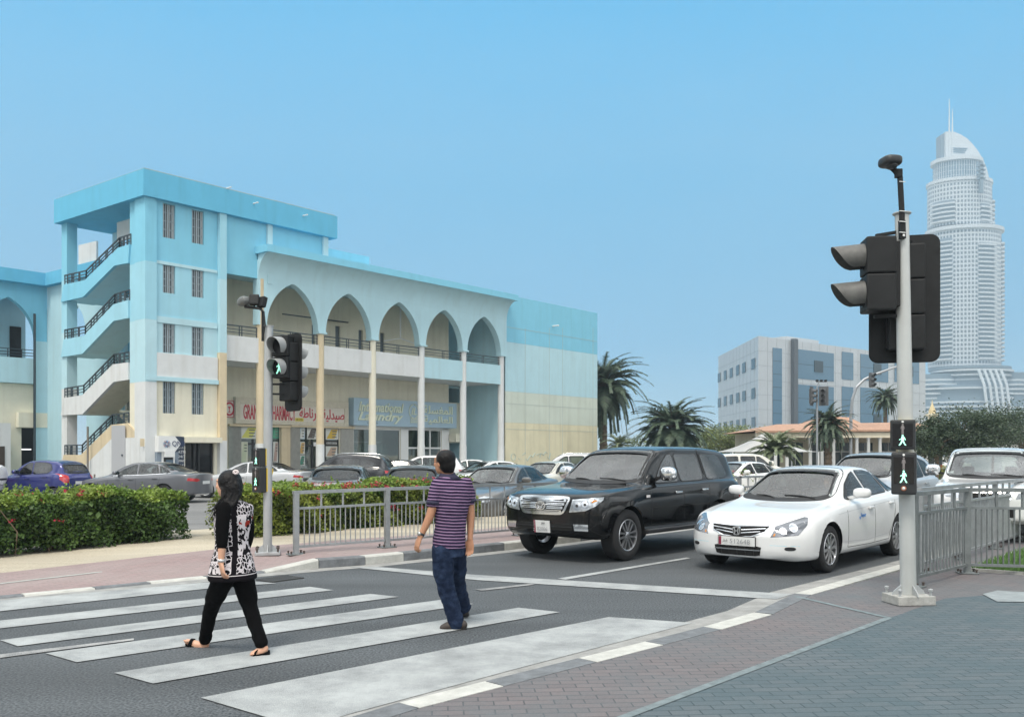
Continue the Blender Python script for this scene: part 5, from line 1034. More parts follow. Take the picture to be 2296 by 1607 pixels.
# ------------------------------------------------------------------ hedges
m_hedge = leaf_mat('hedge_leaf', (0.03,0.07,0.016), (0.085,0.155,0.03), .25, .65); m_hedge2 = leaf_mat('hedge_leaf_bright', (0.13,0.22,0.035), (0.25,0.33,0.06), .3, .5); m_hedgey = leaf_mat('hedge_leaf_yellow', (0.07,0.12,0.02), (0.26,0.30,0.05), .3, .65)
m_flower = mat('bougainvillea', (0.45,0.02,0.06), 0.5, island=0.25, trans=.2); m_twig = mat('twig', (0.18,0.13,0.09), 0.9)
def hedge(p0, p1, depth, h0, h1, n, label, m, flowers, seed, sprigs=30, size=.066, zb=0.05, ends=.25):
    rng = np.random.default_rng(seed); random.seed(seed); t = thing('hedge', ((p0.x+p1.x)/2, (p0.y+p1.y)/2, 0), label, 'hedge')
    d = (p1-p0); L = d.length; d.normalize(); nn = Vector((-d.y, d.x, 0)); P0 = np.array(p0); D = np.array(d); N_ = np.array(nn)
    def place(a, w, z): return P0[None,:]*np.array([1,1,0])+a[:,None]*D+w[:,None]*N_+z[:,None]*np.array([0,0,1.])
    a = rng.uniform(-ends, L+ends, n); f = rng.random(n); hh = h0+(h1-h0)*a/L+.06*np.sin(a*2.1)+.05*np.sin(a*5.3+1)
    w = np.where(f < .5, rng.exponential(.10, n), np.where(f < .62, depth-rng.exponential(.1, n), rng.uniform(0, depth, n))); z = np.where((f >= .62), hh-rng.exponential(.09, n), zb+(hh-zb)*rng.random(n)**.75)
    bulge = .13*np.sin(a*1.7)+.09*np.sin(a*4.1+z*5)+.07*np.sin(a*9+z*8); w = w-bulge*np.where(w < depth/2, 1, -1); z += rng.normal(0, .02, n)
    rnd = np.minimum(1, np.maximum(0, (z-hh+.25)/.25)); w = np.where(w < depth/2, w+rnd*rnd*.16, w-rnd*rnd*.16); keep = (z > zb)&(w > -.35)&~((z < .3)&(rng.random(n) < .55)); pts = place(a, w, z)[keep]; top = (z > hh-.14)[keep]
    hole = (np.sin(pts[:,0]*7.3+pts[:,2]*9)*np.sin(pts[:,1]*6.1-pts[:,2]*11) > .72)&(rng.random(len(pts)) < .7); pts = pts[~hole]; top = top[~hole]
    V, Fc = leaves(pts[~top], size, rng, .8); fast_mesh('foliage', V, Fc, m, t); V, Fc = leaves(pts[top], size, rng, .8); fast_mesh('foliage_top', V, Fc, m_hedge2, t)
    # inner twigs and stems
    b = MB()
    for k in range(int(L*9)):
        q = Vector(p0)+d*random.uniform(0, L)+nn*random.uniform(.15, depth-.1); q.z = 0; b.tube([q, q+Vector((random.uniform(-.1,.1), random.uniform(-.1,.1), .4)), q+Vector((random.uniform(-.25,.25), random.uniform(-.25,.25), .85))], [.014,.010,.005], 5)
    b.build('stems', m_twig, t)
    # dense dark interior mass of old leaves
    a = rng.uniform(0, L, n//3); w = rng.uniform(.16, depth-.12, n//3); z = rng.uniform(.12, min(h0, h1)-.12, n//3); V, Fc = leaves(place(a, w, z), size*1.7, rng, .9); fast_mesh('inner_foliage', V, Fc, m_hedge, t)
    # sprigs standing out of the top
    if sprigs:
        S = []; 
        for k in range(sprigs):
            aa = random.uniform(0, L); q = Vector(p0)+d*aa+nn*random.uniform(0.05, depth-.1); q.z = h0+(h1-h0)*aa/L-.05; hh_ = random.uniform(.08, .26); le = Vector((random.uniform(-.3,.3), random.uniform(-.3,.3), 1)); 
            for i in range(14): f_ = i/14; S.append(tuple(q+le*hh_*f_+Vector((random.uniform(-.03,.03), random.uniform(-.03,.03), 0))))
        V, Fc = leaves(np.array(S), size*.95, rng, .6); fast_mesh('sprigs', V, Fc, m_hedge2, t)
    if flowers:
        S = []
        for k in range(flowers):
            aa = random.uniform(0, L)*1.0; top_ = random.random() < .8; q = Vector(p0)+d*aa+nn*(random.uniform(-.08, .35) if top_ else -.10); hz_ = h0+(h1-h0)*aa/L; q.z = hz_+random.uniform(-.05, .08) if top_ else random.uniform(.4, hz_)
            for i in range(random.randint(3, 14)): S.append(tuple(q+Vector((random.gauss(0,.035), random.gauss(0,.035), random.gauss(0,.02)))))
        V, Fc = leaves(np.array(S), .04, rng, .6); fast_mesh('flowers', V, Fc, m_flower, t)
    return t
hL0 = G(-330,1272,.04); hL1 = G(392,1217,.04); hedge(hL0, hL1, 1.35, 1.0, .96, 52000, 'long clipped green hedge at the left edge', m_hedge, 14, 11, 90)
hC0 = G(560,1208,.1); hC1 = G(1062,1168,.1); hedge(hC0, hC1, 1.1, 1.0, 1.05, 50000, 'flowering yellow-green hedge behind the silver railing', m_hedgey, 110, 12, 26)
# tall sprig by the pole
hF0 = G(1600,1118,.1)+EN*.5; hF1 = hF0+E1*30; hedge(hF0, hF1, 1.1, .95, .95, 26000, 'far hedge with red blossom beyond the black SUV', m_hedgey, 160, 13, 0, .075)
m_steel = mat('railing_galvanised', (0.34,0.36,0.37), 0.42, 0.55, var=0.15, scale=7, bump=0.15, bscale=60); m_steel2 = mat('railing_dull', (0.20,0.22,0.22), 0.5, 0.5, var=0.25, scale=6, bump=0.2, bscale=50); m_bolt = mat('bolt_rust', (0.09,0.07,0.06), 0.7, 0.3)
def railing(pts, label, m, H=1.05, nbar=17, up=5, zg=0.13, group=None, zgs=None, posts=None, foot=True, bw=.016, name='railing'):
    """pedestrian railing: posts at pts, cap rail, second rail, bottom rail, bars"""
    c = pts[0]; t = thing(name, (c.x, c.y, zg), label, 'railing', group); zs = zgs or [zg]*len(pts)
    for i, p in enumerate(pts):
        if posts and not posts[i]: continue
        z = zs[i]; d = (pts[min(i+1, len(pts)-1)]-pts[max(0, i-1)]); an = math.atan2(d.y, d.x); b = MB(); b.T = Matrix.Translation((p.x, p.y, z)) @ Matrix.Rotation(an, 4, 'Z'); b.bbox(-.04, .04, -.04, .04, 0, H-.05, .006); po = b.build('post', m, t)
        if foot:
            b = MB(); b.T = Matrix.Translation((p.x, p.y, z)) @ Matrix.Rotation(an, 4, 'Z'); b.bbox(-.13, .13, -.10, .10, .002, .02, .004); b.build('foot_plate', m_steel2, po); b = MB(); b.T = Matrix.Translation((p.x, p.y, z)) @ Matrix.Rotation(an, 4, 'Z')
            for sx in (-.1, .1):
                for sy in (-.07, .07): b.lathe([(.014,.02),(.014,.05),(.02,.05),(.02,.06),(0,.065)], 6, c=(sx, sy, 0))
            b.build('bolts', m_bolt, po)
    for i in range(len(pts)-1):
        p, q = pts[i].copy(), pts[i+1].copy(); d = (q-p).normalized(); za, zb = zs[i], zs[i+1]; V3 = lambda pt, z: Vector((pt.x, pt.y, z)); L = (q-p).length
        b = MB(); b.bar(V3(p-d*.05, za+H-.025), V3(q+d*.05, zb+H-.025), .075, .05); b.build('top_rail', m, t)
        a0, a1 = p+d*.045, q-d*.045; b = MB(); b.bar(V3(a0, za+H-.27), V3(a1, zb+H-.27), .045, .035); b.build('middle_rail', m, t); b = MB(); b.bar(V3(a0, za+.12), V3(a1, zb+.12), .045, .035); b.build('bottom_rail', m, t); b = MB()
        for k in range(1, nbar+1): f_ = k/(nbar+1); w = a0.lerp(a1, f_); z = za+(zb-za)*f_; b.bar(V3(w, z+.135), V3(w, z+H-.285), bw)
        for k in range(1, up): f_ = k/up; w = a0.lerp(a1, f_); z = za+(zb-za)*f_; b.bar(V3(w, z+H-.255), V3(w, z+H-.05), .028)
        b.build('bars', m, t)
# the silver railing along the far kerb
r0 = GP(664,1243); r1 = GP(868,1227); dv = (r1-r0); L = dv.length; dv.normalize(); dv2 = (G(1180,1199,.13)-r1).normalized(); rp = [r0, r1]+[r1+dv2*L*k for k in range(1, 14)]
railing(rp[:6], 'silver kerbside railing starting at the left signal pole', m_steel, .98, 16, 4, zgs=[r0.z, r1.z]+[.13]*4)
railing(rp[6:], 'far stretch of the silver railing beyond the black SUV', m_steel, .98, 16, 4)
# railings on the near pavement
cA = G(2168.5,1285,.02); a0 = G(2050,1316,.02)
railing([cA, G(2420,1292,.02), G(2660,1298,.02)], 'dull railing crossing the pavement at the right edge', m_steel2, 1.17, 18, 4, .02)
railing([a0, cA], 'short dull railing panel between the near pole and the corner post', m_steel2, 1.17, 14, 4, .02, posts=[1, 0])
c0 = G(2064,1283,.02); c1 = c0+E1*2.05
railing([c0+E1*2.05*k for k in range(9)], 'kerbside railing running back beside the right lane', m_steel, 1.17, 18, 4, .02, bw=.018)
# ------------------------------------------------------------------ pedestrian signals
m_pole = mat('pole_grey', (0.42,0.44,0.45), 0.4, 0.3, var=0.08, scale=3, streak=0.3, bump=0.08, bscale=80); m_visor = mat('visor_grey', (0.30,0.31,0.31), 0.5); m_yel = mat('box_yellow', (0.72,0.50,0.01), 0.4); m_led = mat('led_green', (0.5,0.95,0.8), 0.5, emit=(0.35,1.0,0.72), estr=1.1); m_off = mat('symbol_unlit', (0.22,0.20,0.20), 0.5)
m_lensd = mat('lens_dark', (0.02,0.02,0.022), 0.12)
def walker(b, fn, cx, cz, h, standing=False):
    """pedestrian symbol drawn with flat polygons"""
    s = h/10.0
    pl = [[(-.45,-3.9),(.45,-3.9),(.8,3),(-.8,3)]] if False else []
    if standing: pl = [[(-1.5,.2),(-1.15,2.6),(-.7,3.2),(.7,3.2),(1.15,2.6),(1.5,.2),(1.1,.1),(.85,1.9),(.8,.0),(.75,-5),(.12,-5),(0,-.3),(-.12,-5),(-.75,-5),(-.8,0),(-.85,1.9),(-1.1,.1)]]
    else: pl = [[(-2.6,.6),(-2.2,1.0),(-1.0,1.6),(-.9,3.1),(.9,3.2),(1.6,2.4),(2.2,.2),(1.75,0),(1.1,1.5),(.85,-.4),(1.6,-3),(2.6,-4.6),(1.8,-5),(.7,-3),(.1,-1.2),(-.8,-3.2),(-2.1,-5),(-2.9,-4.5),(-1.7,-2.6),(-.9,-.2),(-.9,.9),(-2.3,.1)]]
    pl.append([(.0+.75*math.cos(6.28*k/10), 4.2+.85*math.sin(6.28*k/10)) for k in range(10)])
    for p in pl: b.prism([(cx+a*s, cz+c*s) for a, c in p], fn, 0, .004)
def ped_box(M, parent, yellow=True, big=False):
    """push button box; front towards local -y"""
    h = .235 if not big else .285; w = .155
    b = MB(); b.T = M; b.bbox(-w/2, w/2, -.045, .045, -h/2, h/2, .012); o = b.build('push_button_box', m_black, parent)
    if yellow:
        b = MB(); b.T = M
        pr = [(.046,-h/2+.01),(.046,h/2-.01),(.125,h/2-.015),(.135,h/2-.04),(.132,-h/2+.10),(.138,-h/2+.06),(.13,-h/2+.02)] if not big else [(.046,-h/2+.01),(.046,h/2-.01),(.135,h/2-.015),(.14,h/2-.05),(.10,-h/2+.13),(.12,-h/2+.07),(.15,-h/2+.02),(.12,-h/2)]
        b.prism(pr, lambda a, c, d: (d, a, c), -w/2+.004, w/2-.004); b.build('yellow_shell', m_yel, o)
    f_ = lambda a, c, d: M @ Vector((a, -.0485-d, c))
    b = MB(); b.T = M; b.bbox(-w/2+.016, w/2-.016, -.0485, -.0455, -h/2+(.022 if not big else .075), h/2-.03, .001); b.build('display_panel', mat('display_black', (0.008,0.008,0.01), 0.12), o)
    zt = h/2-.075; b = MB(); walker(b, f_, 0, zt, .085, True); b.build('red_symbol', m_off, o); b = MB(); walker(b, f_, 0, zt-.088, .085); b.build('green_symbol', m_led, o)
    b = MB(); b.T = M; b.lathe([(.008,-.047),(.008,-.0455)], 10, 'y', (0, 0, h/2-.016)); b.build('sensor', m_trim, o)
    if big:
        b = MB(); put_text(b, 'Push button', f_, w=.05, h=.007, ctr=(0, -h/2+.087), thick=.001); put_text(b, 'Wait for signal', f_, w=.06, h=.007, ctr=(0, -h/2+.076), thick=.001); b.build('instruction_text', m_off, o)
        b = MB(); b.T = M; b.lathe([(.017,-.052),(.017,-.045)], 16, 'y', (0, 0, -h/2+.043)); b.build('button_ring', mat('ring_copper', (0.45,0.18,0.10), 0.4, 0.5), o); b = MB(); b.T = M; b.blob((0, -.053, -h/2+.043), (.010,.006,.010)); b.build('button', m_trim, o)
def visor(b, M, r, ln, cut=.35, n=22, th=.004):
    """tubular signal visor, open below, pointing to local -y"""
    vs = []; fs = []
    for i in range(n+1):
        a = math.radians(-50+280*i/n); s_ = (math.sin(a)+.77)/1.77; l = ln*(cut+(1-cut)*max(0, min(1, s_))**.6); ca, sa = math.cos(a), math.sin(a)
        for rr in (r, r-th): vs += [M @ Vector((rr*ca, 0, rr*sa)), M @ Vector((rr*.93*ca, -l, rr*.93*sa-ln*.06))]
    for i in range(n): o = 4*i; fs += [(o, o+1, o+5, o+4), (o+2, o+6, o+7, o+3), (o+1, o+3, o+7, o+5)]
    b.add(vs, fs)
m_visor_d = mat('visor_dark', (0.10,0.10,0.095), 0.55, var=0.35, scale=6)
def ped_head(M, parent, sections=2, lit=True, s=1.0, pitch=.315):
    """two-section head facing local -y"""
    H = pitch*sections*s; b = MB()
    for k in range(sections):
        zc = (sections-1)/2*pitch*s-k*pitch*s; b.T = M; b.bbox(-.165*s, .165*s, -.07*s, .16*s, zc-pitch/2*s+.004, zc+pitch/2*s-.004, .02*s)
    b.bbox(-.10*s, .10*s, .161*s, .20*s, -H/2+.05, H/2-.05, .01); o = b.build('signal_head', m_sigb, parent)
    for k in range(sections):
        zc = (sections-1)/2*pitch*s-k*pitch*s; b = MB(); b.T = M; b.lathe([(.135*s,-.075*s),(.135*s,-.068*s)], 24, 'y', (0, 0, zc)); l_ = b.build('lens', m_lensd, o, 40)
        b = MB(); visor(b, M @ Matrix.Translation((0, -.07*s, zc)), .148*s, .25*s); b.build('visor', m_visor if lit else m_visor_d, o, 40)
        if lit and k == sections-1: b = MB(); walker(b, lambda a, c, d: M @ Vector((a, -.078*s-d, c)), 0, zc, .22*s); b.build('green_man', m_led, o)
def back_head(M, parent, n=3, s=1.0, plate=(.62, 1.46), visors=True, pitch=.315):
    """vehicle signal seen from behind: faces local -y, back towards +y"""
    b = MB(); b.T = M; w, h = plate; r = .1; pl = []
    for cx_, cz_, a0 in ((w/2-r,h/2-r,0),(-w/2+r,h/2-r,90),(-w/2+r,-h/2+r,180),(w/2-r,-h/2+r,270)):
        for k in range(6): a = math.radians(a0+18*k); pl.append((cx_+r*math.cos(a), cz_+r*math.sin(a)))
    b.prism(pl, lambda a, c, d: (a, d, c), -.012, .012); b.prism([(a*.97, c*.985) for a, c in pl], lambda a, c, d: (a, d, c), .0125, .018); o = b.build('backing_board', m_sigb, parent)
    b = MB(); b.T = M
    for k in range(n): zc = (n-1)/2*pitch*s-k*pitch*s; b.bbox(-.17*s, .17*s, -.05, .17*s, zc-pitch/2*s+.004, zc+pitch/2*s-.004, .018)
    b.bbox(.12*s, .185*s, .02, .10*s, -pitch*n/2*s+.03, pitch*n/2*s-.03, .006); o2 = b.build('signal_head', m_sigb, parent)
    if visors:
        for k in range(n): zc = (n-1)/2*pitch*s-k*pitch*s; b = MB(); visor(b, M @ Matrix.Translation((0, -.05, zc)), .12*s, .19*s, .5); b.build('visor', m_visor, o2, 40)
def base_plate(parent, x, y, z, an, w=.27, m=m_pole, th=.05, fr=.1):
    M = Matrix.Translation((x, y, z)) @ Matrix.Rotation(an, 4, 'Z'); b = MB(); b.T = M; b.bbox(-w, w, -w*.8, w*.8, .002, th, .008); o = b.build('base_plate', m_conc if th > .06 else m, parent)
    b = MB(); b.T = M
    for s_ in (-1, 1):
        for ax in (0, 1):
            q = [(fr*.75,th),(fr*.75+.11,th),(fr*.75+.09,th+.04),(fr*.75,th+.11)]; b.prism([(s_*a, c) for a, c in q], (lambda a, c, d: (a, d, c)) if ax == 0 else (lambda a, c, d: (d, a, c)), -.006, .006)
    b.build('gusset', m, o); b = MB(); b.T = M
    for sx in (-1, 1):
        for sy in (-1, 1): b.lathe([(.015,th),(.015,th+.05),(.026,th+.05),(.026,th+.07),(0,th+.08)], 6, c=(sx*w*.82, sy*w*.62, 0))
    b.build('anchor_bolts', m_bolt if th < .06 else m, o)
def floods(parent, x, y, z, s=1.0):
    pass
# left pole
pl_ = GP(600,1243); X, Y0 = pl_.x, pl_.y; zl = lambda v, Y=None: CH+(HY-v)*(Y or Y0)/F; xl = lambda u, Y=None: (u-CX)*(Y or Y0)/F
sgL = thing('pedestrian_signal', (X, Y0, pl_.z), 'grey pole by the left hedge with a lit green walking man and yellow-backed boxes', 'traffic signal')
b = MB(); b.tube([(X, Y0, pl_.z), (X+.005, Y0, 1.8), (X+.02, Y0, zl(730))], [.068,.068,.066], 20); b.lathe([(.075,zl(730)-.02),(.078,zl(730)),(0,zl(730)+.01)], 20, c=(X+.02, Y0, 0)); b.build('pole', m_pole, sgL, 40)
base_plate(sgL, X, Y0, pl_.z, .25, .19, fr=.09)
rotL = math.radians(18); wz_ = zl(816); Mh = Matrix.Translation((xl(634), Y0-.06, zl(801))) @ Matrix.Rotation(-.30, 4, 'Z') @ Matrix.Diagonal((.9,1,1,1)); ped_head(Mh, sgL, 2, True, .93, .36)
Mb = Matrix.Translation((xl(653), Y0+.14, zl(833))) @ Matrix.Rotation(math.radians(136), 4, 'Z'); back_head(Mb, sgL, 3, .95, (.46, 1.22), True, .32)
b = MB(); b.bar((X, Y0, zl(757)), (xl(652), Y0+.05, zl(757)), .03); b.bar((X, Y0, zl(861)), (xl(640), Y0+.05, zl(861)), .03); b.bar((X, Y0, zl(883)), (xl(645), Y0+.05, zl(883)), .03); b.build('bracket', m_sigb, sgL)
for v0, v1, big in ((1004,1045,False),(1047,1103,True)):
    M = Matrix.Translation((xl(584), Y0-.07, zl((v0+v1)/2))) @ Matrix.Rotation(math.radians(-38), 4, 'Z') @ Matrix.Scale((v1-v0)*Y0/F/(.285 if big else .235), 4); ped_box(M, sgL, True, big)
b = MB(); b.tube([(xl(590), Y0-.02, zl(765)), (xl(590), Y0-.02, zl(700)), (xl(586), Y0-.02, zl(692)), (xl(549), Y0-.02, zl(688))], .022, 8); b.tube([(xl(593), Y0-.08, zl(757)), (xl(598), Y0-.09, zl(730)), (xl(594), Y0-.06, zl(700)), (xl(575), Y0-.05, zl(690))], .012, 6); b.build('lamp_bracket', m_sigb, sgL)
for u, v, rz, sc_, kind in ((547,676,.9,1.0,1),(571,673,.1,1.0,0),(589,678,-.7,.95,0)):
    b = MB(); M = Matrix.Translation((xl(u), Y0-.02, zl(v))) @ Matrix.Rotation(rz, 4, 'Z') @ Matrix.Rotation(-.25, 4, 'X')
    if kind: b.T = M; b.blob((0,0,0), (.085,.11,.07), 2.6); b.T = None; b.tube([(xl(u)+.06, Y0-.02, zl(v)-.04), (xl(u)+.09, Y0-.02, zl(688))], .012, 6)
    else: b.T = M; b.bbox(-.075,.075,-.04,.04,-.085,.085,.02); b.T = None; b.tube([(xl(u), Y0-.02, zl(v)-.06), (xl(u), Y0-.02, zl(688))], .014, 6)
    b.build('floodlight' if not kind else 'detector', m_sigb if not kind else mat('detector_grey', (0.13,0.14,0.14), 0.35), sgL)
# right pole, nearer
pr_ = G(2037,1352,.02); X, Y0 = pr_.x, pr_.y; Xt = xl(2022, Y0); lx = lambda z: X+(Xt-X)*(z-.02)/(zl(480)-.02)
sgR = thing('pedestrian_signal', (X, Y0, .02), 'tall near pole at the right with black signal backs and two lit push-button boxes', 'traffic signal')
b = MB(); b.tube([(X, Y0, .06), (lx(1.5), Y0, 1.5), (lx(3), Y0, 3.0), (Xt, Y0, zl(482))], [.084,.081,.077,.073], 24); b.lathe([(.074,zl(484)),(.098,zl(480)),(.098,zl(478)),(.07,zl(478)),(.066,zl(500))], 24, c=(Xt, Y0, 0), cap=False); b.build('pole', mat('pole_white', (0.50,0.52,0.51), 0.4, 0.2, var=0.06, scale=3, streak=0.35, bump=0.08, bscale=80), sgR, 40)
base_plate(sgR, X, Y0, .02, .12, .215, m_pole, .10, .11)
# two-section head seen from the side, facing left
Mh = Matrix.Translation((xl(1958), Y0+.03, zl(617))) @ Matrix.Rotation(math.radians(-98), 4, 'Z') @ Matrix.Diagonal((1, 1.35, 1, 1)); ped_head(Mh, sgR, 2, False, 1.0, .405)
Mb = Matrix.Translation((xl(2047), Y0+.22, zl(663))) @ Matrix.Rotation(math.radians(166), 4, 'Z'); back_head(Mb, sgR, 3, 1.1, (.74, 1.42), False, .355)
b = MB(); b.bar((Xt, Y0, zl(519)), (xl(1966), Y0+.03, zl(527)), .045, .03); b.bar((X, Y0, zl(707)), (xl(1962), Y0+.03, zl(709)), .04, .035); b.bar((Xt, Y0+.02, zl(527)), (xl(2060), Y0+.2, zl(535)), .04); b.bar((Xt+.02, Y0+.02, zl(785)), (xl(2060), Y0+.2, zl(785)), .04); b.build('bracket', m_sigb, sgR)
b = MB(); zt_ = zl(392); b.tube([(xl(2015), Y0-.09, zl(538)), (xl(2014), Y0-.09, zl(480)), (xl(2010), Y0-.09, zl(405)), (xl(2009), Y0-.09, zl(398))], [.030,.030,.030,.030], 10); b.bar((xl(2015), Y0-.09, zl(540)), (xl(2014), Y0-.09, zl(500)), .06, .05); b.tube([(xl(2009), Y0-.09, zl(400)), (xl(1998), Y0-.09, zl(388)), (xl(1986), Y0-.09, zl(376))], [.036,.03,.036], 8); b.bbox(xl(2000), xl(2013), Y0-.13, Y0-.05, zl(404), zl(386), .01)
b.build('detector_arm', m_sigb, sgR)
b = MB()
for v in (415, 480, 503, 527): b.tube([(xl(2005.5), Y0-.125, zl(v)), (xl(2019), Y0-.125, zl(v)-.005)], .005, 5)
b.blob((xl(2015.5), Y0-.125, zl(534)), (.014,.006,.014)); b.build('cable_tie', m_trim, sgR)
b = MB(); b.T = Matrix.Translation((xl(1988), Y0-.09, zl(369))) @ Matrix.Rotation(.15, 4, 'Z'); b.blob((0,0,0), (.105,.12,.058), 3.2, 24, 14); b.blob((0,-.03,-.05), (.055,.07,.04), 2.4); b.build('detector', m_black, sgR, True)
for v0, v1, uc, big in ((941,1007,2024.5,False),(1014,1108,2027,True)):
    sc_ = (v1-v0)*(Y0-.15)/F/(.285 if big else .235); wy = 52*(Y0-.15)/F/.155; M = Matrix.Translation((xl(uc, Y0-.15), Y0-.15, zl((v0+v1)/2, Y0-.15))) @ Matrix.Rotation(math.radians(-26), 4, 'Z') @ Matrix.Diagonal((wy, sc_, sc_, 1)); ped_box(M, sgR, True, big)
# ------------------------------------------------------------------ cars
def paint(name, col, metal=0.0, rough=0.28): return mat('paint_'+name, col, rough, metal, 0.5, coat=1.0, var=0.03, scale=2.0)
m_cglass = mat('car_glass', (0.035,0.05,0.05), 0.03, spec=0.9); m_cglass_l = mat('car_glass_light', (0.045,0.058,0.056), 0.02, spec=1.0, coat=1.0, var=0.5, scale=1.3); m_tint = mat('car_glass_tinted', (0.012,0.014,0.016), 0.05, spec=0.7)
m_cglass_l = glass_mat('windscreen_glass', (0.60,0.68,0.66), 0.18); m_cglass = glass_mat('side_glass', (0.50,0.57,0.56), 0.05); m_cdark = glass_mat('dark_side_glass', (0.22,0.25,0.26), 0.07)
m_int = mat('car_interior', (0.035,0.033,0.032), 0.85); m_intl = mat('car_interior_beige', (0.20,0.18,0.15), 0.85)
m_rub = mat('rubber_black', (0.014,0.014,0.015), 0.6); m_tyre = mat('tyre', (0.018,0.018,0.019), 0.8, bump=0.2, bscale=60); m_chrome = mat('chrome', (0.78,0.79,0.80), 0.12, 1.0); m_alloy = mat('alloy', (0.50,0.51,0.53), 0.28, 0.85); m_und = mat('underbody', (0.008,0.008,0.008), 0.95)
m_hl = mat('headlamp_glass', (0.42,0.45,0.48), 0.08, 0.55, coat=1.0, var=0.45, scale=14); m_hlb = mat('headlamp_bowl', (0.75,0.77,0.80), 0.10, 1.0); m_tl = mat('tail_lamp', (0.42,0.015,0.02), 0.12, coat=1.0); m_tlw = mat('tail_lamp_clear', (0.65,0.62,0.62), 0.15, coat=1.0); m_amber = mat('amber', (0.6,0.22,0.03), 0.2)
m_plate = mat('plate_white', (0.66,0.67,0.66), 0.4); m_seam = mat('panel_seam', (0.02,0.02,0.02), 0.8); m_maroon = mat('plate_maroon', (0.22,0.02,0.05), 0.5)
STY = {
 'sedan': dict(L=4.93, W=1.85, wb=2.80, fo=.96, wr=.33, rim=.225, bowf=.23, bowr=.16, zbf=.20,
   zt=[(0,.66),(.05,.715),(.25,.78),(.7,.865),(1.2,.935),(1.42,.985),(1.75,1.165),(2.15,1.365),(2.45,1.445),(2.9,1.475),(3.25,1.46),(3.6,1.39),(4.0,1.235),(4.3,1.12),(4.5,1.085),(4.85,1.07),(4.93,1.02)],
   zs=[(0,.61),(.06,.67),(.3,.735),(.7,.815),(1.3,.895),(2,.925),(3.5,.985),(4.3,1.03),(4.8,1.0),(4.93,.95)],
   zb=[(0,.24),(.12,.20),(.5,.20),(1.5,.21),(4.3,.22),(4.93,.32)],
   hw=[(0,.66),(.05,.75),(.15,.83),(.4,.895),(.8,.915),(2.4,.925),(4.0,.92),(4.6,.885),(4.85,.80),(4.93,.72)],
   hr=[(0,.50),(.15,.60),(.6,.70),(1.3,.735),(1.45,.72),(2.2,.60),(2.9,.575),(3.4,.575),(3.9,.60),(4.4,.66),(4.93,.60)],
   win=[[(1.80,.985),(2.66,1.015),(2.60,1.375),(2.42,1.335),(2.10,1.19)],[(2.74,1.02),(3.52,1.055),(3.38,1.345),(3.1,1.385),(2.69,1.39)],[(3.58,1.06),(3.93,1.085),(3.72,1.23),(3.47,1.325)]],
   ws=(.985,1.425,.70,.565), rw=(3.42,1.435,1.12,.58,.66), door=[1.60,2.70,3.62], hand=[2.50,3.42], mir=(1.98,1.03)),
 'suv': dict(L=4.95, W=1.97, wb=2.85, fo=.93, wr=.40, rim=.245, bowf=.13, bowr=.10, zbf=.36,
   zt=[(0,1.0),(.05,1.07),(.2,1.115),(.6,1.165),(1.25,1.215),(1.42,1.25),(1.72,1.50),(2.05,1.735),(2.3,1.83),(2.8,1.875),(3.6,1.875),(4.2,1.845),(4.5,1.79),(4.68,1.62),(4.82,1.36),(4.9,1.2),(4.95,1.05)],
   zs=[(0,.96),(.06,1.03),(.3,1.08),(1.0,1.145),(1.5,1.18),(2,1.19),(4.3,1.235),(4.8,1.18),(4.95,.98)],
   zb=[(0,.44),(.15,.36),(.5,.38),(1.5,.42),(4.0,.42),(4.95,.46)],
   hw=[(0,.85),(.05,.90),(.15,.94),(.4,.97),(.9,.975),(1.7,.955),(3.2,.955),(3.9,.975),(4.4,.965),(4.75,.92),(4.95,.84)],
   hr=[(0,.68),(.15,.76),(.5,.80),(1.3,.815),(1.45,.80),(2.1,.69),(2.6,.665),(4.2,.655),(4.7,.68),(4.95,.68)],
   win=[[(1.86,1.24),(2.60,1.25),(2.56,1.72),(2.42,1.71),(2.18,1.55)],[(2.68,1.25),(3.42,1.265),(3.40,1.73),(2.64,1.725)],[(3.56,1.27),(4.24,1.29),(4.32,1.36),(4.22,1.66),(4.12,1.715),(3.54,1.73)]],
   ws=(1.255,1.80,.775,.655), rw=(4.55,1.74,1.24,.60,.66), door=[1.62,2.64,3.50], hand=[2.42,3.30], mir=(1.98,1.34)),
 'hatch': dict(L=3.60, W=1.60, wb=2.38, fo=.72, wr=.28, rim=.18, bowf=.20, bowr=.12, zbf=.2,
   zt=[(0,.70),(.05,.78),(.3,.88),(.7,.98),(.95,1.05),(1.2,1.24),(1.5,1.44),(1.8,1.53),(2.4,1.545),(2.9,1.51),(3.2,1.42),(3.4,1.2),(3.5,1.02),(3.6,.9)],
   zs=[(0,.64),(.1,.72),(.5,.83),(1.0,.92),(2,.97),(3.0,1.04),(3.4,1.0),(3.6,.85)],
   zb=[(0,.24),(.2,.2),(3.2,.22),(3.6,.32)], hw=[(0,.56),(.08,.68),(.3,.77),(.8,.80),(3.0,.80),(3.4,.74),(3.6,.66)],
   hr=[(0,.45),(.5,.62),(1.0,.62),(1.6,.55),(2.9,.53),(3.4,.56),(3.6,.54)],
   win=[[(1.30,1.01),(1.98,1.03),(1.94,1.44),(1.72,1.42),(1.5,1.28)],[(2.06,1.035),(2.78,1.08),(2.92,1.20),(2.80,1.38),(2.6,1.44),(2.02,1.455)]],
   ws=(1.06,1.49,.60,.53), rw=(3.22,1.42,1.06,.50,.56), door=[1.12,2.02,2.95], hand=[1.85,2.68], mir=(1.42,1.06)),
}
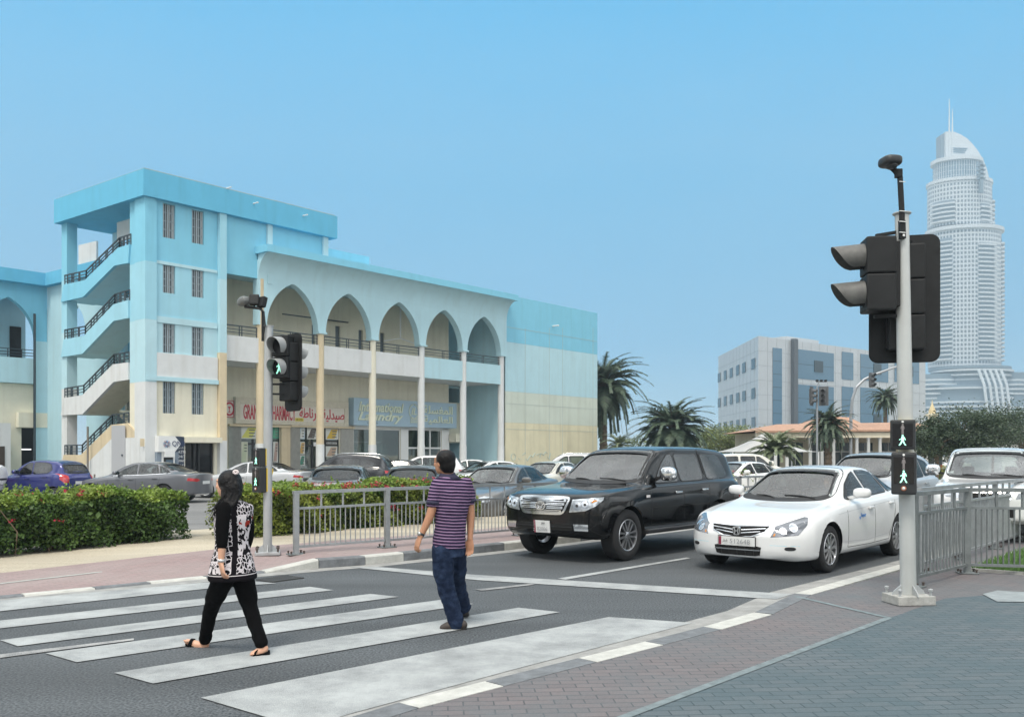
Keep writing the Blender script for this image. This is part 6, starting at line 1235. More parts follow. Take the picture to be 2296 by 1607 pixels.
def _low(S_, k):
    for q in ('zt','zs'): S_[q] = [(x, z*k) for x, z in S_[q]]
    S_['win'] = [[(x, z*k) for x, z in w] for w in S_['win']]; a, b_, c_, d_ = S_['ws']; S_['ws'] = (a*k, b_*k, c_, d_); a, b_, c_, d_, e_ = S_['rw']; S_['rw'] = (a, b_*k, c_*k, d_, e_); S_['mir'] = (S_['mir'][0], S_['mir'][1]*k)
_low(STY['suv'], .955)
STY['wagon'] = dict(STY['suv'], L=4.75, W=1.86, wr=.35, rim=.22, wb=2.8, fo=.9,
   zt=[(0,.88),(.05,.94),(.3,1.0),(1.0,1.08),(1.3,1.14),(1.7,1.40),(2.1,1.60),(2.4,1.67),(3.0,1.70),(3.8,1.66),(4.3,1.55),(4.55,1.30),(4.68,1.08),(4.75,.95)],
   zs=[(0,.80),(.3,.90),(1.3,1.0),(2,1.04),(4.2,1.10),(4.6,1.02),(4.75,.88)], zb=[(0,.30),(.2,.26),(4.3,.28),(4.75,.36)],
   hw=[(0,.70),(.06,.78),(.2,.86),(.5,.91),(4.0,.91),(4.5,.86),(4.75,.76)], hr=[(0,.56),(.3,.68),(1.2,.72),(2.1,.62),(4.0,.58),(4.5,.60),(4.75,.60)],
   win=[[(1.70,1.09),(2.50,1.11),(2.46,1.55),(2.30,1.53),(2.0,1.37)],[(2.58,1.11),(3.34,1.14),(3.30,1.57),(2.54,1.56)],[(3.42,1.145),(4.05,1.19),(4.12,1.27),(3.92,1.47),(3.38,1.565)]],
   ws=(1.15,1.65,.69,.60), rw=(4.25,1.52,1.15,.52,.58), door=[1.52,2.54,3.42], hand=[2.32,3.2], mir=(1.85,1.16))
def offpoly(p, d):
    """grow (d>0) a polygon"""
    n = len(p); ar = sum(p[i][0]*p[(i+1) % n][1]-p[(i+1) % n][0]*p[i][1] for i in range(n)); s = 1 if ar > 0 else -1; out = []
    for i in range(n):
        a, b_, c = Vector(p[i-1]), Vector(p[i]), Vector(p[(i+1) % n]); d1 = (b_-a).normalized(); d2 = (c-b_).normalized(); n1 = Vector((d1.y, -d1.x))*s; n2 = Vector((d2.y, -d2.x))*s; m = n1+n2
        m = m/max(.25, m.length_squared)*2 if m.length > .1 else n1; k = min(1.6, m.length); out.append(tuple(b_+m.normalized()*d*k))
    return out
def inside(p, poly):
    x, y = p; c = False; n = len(poly)
    for i in range(n):
        (x1, y1), (x2, y2) = poly[i], poly[i-1]
        if (y1 > y) != (y2 > y) and x < (x2-x1)*(y-y1)/(y2-y1)+x1: c = not c
    return c
def rpoly(p, r=.25, it=2):
    """round the corners by cutting them"""
    for _ in range(it):
        q = []; n = len(p)
        for i in range(n): a, b_ = Vector(p[i]), Vector(p[(i+1) % n]); q += [tuple(a.lerp(b_, r)), tuple(a.lerp(b_, 1-r))]
        p = q
    return p
def section(hw, hr, zb, zs, zt, flare=0.0):
    d = max(.02, zt-zs); P_ = [(0,zb+.02),(hw*.55,zb+.01),(hw-.13,zb),(hw-.035,zb+.035),(hw-.008+flare,zb+.30*(zs-zb)),(hw+flare,zb+.55*(zs-zb)),(hw-.012+flare*.6,zs-.13*(zs-zb)-.03),(hw-.03,zs-.035),(hw-.055,zs+min(.0,.1*d)),(hw-.095,zs+min(.02,.25*d)),(hr+.03,zt-min(.085,.50*d)),(hr-.045,zt-min(.03,.22*d)),(hr*.5,zt-.006),(0,zt)]
    seg = [2,2,2,3,3,3,2,2,2,7,3,3,3]; out = []; n = len(P_)
    for i in range(n-1):
        p0 = Vector(P_[max(0,i-1)]); p1 = Vector(P_[i]); p2 = Vector(P_[i+1]); p3 = Vector(P_[min(n-1,i+2)])
        for k in range(seg[i]):
            t = k/seg[i]
            if i == 9: q = p1.lerp(p2, t)
            else:
                m1 = (p2-p0)*.5; m2 = (p3-p1)*.5; l = (p2-p1).length
                if m1.length > l: m1 = m1.normalized()*l
                if m2.length > l: m2 = m2.normalized()*l
                q = (2*t**3-3*t*t+1)*p1+(t**3-2*t*t+t)*m1+(-2*t**3+3*t*t)*p2+(t**3-t*t)*m2
            out.append((q.x, q.y))
    return out+[P_[-1]]
class Car:
    def __init__(c, sty, label, cat='car', paintm=None, group=None, name='parked_car', res=1.0, **kw):
        S_ = dict(STY[sty]); S_.update(kw); c.S = S_; c.root = thing(name, (0,0,0), label, cat, group); c.pm = paintm; L = S_['L']; c.L = L
        f = {k: pchip(*zip(*S_[k])) for k in ('zt','zs','zb','hw','hr')}; c.f = f
        c.xw = (S_['fo'], S_['fo']+S_['wb']); c.R = S_['wr']+S_.get('gap', .055)
        xs = [0,.012,.03,.055,.09,.13]; x = .18; st = .062/res
        while x < L-.2: xs.append(x); x += st
        xs += [L-.16,L-.11,L-.07,L-.04,L-.018,L]; m = None; V = []
        c.bf = S_['bowf']; c.br = S_['bowr']; c.pf = S_.get('pf'); c.pr_ = S_.get('pr')
        for x in xs:
            fl = sum(S_.get('flare', .018)*math.exp(-((x-w)/.38)**2) for w in c.xw)
            sec = section(f['hw'](x), f['hr'](x), f['zb'](x), f['zs'](x), f['zt'](x), fl); m = len(sec)
            V += [c.warp(x, y, z) for y, z in sec]
        nr = len(xs); Fs = []
        b = bmesh.new(); vl = [b.verts.new(v) for v in V]; vr = [b.verts.new((v[0], -v[1], v[2])) if 0 < (i % m) < m-1 else vl[i] for i, v in enumerate(V)]
        for i in range(nr-1):
            for k in range(m-1):
                a_ = i*m+k
                for W_ in (vl, vr):
                    try: b.faces.new((W_[a_], W_[a_+1], W_[a_+1+m], W_[a_+m]))
                    except ValueError: pass
        # nose and tail caps, as rows across
        for i, x in ((0, 0.0), (nr-1, L)):
            nc = 8; rows_ = []
            for k in range(1, m-1):
                a_, c_ = vl[i*m+k], vr[i*m+k]; row = [a_]; sec = section(f['hw'](x), f['hr'](x), f['zb'](x), f['zs'](x), f['zt'](x)); y, z = sec[k]
                for j in range(1, nc): yy = y*(1-2*j/nc); row.append(b.verts.new(c.warp(x, yy, z)))
                row.append(c_); rows_.append(row)
            for r1_, r2_ in zip(rows_, rows_[1:]):
                for j in range(nc):
                    try: b.faces.new((r1_[j], r1_[j+1], r2_[j+1], r2_[j]))
                    except ValueError: pass
            for r_, tip in ((rows_[0], vl[i*m]), (rows_[-1], vl[i*m+m-1])):
                for j in range(nc):
                    try: b.faces.new((r_[j], r_[j+1], tip))
                    except ValueError: pass
        bmesh.ops.recalc_face_normals(b, faces=b.faces[:]); bmesh.ops.triangulate(b, faces=[f_ for f_ in b.faces if len(f_.verts) > 4]); c.bvh = BVHTree.FromBMesh(b)
        # wheel arches
        for w in c.xw:
            xc = L/2-w; zc = S_['wr']; rr = c.R
            ins = [f_ for f_ in b.faces if abs(f_.calc_center_median().y) > .45 and any((v.co.x-xc)**2+(v.co.z-zc)**2 < rr*rr for v in f_.verts) and f_.calc_center_median().z < zc+rr]
            bd = set(); iset = set(ins)
            for f_ in ins:
                for v in f_.verts:
                    if any(g not in iset for g in v.link_faces): bd.add(v)
            for v in bd:
                d = Vector((v.co.x-xc, 0, v.co.z-zc))
                if abs(v.co.y) > .45 and d.length > .01 and v.co.z > .12:
                    if d.z < -.02: v.co.x = xc+math.copysign(math.sqrt(max(0, rr*rr-d.z*d.z)), d.x)
                    else: q = d.normalized()*rr; v.co.x = xc+q.x; v.co.z = zc+q.z
            bmesh.ops.delete(b, geom=ins, context='FACES')
        me = bpy.data.meshes.new('body'); b.to_mesh(me); b.free(); me.materials.append(c.pm); me.polygons.foreach_set('use_smooth', [True]*len(me.polygons)); me.set_sharp_from_angle(angle=math.radians(50)); me.update()
        c.body = link('body', me, c.root)
        # arch liners and floor
        u = MB(); yo = S_['W']/2-.05
        for w in c.xw:
            xc = L/2-w; rr = c.R+.012; n = 18
            for s in (-1, 1):
                u = MB(); vs = []
                for k in range(n+1): a_ = math.radians(-3+186*k/n); vs += [(xc+rr*math.cos(a_), s*(yo+.02), S_['wr']+rr*math.sin(a_)), (xc+rr*math.cos(a_), s*.42, S_['wr']+rr*math.sin(a_))]
                u.add(vs, [(2*k, 2*k+1, 2*k+3, 2*k+2) for k in range(n)]); u.add([(xc+rr*math.cos(math.radians(-3+186*k/20)), s*.43, S_['wr']+rr*math.sin(math.radians(-3+186*k/20))) for k in range(21)], [tuple(range(21))])
                u.build('wheel_arch_liner', m_und, c.body, True, local=True)
    def warp(c, x, y, z):
        L = c.L; hwm = c.f['hw'](min(max(x,.3),L-.3)); xx = x
        if x < .9: t = (1-x/.9)**1.6; xx += c.bf*t*(min(1.05, abs(y)/.86))**2.6; 
        if c.pf and x < .5: xx += c.pfn(z)*(1-x/.5)
        if x > L-.6: t = (1-(L-x)/.6)**1.6; xx -= c.br*t*(min(1.05, abs(y)/.86))**2.4
        if c.pr_ and x > L-.35: xx -= c.prn(z)*(1-(L-x)/.35)
        return (L/2-xx, y, z)
    @property
    def pfn(c):
        if not hasattr(c, '_pf'): c._pf = pchip(*zip(*c.pf))
        return c._pf
    @property
    def prn(c):
        if not hasattr(c, '_pr'): c._pr = pchip(*zip(*c.pr_))
        return c._pr
    def view(c, v):
        L2 = c.L/2
        if v == 'L': return Vector((0,-1,0)), lambda a, z: Vector((L2-a, 5, z))
        if v == 'R': return Vector((0,1,0)), lambda a, z: Vector((L2-a, -5, z))
        if v == 'F': return Vector((-1,0,0)), lambda a, z: Vector((6, a, z))
        if v == 'B': return Vector((1,0,0)), lambda a, z: Vector((-6, a, z))
        ang, side = v; an = math.radians(ang)   # ang from straight ahead; side +1 left, -1 right; a grows outwards
        if ang < 90: d = Vector((-math.cos(an), -math.sin(an)*side, 0)); ax = Vector((-math.sin(an), math.cos(an)*side, 0)); o = Vector((L2, .0, 0))
        else: an = math.radians(180-ang); d = Vector((math.cos(an), -math.sin(an)*side, 0)); ax = Vector((math.sin(an), math.cos(an)*side, 0)); o = Vector((-L2, .0, 0))
        return d, lambda a, z: o+ax*a+Vector((0,0,z))-d*5
    def hit(c, v, a, z):
        d, f = c.view(v); o = f(a, z); h = c.bvh.ray_cast(o, d)
        if h[0] is None:
            h = c.bvh.find_nearest(o+d*5); return h[0], h[1]
        n = h[1]; return h[0], (n if n.dot(d) < 0 else -n)
    def dec(c, name, poly, v, m, off=.004, parent=None, res=.07, th=.008, flat=False, label=None):
        b = bmesh.new(); vs = [b.verts.new((a, z, 0)) for a, z in poly]
        try: b.faces.new(vs)
        except ValueError: b.free(); return None
        xs = [p[0] for p in poly]; zs = [p[1] for p in poly]
        for ax, lo, hi in (((1,0,0), min(xs), max(xs)), ((0,1,0), min(zs), max(zs))):
            k = math.ceil((hi-lo)/res)
            for i in range(1, k): q = lo+(hi-lo)*i/k; bmesh.ops.bisect_plane(b, geom=b.verts[:]+b.edges[:]+b.faces[:], plane_co=(q,q,0), plane_no=ax)
        bmesh.ops.triangulate(b, faces=[f_ for f_ in b.faces if len(f_.verts) > 4])
        out = {}
        for vt in b.verts: h, n = c.hit(v, vt.co.x, vt.co.y); out[vt] = (h, n)
        be = [e for e in b.edges if len(e.link_faces) == 1]; ins = {}
        for e in be:
            for vt in e.verts:
                if vt not in ins: h, n = out[vt]; ins[vt] = b.verts.new(h+n*(off-th))
        for e in be: b.faces.new((e.verts[0], e.verts[1], ins[e.verts[1]], ins[e.verts[0]]))
        for vt, (h, n) in out.items(): vt.co = h+n*off
        if 'window' in name or 'windscreen' in name:
            inner = [q for q in b.verts if q in out and q not in ins]
            for _ in range(20): bmesh.ops.smooth_vert(b, verts=inner, factor=.5, use_axis_x=True, use_axis_y=True, use_axis_z=True)
        bmesh.ops.recalc_face_normals(b, faces=b.faces[:]); me = bpy.data.meshes.new(name); b.to_mesh(me); b.free(); me.materials.append(m); me.polygons.foreach_set('use_smooth', [True]*len(me.polygons)); me.set_sharp_from_angle(angle=math.radians(35))
        o = link(name, me, parent or c.root)
        if label: o['label'] = label
        return o
    def open_body(c, wins):
        """cut the window openings out of the body shell"""
        L2 = c.L/2; b = bmesh.new(); b.from_mesh(c.body.data); kill = []
        for f_ in b.faces:
            ce = f_.calc_center_median(); n = f_.normal
            if ce.z < .8: continue
            for v, poly in wins:
                if v in 'LR':
                    s = 1 if v == 'L' else -1
                    if ce.y*s > .3 and abs(n.y) > .45 and all(inside((L2-q.co.x, q.co.z), poly) for q in f_.verts): kill.append(f_); break
                elif (v == 'F' and ce.x > -.3 and n.z < .97 and abs(n.x) > .15) or (v == 'B' and ce.x < -.1 and n.z < .99 and abs(n.x) > .12):
                    if all(inside((q.co.y, q.co.z), poly) for q in f_.verts): kill.append(f_); break
        bmesh.ops.delete(b, geom=kill, context='FACES'); b.to_mesh(c.body.data); b.free()
    def frit(c, poly, v, wi=.045, wo=.018, parent=None, off=.0035):
        """black band round a window, hiding the cut edge"""
        o_ = offpoly(poly, wo); i_ = offpoly(poly, -wi); n = len(poly); b = MB(); vs = []
        for P_ in (o_, i_):
            for a, z in P_: h, nn = c.hit(v, a, z); vs.append(h+nn*off)
        b.add(vs, [(k, (k+1) % n, (k+1) % n+n, k+n) for k in range(n)]); return b.build('seal', m_rub, parent or c.root, True, local=True)
    def cabin(c, m=None):
        """seats, dashboard, wheel and floor seen through the glass"""
        S_ = c.S; L2 = c.L/2; m = m or m_int; z0 = S_['ws'][0]; hw = S_['W']/2-.17; xc = S_['door'][0]; zb = c.f['zs'](2.2)-.03; k = 1.12 if S_['wr'] > .38 else 1.0
        b = MB(); x1 = L2-xc-.02; xr = L2-S_['win'][-1][1][0]; b.box(xr, x1, -hw, hw, .34*k, .40*k)
        for s in (-1, 1): b.box(xr, x1, s*hw-.015, s*hw+.015, .40*k, zb-.03)
        b.build('cabin_floor', m_int, c.root, local=True); b = MB(); b.bbox(x1-.30, x1+.05, -hw+.04, hw-.04, z0-.26, z0-.045, .05); b.build('dashboard', m_int, c.root, True, local=True)
        xd = L2-S_['hand'][0]-.05; n_ = 2
        for row, xs_ in enumerate((xd, L2-S_['hand'][1]-.05)):
            for s in (-1, 1):
                b = MB(); M = Matrix.Translation((xs_, s*.36*k, 0)) @ Matrix.Rotation(-.22, 4, 'Y'); b.bbox(xs_-.05, xs_+.42, s*.36*k-.22, s*.36*k+.22, .42*k, .56*k, .05); b.T = M; q = .55*k; b.bbox(-.02+q*.12, .12+q*.12, -.22, .22, .5*k, 1.05*k, .05); b.bbox(.06, .17, -.11, .11, 1.07*k, 1.24*k, .04); b.T = None; b.build('seat', m, c.root, True, local=True)
        b = MB(); pts = [Vector((x1-.42+.08*math.sin(t), .36*k+.18*math.cos(t), z0-.06+.17*math.sin(t))) for t in [6.283*q/20 for q in range(21)]]; b.tube(pts, .014, 6, False); b.bar(pts[0], pts[10], .03, .05); b.build('steering_wheel', m_int, c.root, True, local=True)
    def strip(c, pts, w, v, m, name='seam', parent=None, off=.0015, th=.004):
        L_ = []; R_ = []
        for i, p in enumerate(pts):
            a = Vector(pts[max(0,i-1)]); d = (Vector(pts[min(len(pts)-1,i+1)])-a).normalized(); n = Vector((-d.y, d.x))*w/2; L_.append(tuple(Vector(p)+n)); R_.append(tuple(Vector(p)-n))
        return c.dec(name, L_+R_[::-1], v, m, off, parent or c.body, .08, th)
    def textd(c, txt, v, a, z, w, h, m, parent=None, off=.006, name='lettering', flip=1):
        b = MB(); put_text(b, txt, lambda x, y, d: (lambda hn: hn[0]+hn[1]*(off+d))(c.hit(v, a+flip*(x), z+y)), w=w, h=h, thick=.002); return b.build(name, m, parent or c.root, local=True)
    def wheels(c, spokes=10, m=None, style=0, detail=True, steer=0.0):
        S_ = c.S; r = S_['wr']; rr = S_['rim']*(1.0); w2 = .105 if r < .38 else .135; yt = S_['W']/2-w2-.025; m = m or m_alloy
        for i, xw in enumerate(c.xw):
            for s in (1, -1):
                x = c.L/2-xw; M = Matrix.Translation((x, s*yt, r)) @ Matrix.Rotation(0 if s > 0 else math.pi, 4, 'Z') @ (Matrix.Rotation(steer, 4, 'Z') if i == 0 else Matrix.Identity(4))
                b = MB(); b.T = M; b.lathe([(.05,-.05),(rr*.75,-.05),(rr*.75,-.0),(.05,.0)], 20, 'y'); wh = b.build('wheel', m_und, c.root, 40, local=True)
                b = MB(); b.T = M; n = 40; b.lathe([(rr*.97,-w2+.02),(rr*1.12,-w2),(r*.93,-w2+.005),(r*.985,-w2+.02),(r,-w2+.05),(r,w2-.05),(r*.985,w2-.02),(r*.93,w2-.004),(rr*1.25,w2+.003),(rr*1.06,w2-.004),(rr*1.0,w2-.02),(rr*.97,w2-.03)], n, 'y', cap=False); b.build('tyre', m_tyre, wh, 40, local=True)
                b = MB(); b.T = M; b.lathe([(rr*1.02,w2-.012),(rr*.99,w2-.002),(rr*.94,w2-.008),(rr*.92,w2-.06),(rr*.90,-w2+.03)], n, 'y', cap=False)
                b.lathe([(rr*.24,w2-.055),(rr*.24,w2-.022),(rr*.15,w2-.012),(rr*.13,w2-.008),(0.0,w2-.006)], 20, 'y')
                hub = w2-.03
                for k in range(spokes):
                    a0 = 2*math.pi*k/spokes
                    if style == 0:       # plain tapered spokes
                        ws = rr*2.2/spokes*.55; q = [(rr*.15,-ws*.5),(rr*.95,-ws*.75),(rr*.95,ws*.75),(rr*.15,ws*.5)]
                    elif style == 1:     # curved blade spokes
                        q = [(rr*.15,-.010),(rr*.45,-.030),(rr*.75,-.036),(rr*.95,-.020),(rr*.95,.020),(rr*.75,.004),(rr*.45,.012),(rr*.15,.012)]
                    else:                # split spoke pairs
                        q = None
                    def put(q, a0):
                        ca, sa = math.cos(a0), math.sin(a0); b.prism(q, lambda a, c_, d: (a*ca-c_*sa, hub+d-.012*(a/rr)**2*0, a*sa+c_*ca), -.014, .014)
                    if q: put(q, a0)
                    else:
                        for dd in (-.028, .028): put([(rr*.15,dd*.7-.012),(rr*.95,dd*1.7-.016),(rr*.95,dd*1.7+.016),(rr*.15,dd*.7+.012)], a0)
                b.build('rim', m, wh, 35, local=True)
    def basics(c, wsm=None, swm=None, chrome=False, grille=True, plates=('F','B'), hl=True, tl=True, mirror=None, ws_only=False, handles=None, wipers=True, sides=('L','R'), rear_text=None, cabm=None):
        S_ = c.S; wsm = wsm or m_cglass; swm = swm or m_cglass; z0, z1, w0, w1 = S_['ws']
        pl = rpoly([(-w0,z0+.02),(-w0*.5,z0-.005),(0,z0-.012),(w0*.5,z0-.005),(w0,z0+.02),((w0+w1)/2,(z0+z1)/2),(w1,z1-.03),(w1*.5,z1),(0,z1+.006),(-w1*.5,z1),(-w1,z1-.03),(-(w0+w1)/2,(z0+z1)/2)], .2, 1)
        wins = [('F', pl)]; g = c.dec('windscreen', offpoly(pl, -.004), 'F', wsm, .006, res=.09, th=.001); c.frit(rpoly(pl, .25, 2), 'F', .05, .024, g)
        xr, zr1, zr0, wt, wb_ = S_['rw']
        pl = rpoly([(-wb_,zr0+.02),(0,zr0+.0),(wb_,zr0+.02),(wt,zr1-.03),(0,zr1),(-wt,zr1-.03)], .18, 2); wins.append(('B', pl)); g2 = c.dec('rear_window', pl, 'B', swm, .006, res=.09, th=.001); c.frit(pl, 'B', .05, .02, g2)
        for v in sides:
            for w in S_['win']:
                r_ = rpoly(w, .07, 2); wins.append((v, r_)); g = c.dec('side_window', r_, v, swm, .005, res=.1, th=.001); c.frit(r_, v, .042, .014, g)
            if chrome:
                W0, W9 = S_['win'][0], S_['win'][-1]; top = [W0[0]]+[p for p in W0[:1:-1]][::1]
                c.strip([(S_['win'][0][0][0]-.04, S_['win'][0][0][1]-.018)]+[(w[1][0]+.03, w[1][1]-.02) for w in S_['win']], .016, v, m_chrome, 'chrome_trim', off=.008)
            zb_ = c.f['zb']; 
            for xd in S_['door']:
                zt_ = c.f['zs'](xd)-.0; zlow = zb_(xd)+.10; bow = 0
                if xd == S_['door'][-1] and abs(xd-c.xw[1]) < c.R+.15:
                    pts = [(xd+.0,zt_),(xd-.01,zt_-.15),(xd-.10,S_['wr']+c.R*.75),(c.xw[1]-c.R-.05,S_['wr']+.1),(c.xw[1]-c.R-.07,zlow)]
                else: pts = [(xd,zt_),(xd-.015,(zt_+zlow)/2),(xd,zlow)]
                c.strip(pts, .009, v, m_seam)
            x0, x1 = S_['door'][0], c.xw[1]-c.R-.07; c.strip([(x0, zb_(x0)+.10), ((x0+x1)/2, zb_(x0)+.09), (x1, zb_(x1)+.10)], .008, v, m_seam)
            for xh in S_['hand']:
                zh = c.f['zs'](xh)-(.10 if S_['wr'] < .38 else .13); h, n = c.hit(v, xh, zh); s = 1 if v == 'L' else -1; b = MB(); b.bbox(h.x-.10, h.x+.10, min(h.y+s*.004, h.y+s*.04), max(h.y+s*.004, h.y+s*.04), h.z-.016, h.z+.018, .007); b.build('door_handle', handles or c.pm, c.root, True, local=True)
            xm, zm = S_['mir']; s = 1 if v == 'L' else -1; h, n = c.hit(v, xm, zm-.04); big = S_['wr'] > .38; rx, ry, rz = (.085,.145,.115) if big else (.085,.125,.075)
            b = MB(); b.blob((h.x+.02, h.y+s*(ry+.06), zm+.05), (rx,ry,rz), 3.0, 18, 12); mo = b.build('mirror', mirror or c.pm, c.root, True, local=True)
            b = MB(); b.bar((h.x+.01, h.y-s*.02, zm-.03), (h.x+.02, h.y+s*.12, zm+.0), .07, .045); b.build('mirror_arm', m_rub if mirror else c.pm, mo, local=True); b = MB(); b.blob((h.x-.062, h.y+s*(ry+.06), zm+.05), (.012,ry*.85,rz*.8), 4, 12, 8); b.build('mirror_glass', m_cglass, mo, True, local=True)
        if wipers:
            for y0, y1, zz in ((w0*.72, .02, z0+.005), (-.10, -w0*.62, z0+.0)):
                b = MB(); q = [c.hit('F', y0+(y1-y0)*t, zz+.035*t+.015*math.sin(t*3.1))[0]+Vector((.018,0,.012)) for t in (0,.25,.5,.75,1)]; b.tube(q, .009, 5); b.build('wiper', m_rub, c.root, local=True)
        c.open_body(wins); c.cabin(cabm)
        if hl:
            hp = S_.get('hlp') or [(.44,c.f['zs'](.1)-.13),(.72,c.f['zs'](.1)-.12),(.80,c.f['zs'](.3)-.04),(.60,c.f['zs'](.2)+.01),(.44,c.f['zs'](.1)-.03)]
            for s in (1, -1): c.dec('headlight', [(a*s, z) for a, z in hp], 'F', m_hl, .006, res=.05)
        if tl:
            tp = S_.get('tlp') or [(.50,.74),(.82,.76),(.84,.92),(.48,.90)]
            for s in (1, -1): c.dec('tail_light', [(a*s, z) for a, z in tp], 'B', m_tl, .007, res=.05)
        if grille: zg = c.f['zs'](.05); c.dec('grille', rpoly([(-.36,zg-.06),(.36,zg-.06),(.30,zg-.17),(-.30,zg-.17)], .12, 1), 'F', m_rub, .006); c.dec('bumper_intake', [(-.45,.36),(.45,.36),(.42,.27),(-.42,.27)], 'F', m_rub, .004)
        for p in plates:
            if p == 'B': c.dec('plate', [(-.26,.78),(.26,.78),(.26,.67),(-.26,.67)] if S_['wr'] < .34 else [(-.26,.86),(.26,.86),(.26,.74),(-.26,.74)], 'B', m_plate, .012, res=.3)
            else: c.dec('plate', [(-.26,.50),(.26,.50),(.26,.39),(-.26,.39)], 'F', m_plate, .02, res=.3)
    def place(c, pos, rz): c.root.location = (pos[0], pos[1], pos[2] if len(pos) > 2 else 0); c.root.rotation_euler = (0, 0, rz); return c
    def by_wheel(c, contact, rz, front=True, left=True):
        S_ = c.S; lx_ = c.L/2-c.xw[0 if front else 1]; ly = (S_['W']/2-.12)*(1 if left else -1); R_ = Matrix.Rotation(rz, 2); q = R_ @ Vector((lx_, ly)); return c.place((contact[0]-q.x, contact[1]-q.y, 0), rz)
    def roof_rails(c, x0, x1, y, m=None):
        for s in (1, -1):
            b = MB(); q = []
            for t in [k/8 for k in range(9)]:
                x = c.L/2-(x0+(x1-x0)*t); h = c.bvh.ray_cast(Vector((x, s*y, 3)), Vector((0,0,-1)))[0]; q.append(h+Vector((0,0,.045*min(1, 6*min(t, 1-t))+.004)))
            b.tube(q, .016, 6); b.build('roof_rail', m or m_chrome, c.root, True, local=True)
ROADRZ = math.atan2(-E1.y, -E1.x)       # heading towards the crossing
p_black = mat('paint_black', (0.003,0.003,0.0035), 0.12, 0.0, 0.35, coat=0.35); p_white = paint('white', (0.72,0.73,0.73), 0.0, 0.3); p_grey = paint('graphite', (0.11,0.115,0.13), 0.3, 0.3); p_silver = paint('silver', (0.46,0.47,0.48), 0.25, 0.35); p_blue = paint('blue', (0.018,0.025,0.16), 0.3, 0.25)
p_lgrey = paint('warm_grey', (0.21,0.20,0.185), 0.2, 0.35); p_pearl = paint('pearl', (0.60,0.59,0.52), 0.1, 0.3); p_dk = paint('dark', (0.016,0.017,0.02), 0.3, 0.2)
# --- black SUV waiting at the line
c = Car('suv', 'big glossy black SUV with chrome grille waiting at the stop line', 'SUV', p_black, name='suv', res=1.7, pf=[(.36,.10),(.42,.03),(.55,.0),(.72,.0),(.80,.0),(.95,.02),(1.1,.06)], flare=.03)
c.S['hlp'] = None
c.basics(m_cglass_l, glass_mat('suv_side_glass', (0.30,0.34,0.34), 0.16), grille=False, plates=(), hl=False, tl=False, mirror=m_chrome, handles=m_chrome)
fr = rpoly([(-.47,1.0),(.47,1.0),(.50,.95),(.42,.77),(.35,.73),(-.35,.73),(-.42,.77),(-.50,.95)], .15, 2)
g = c.dec('grille', fr, 'F', m_chrome, .022, th=.03); c.dec('grille_mesh', offpoly(fr, -.035), 'F', m_und, .026, g)
for k, z in enumerate((.945,.892,.840,.788)):
    w = .445-.024*k; q = c.dec('grille_bar', [(-w,z+.018),(w,z+.018),(w,z-.018),(-w,z-.018)], 'F', m_chrome, .038, g, th=.012); c.dec('bar_slot', [(-w*.9,z+.004),(w*.9,z+.004),(w*.9,z-.004),(-w*.9,z-.004)], 'F', m_und, .0395, g, th=.002)
def ring(cx_, cz_, rx, rz, w, n=22): return [(cx_+(rx+w/2)*math.cos(6.2832*k/n), cz_+(rz+w/2)*math.sin(6.2832*k/n)) for k in range(n)], [(cx_+(rx-w/2)*math.cos(6.2832*k/n), cz_+(rz-w/2)*math.sin(6.2832*k/n)) for k in range(n)]
h0 = max((c.hit('F', 0, z)[0] for z in (.80,.83,.865,.90,.94)), key=lambda p: p.x); b = MB()
for cx_, cz_, rx, rz, w in ((0,.865,.088,.066,.015),(0,.884,.058,.024,.011),(0,.863,.026,.058,.011)):
    o_, i_ = ring(cx_, cz_, rx, rz, w); n = len(o_); X1, X0 = h0.x+.058, h0.x+.044; vs = [(X1, a, z) for a, z in o_]+[(X1, a, z) for a, z in i_]+[(X0, a, z) for a, z in o_]+[(X0, a, z) for a, z in i_]
    b.add(vs, [(k, (k+1) % n, (k+1) % n+n, k+n) for k in range(n)]+[(k, (k+1) % n, (k+1) % n+2*n, k+2*n) for k in range(n)]+[(k+n, (k+1) % n+n, (k+1) % n+3*n, k+3*n) for k in range(n)])
b.build('emblem', m_chrome, c.root, local=True)
for s in (1, -1):
    v = (28, s); hp = [(.45,.775),(.70,.80),(.86,.875),(.96,.965),(.965,1.005),(.78,.99),(.50,.965)]
    o = c.dec('headlight', hp, v, m_hl, .006, res=.05)
    for a, z, r in ((.575,.875,.060),(.70,.895,.054)): c.dec('lamp_bowl', [(a+r*math.cos(6.28*k/14), z+r*1.1*math.sin(6.28*k/14)) for k in range(14)], v, m_hlb, .010, o, th=.004); c.dec('bulb', [(a+.022*math.cos(6.28*k/8), z+.022*math.sin(6.28*k/8)) for k in range(8)], v, m_rub, .013, o, th=.003)
    c.dec('indicator', [(.80,.92),(.88,.95),(.86,.965),(.80,.95)], v, m_amber, .010, o, th=.004)
    o = c.dec('fog_light', [(s*a, z) for a, z in ((.56,.60),(.79,.60),(.79,.50),(.58,.50))], 'F', m_hlb, .010, res=.06)
for s in (1, -1): c.dec('bumper_intake', [(s*a, z) for a, z in ((.16,.595),(.54,.595),(.54,.50),(.16,.50))], 'F', m_und, .006); c.dec('intake_bar', [(s*a, z) for a, z in ((.16,.556),(.54,.556),(.54,.545),(.16,.545))], 'F', m_rub, .012)
pp = c.dec('plate', [(-.155,.635),(.155,.635),(.155,.455),(-.155,.455)], 'F', m_plate, .03, res=.5, th=.012); c.dec('plate_border', [(-.155,.635),(-.122,.635),(-.122,.455),(-.155,.455)], 'F', m_maroon, .032, pp, res=.5, th=.003)
m_ink = mat('plate_ink', (0.03,0.03,0.04), 0.5); m_inkg = mat('plate_ink_soft', (0.30,0.31,0.33), 0.5)
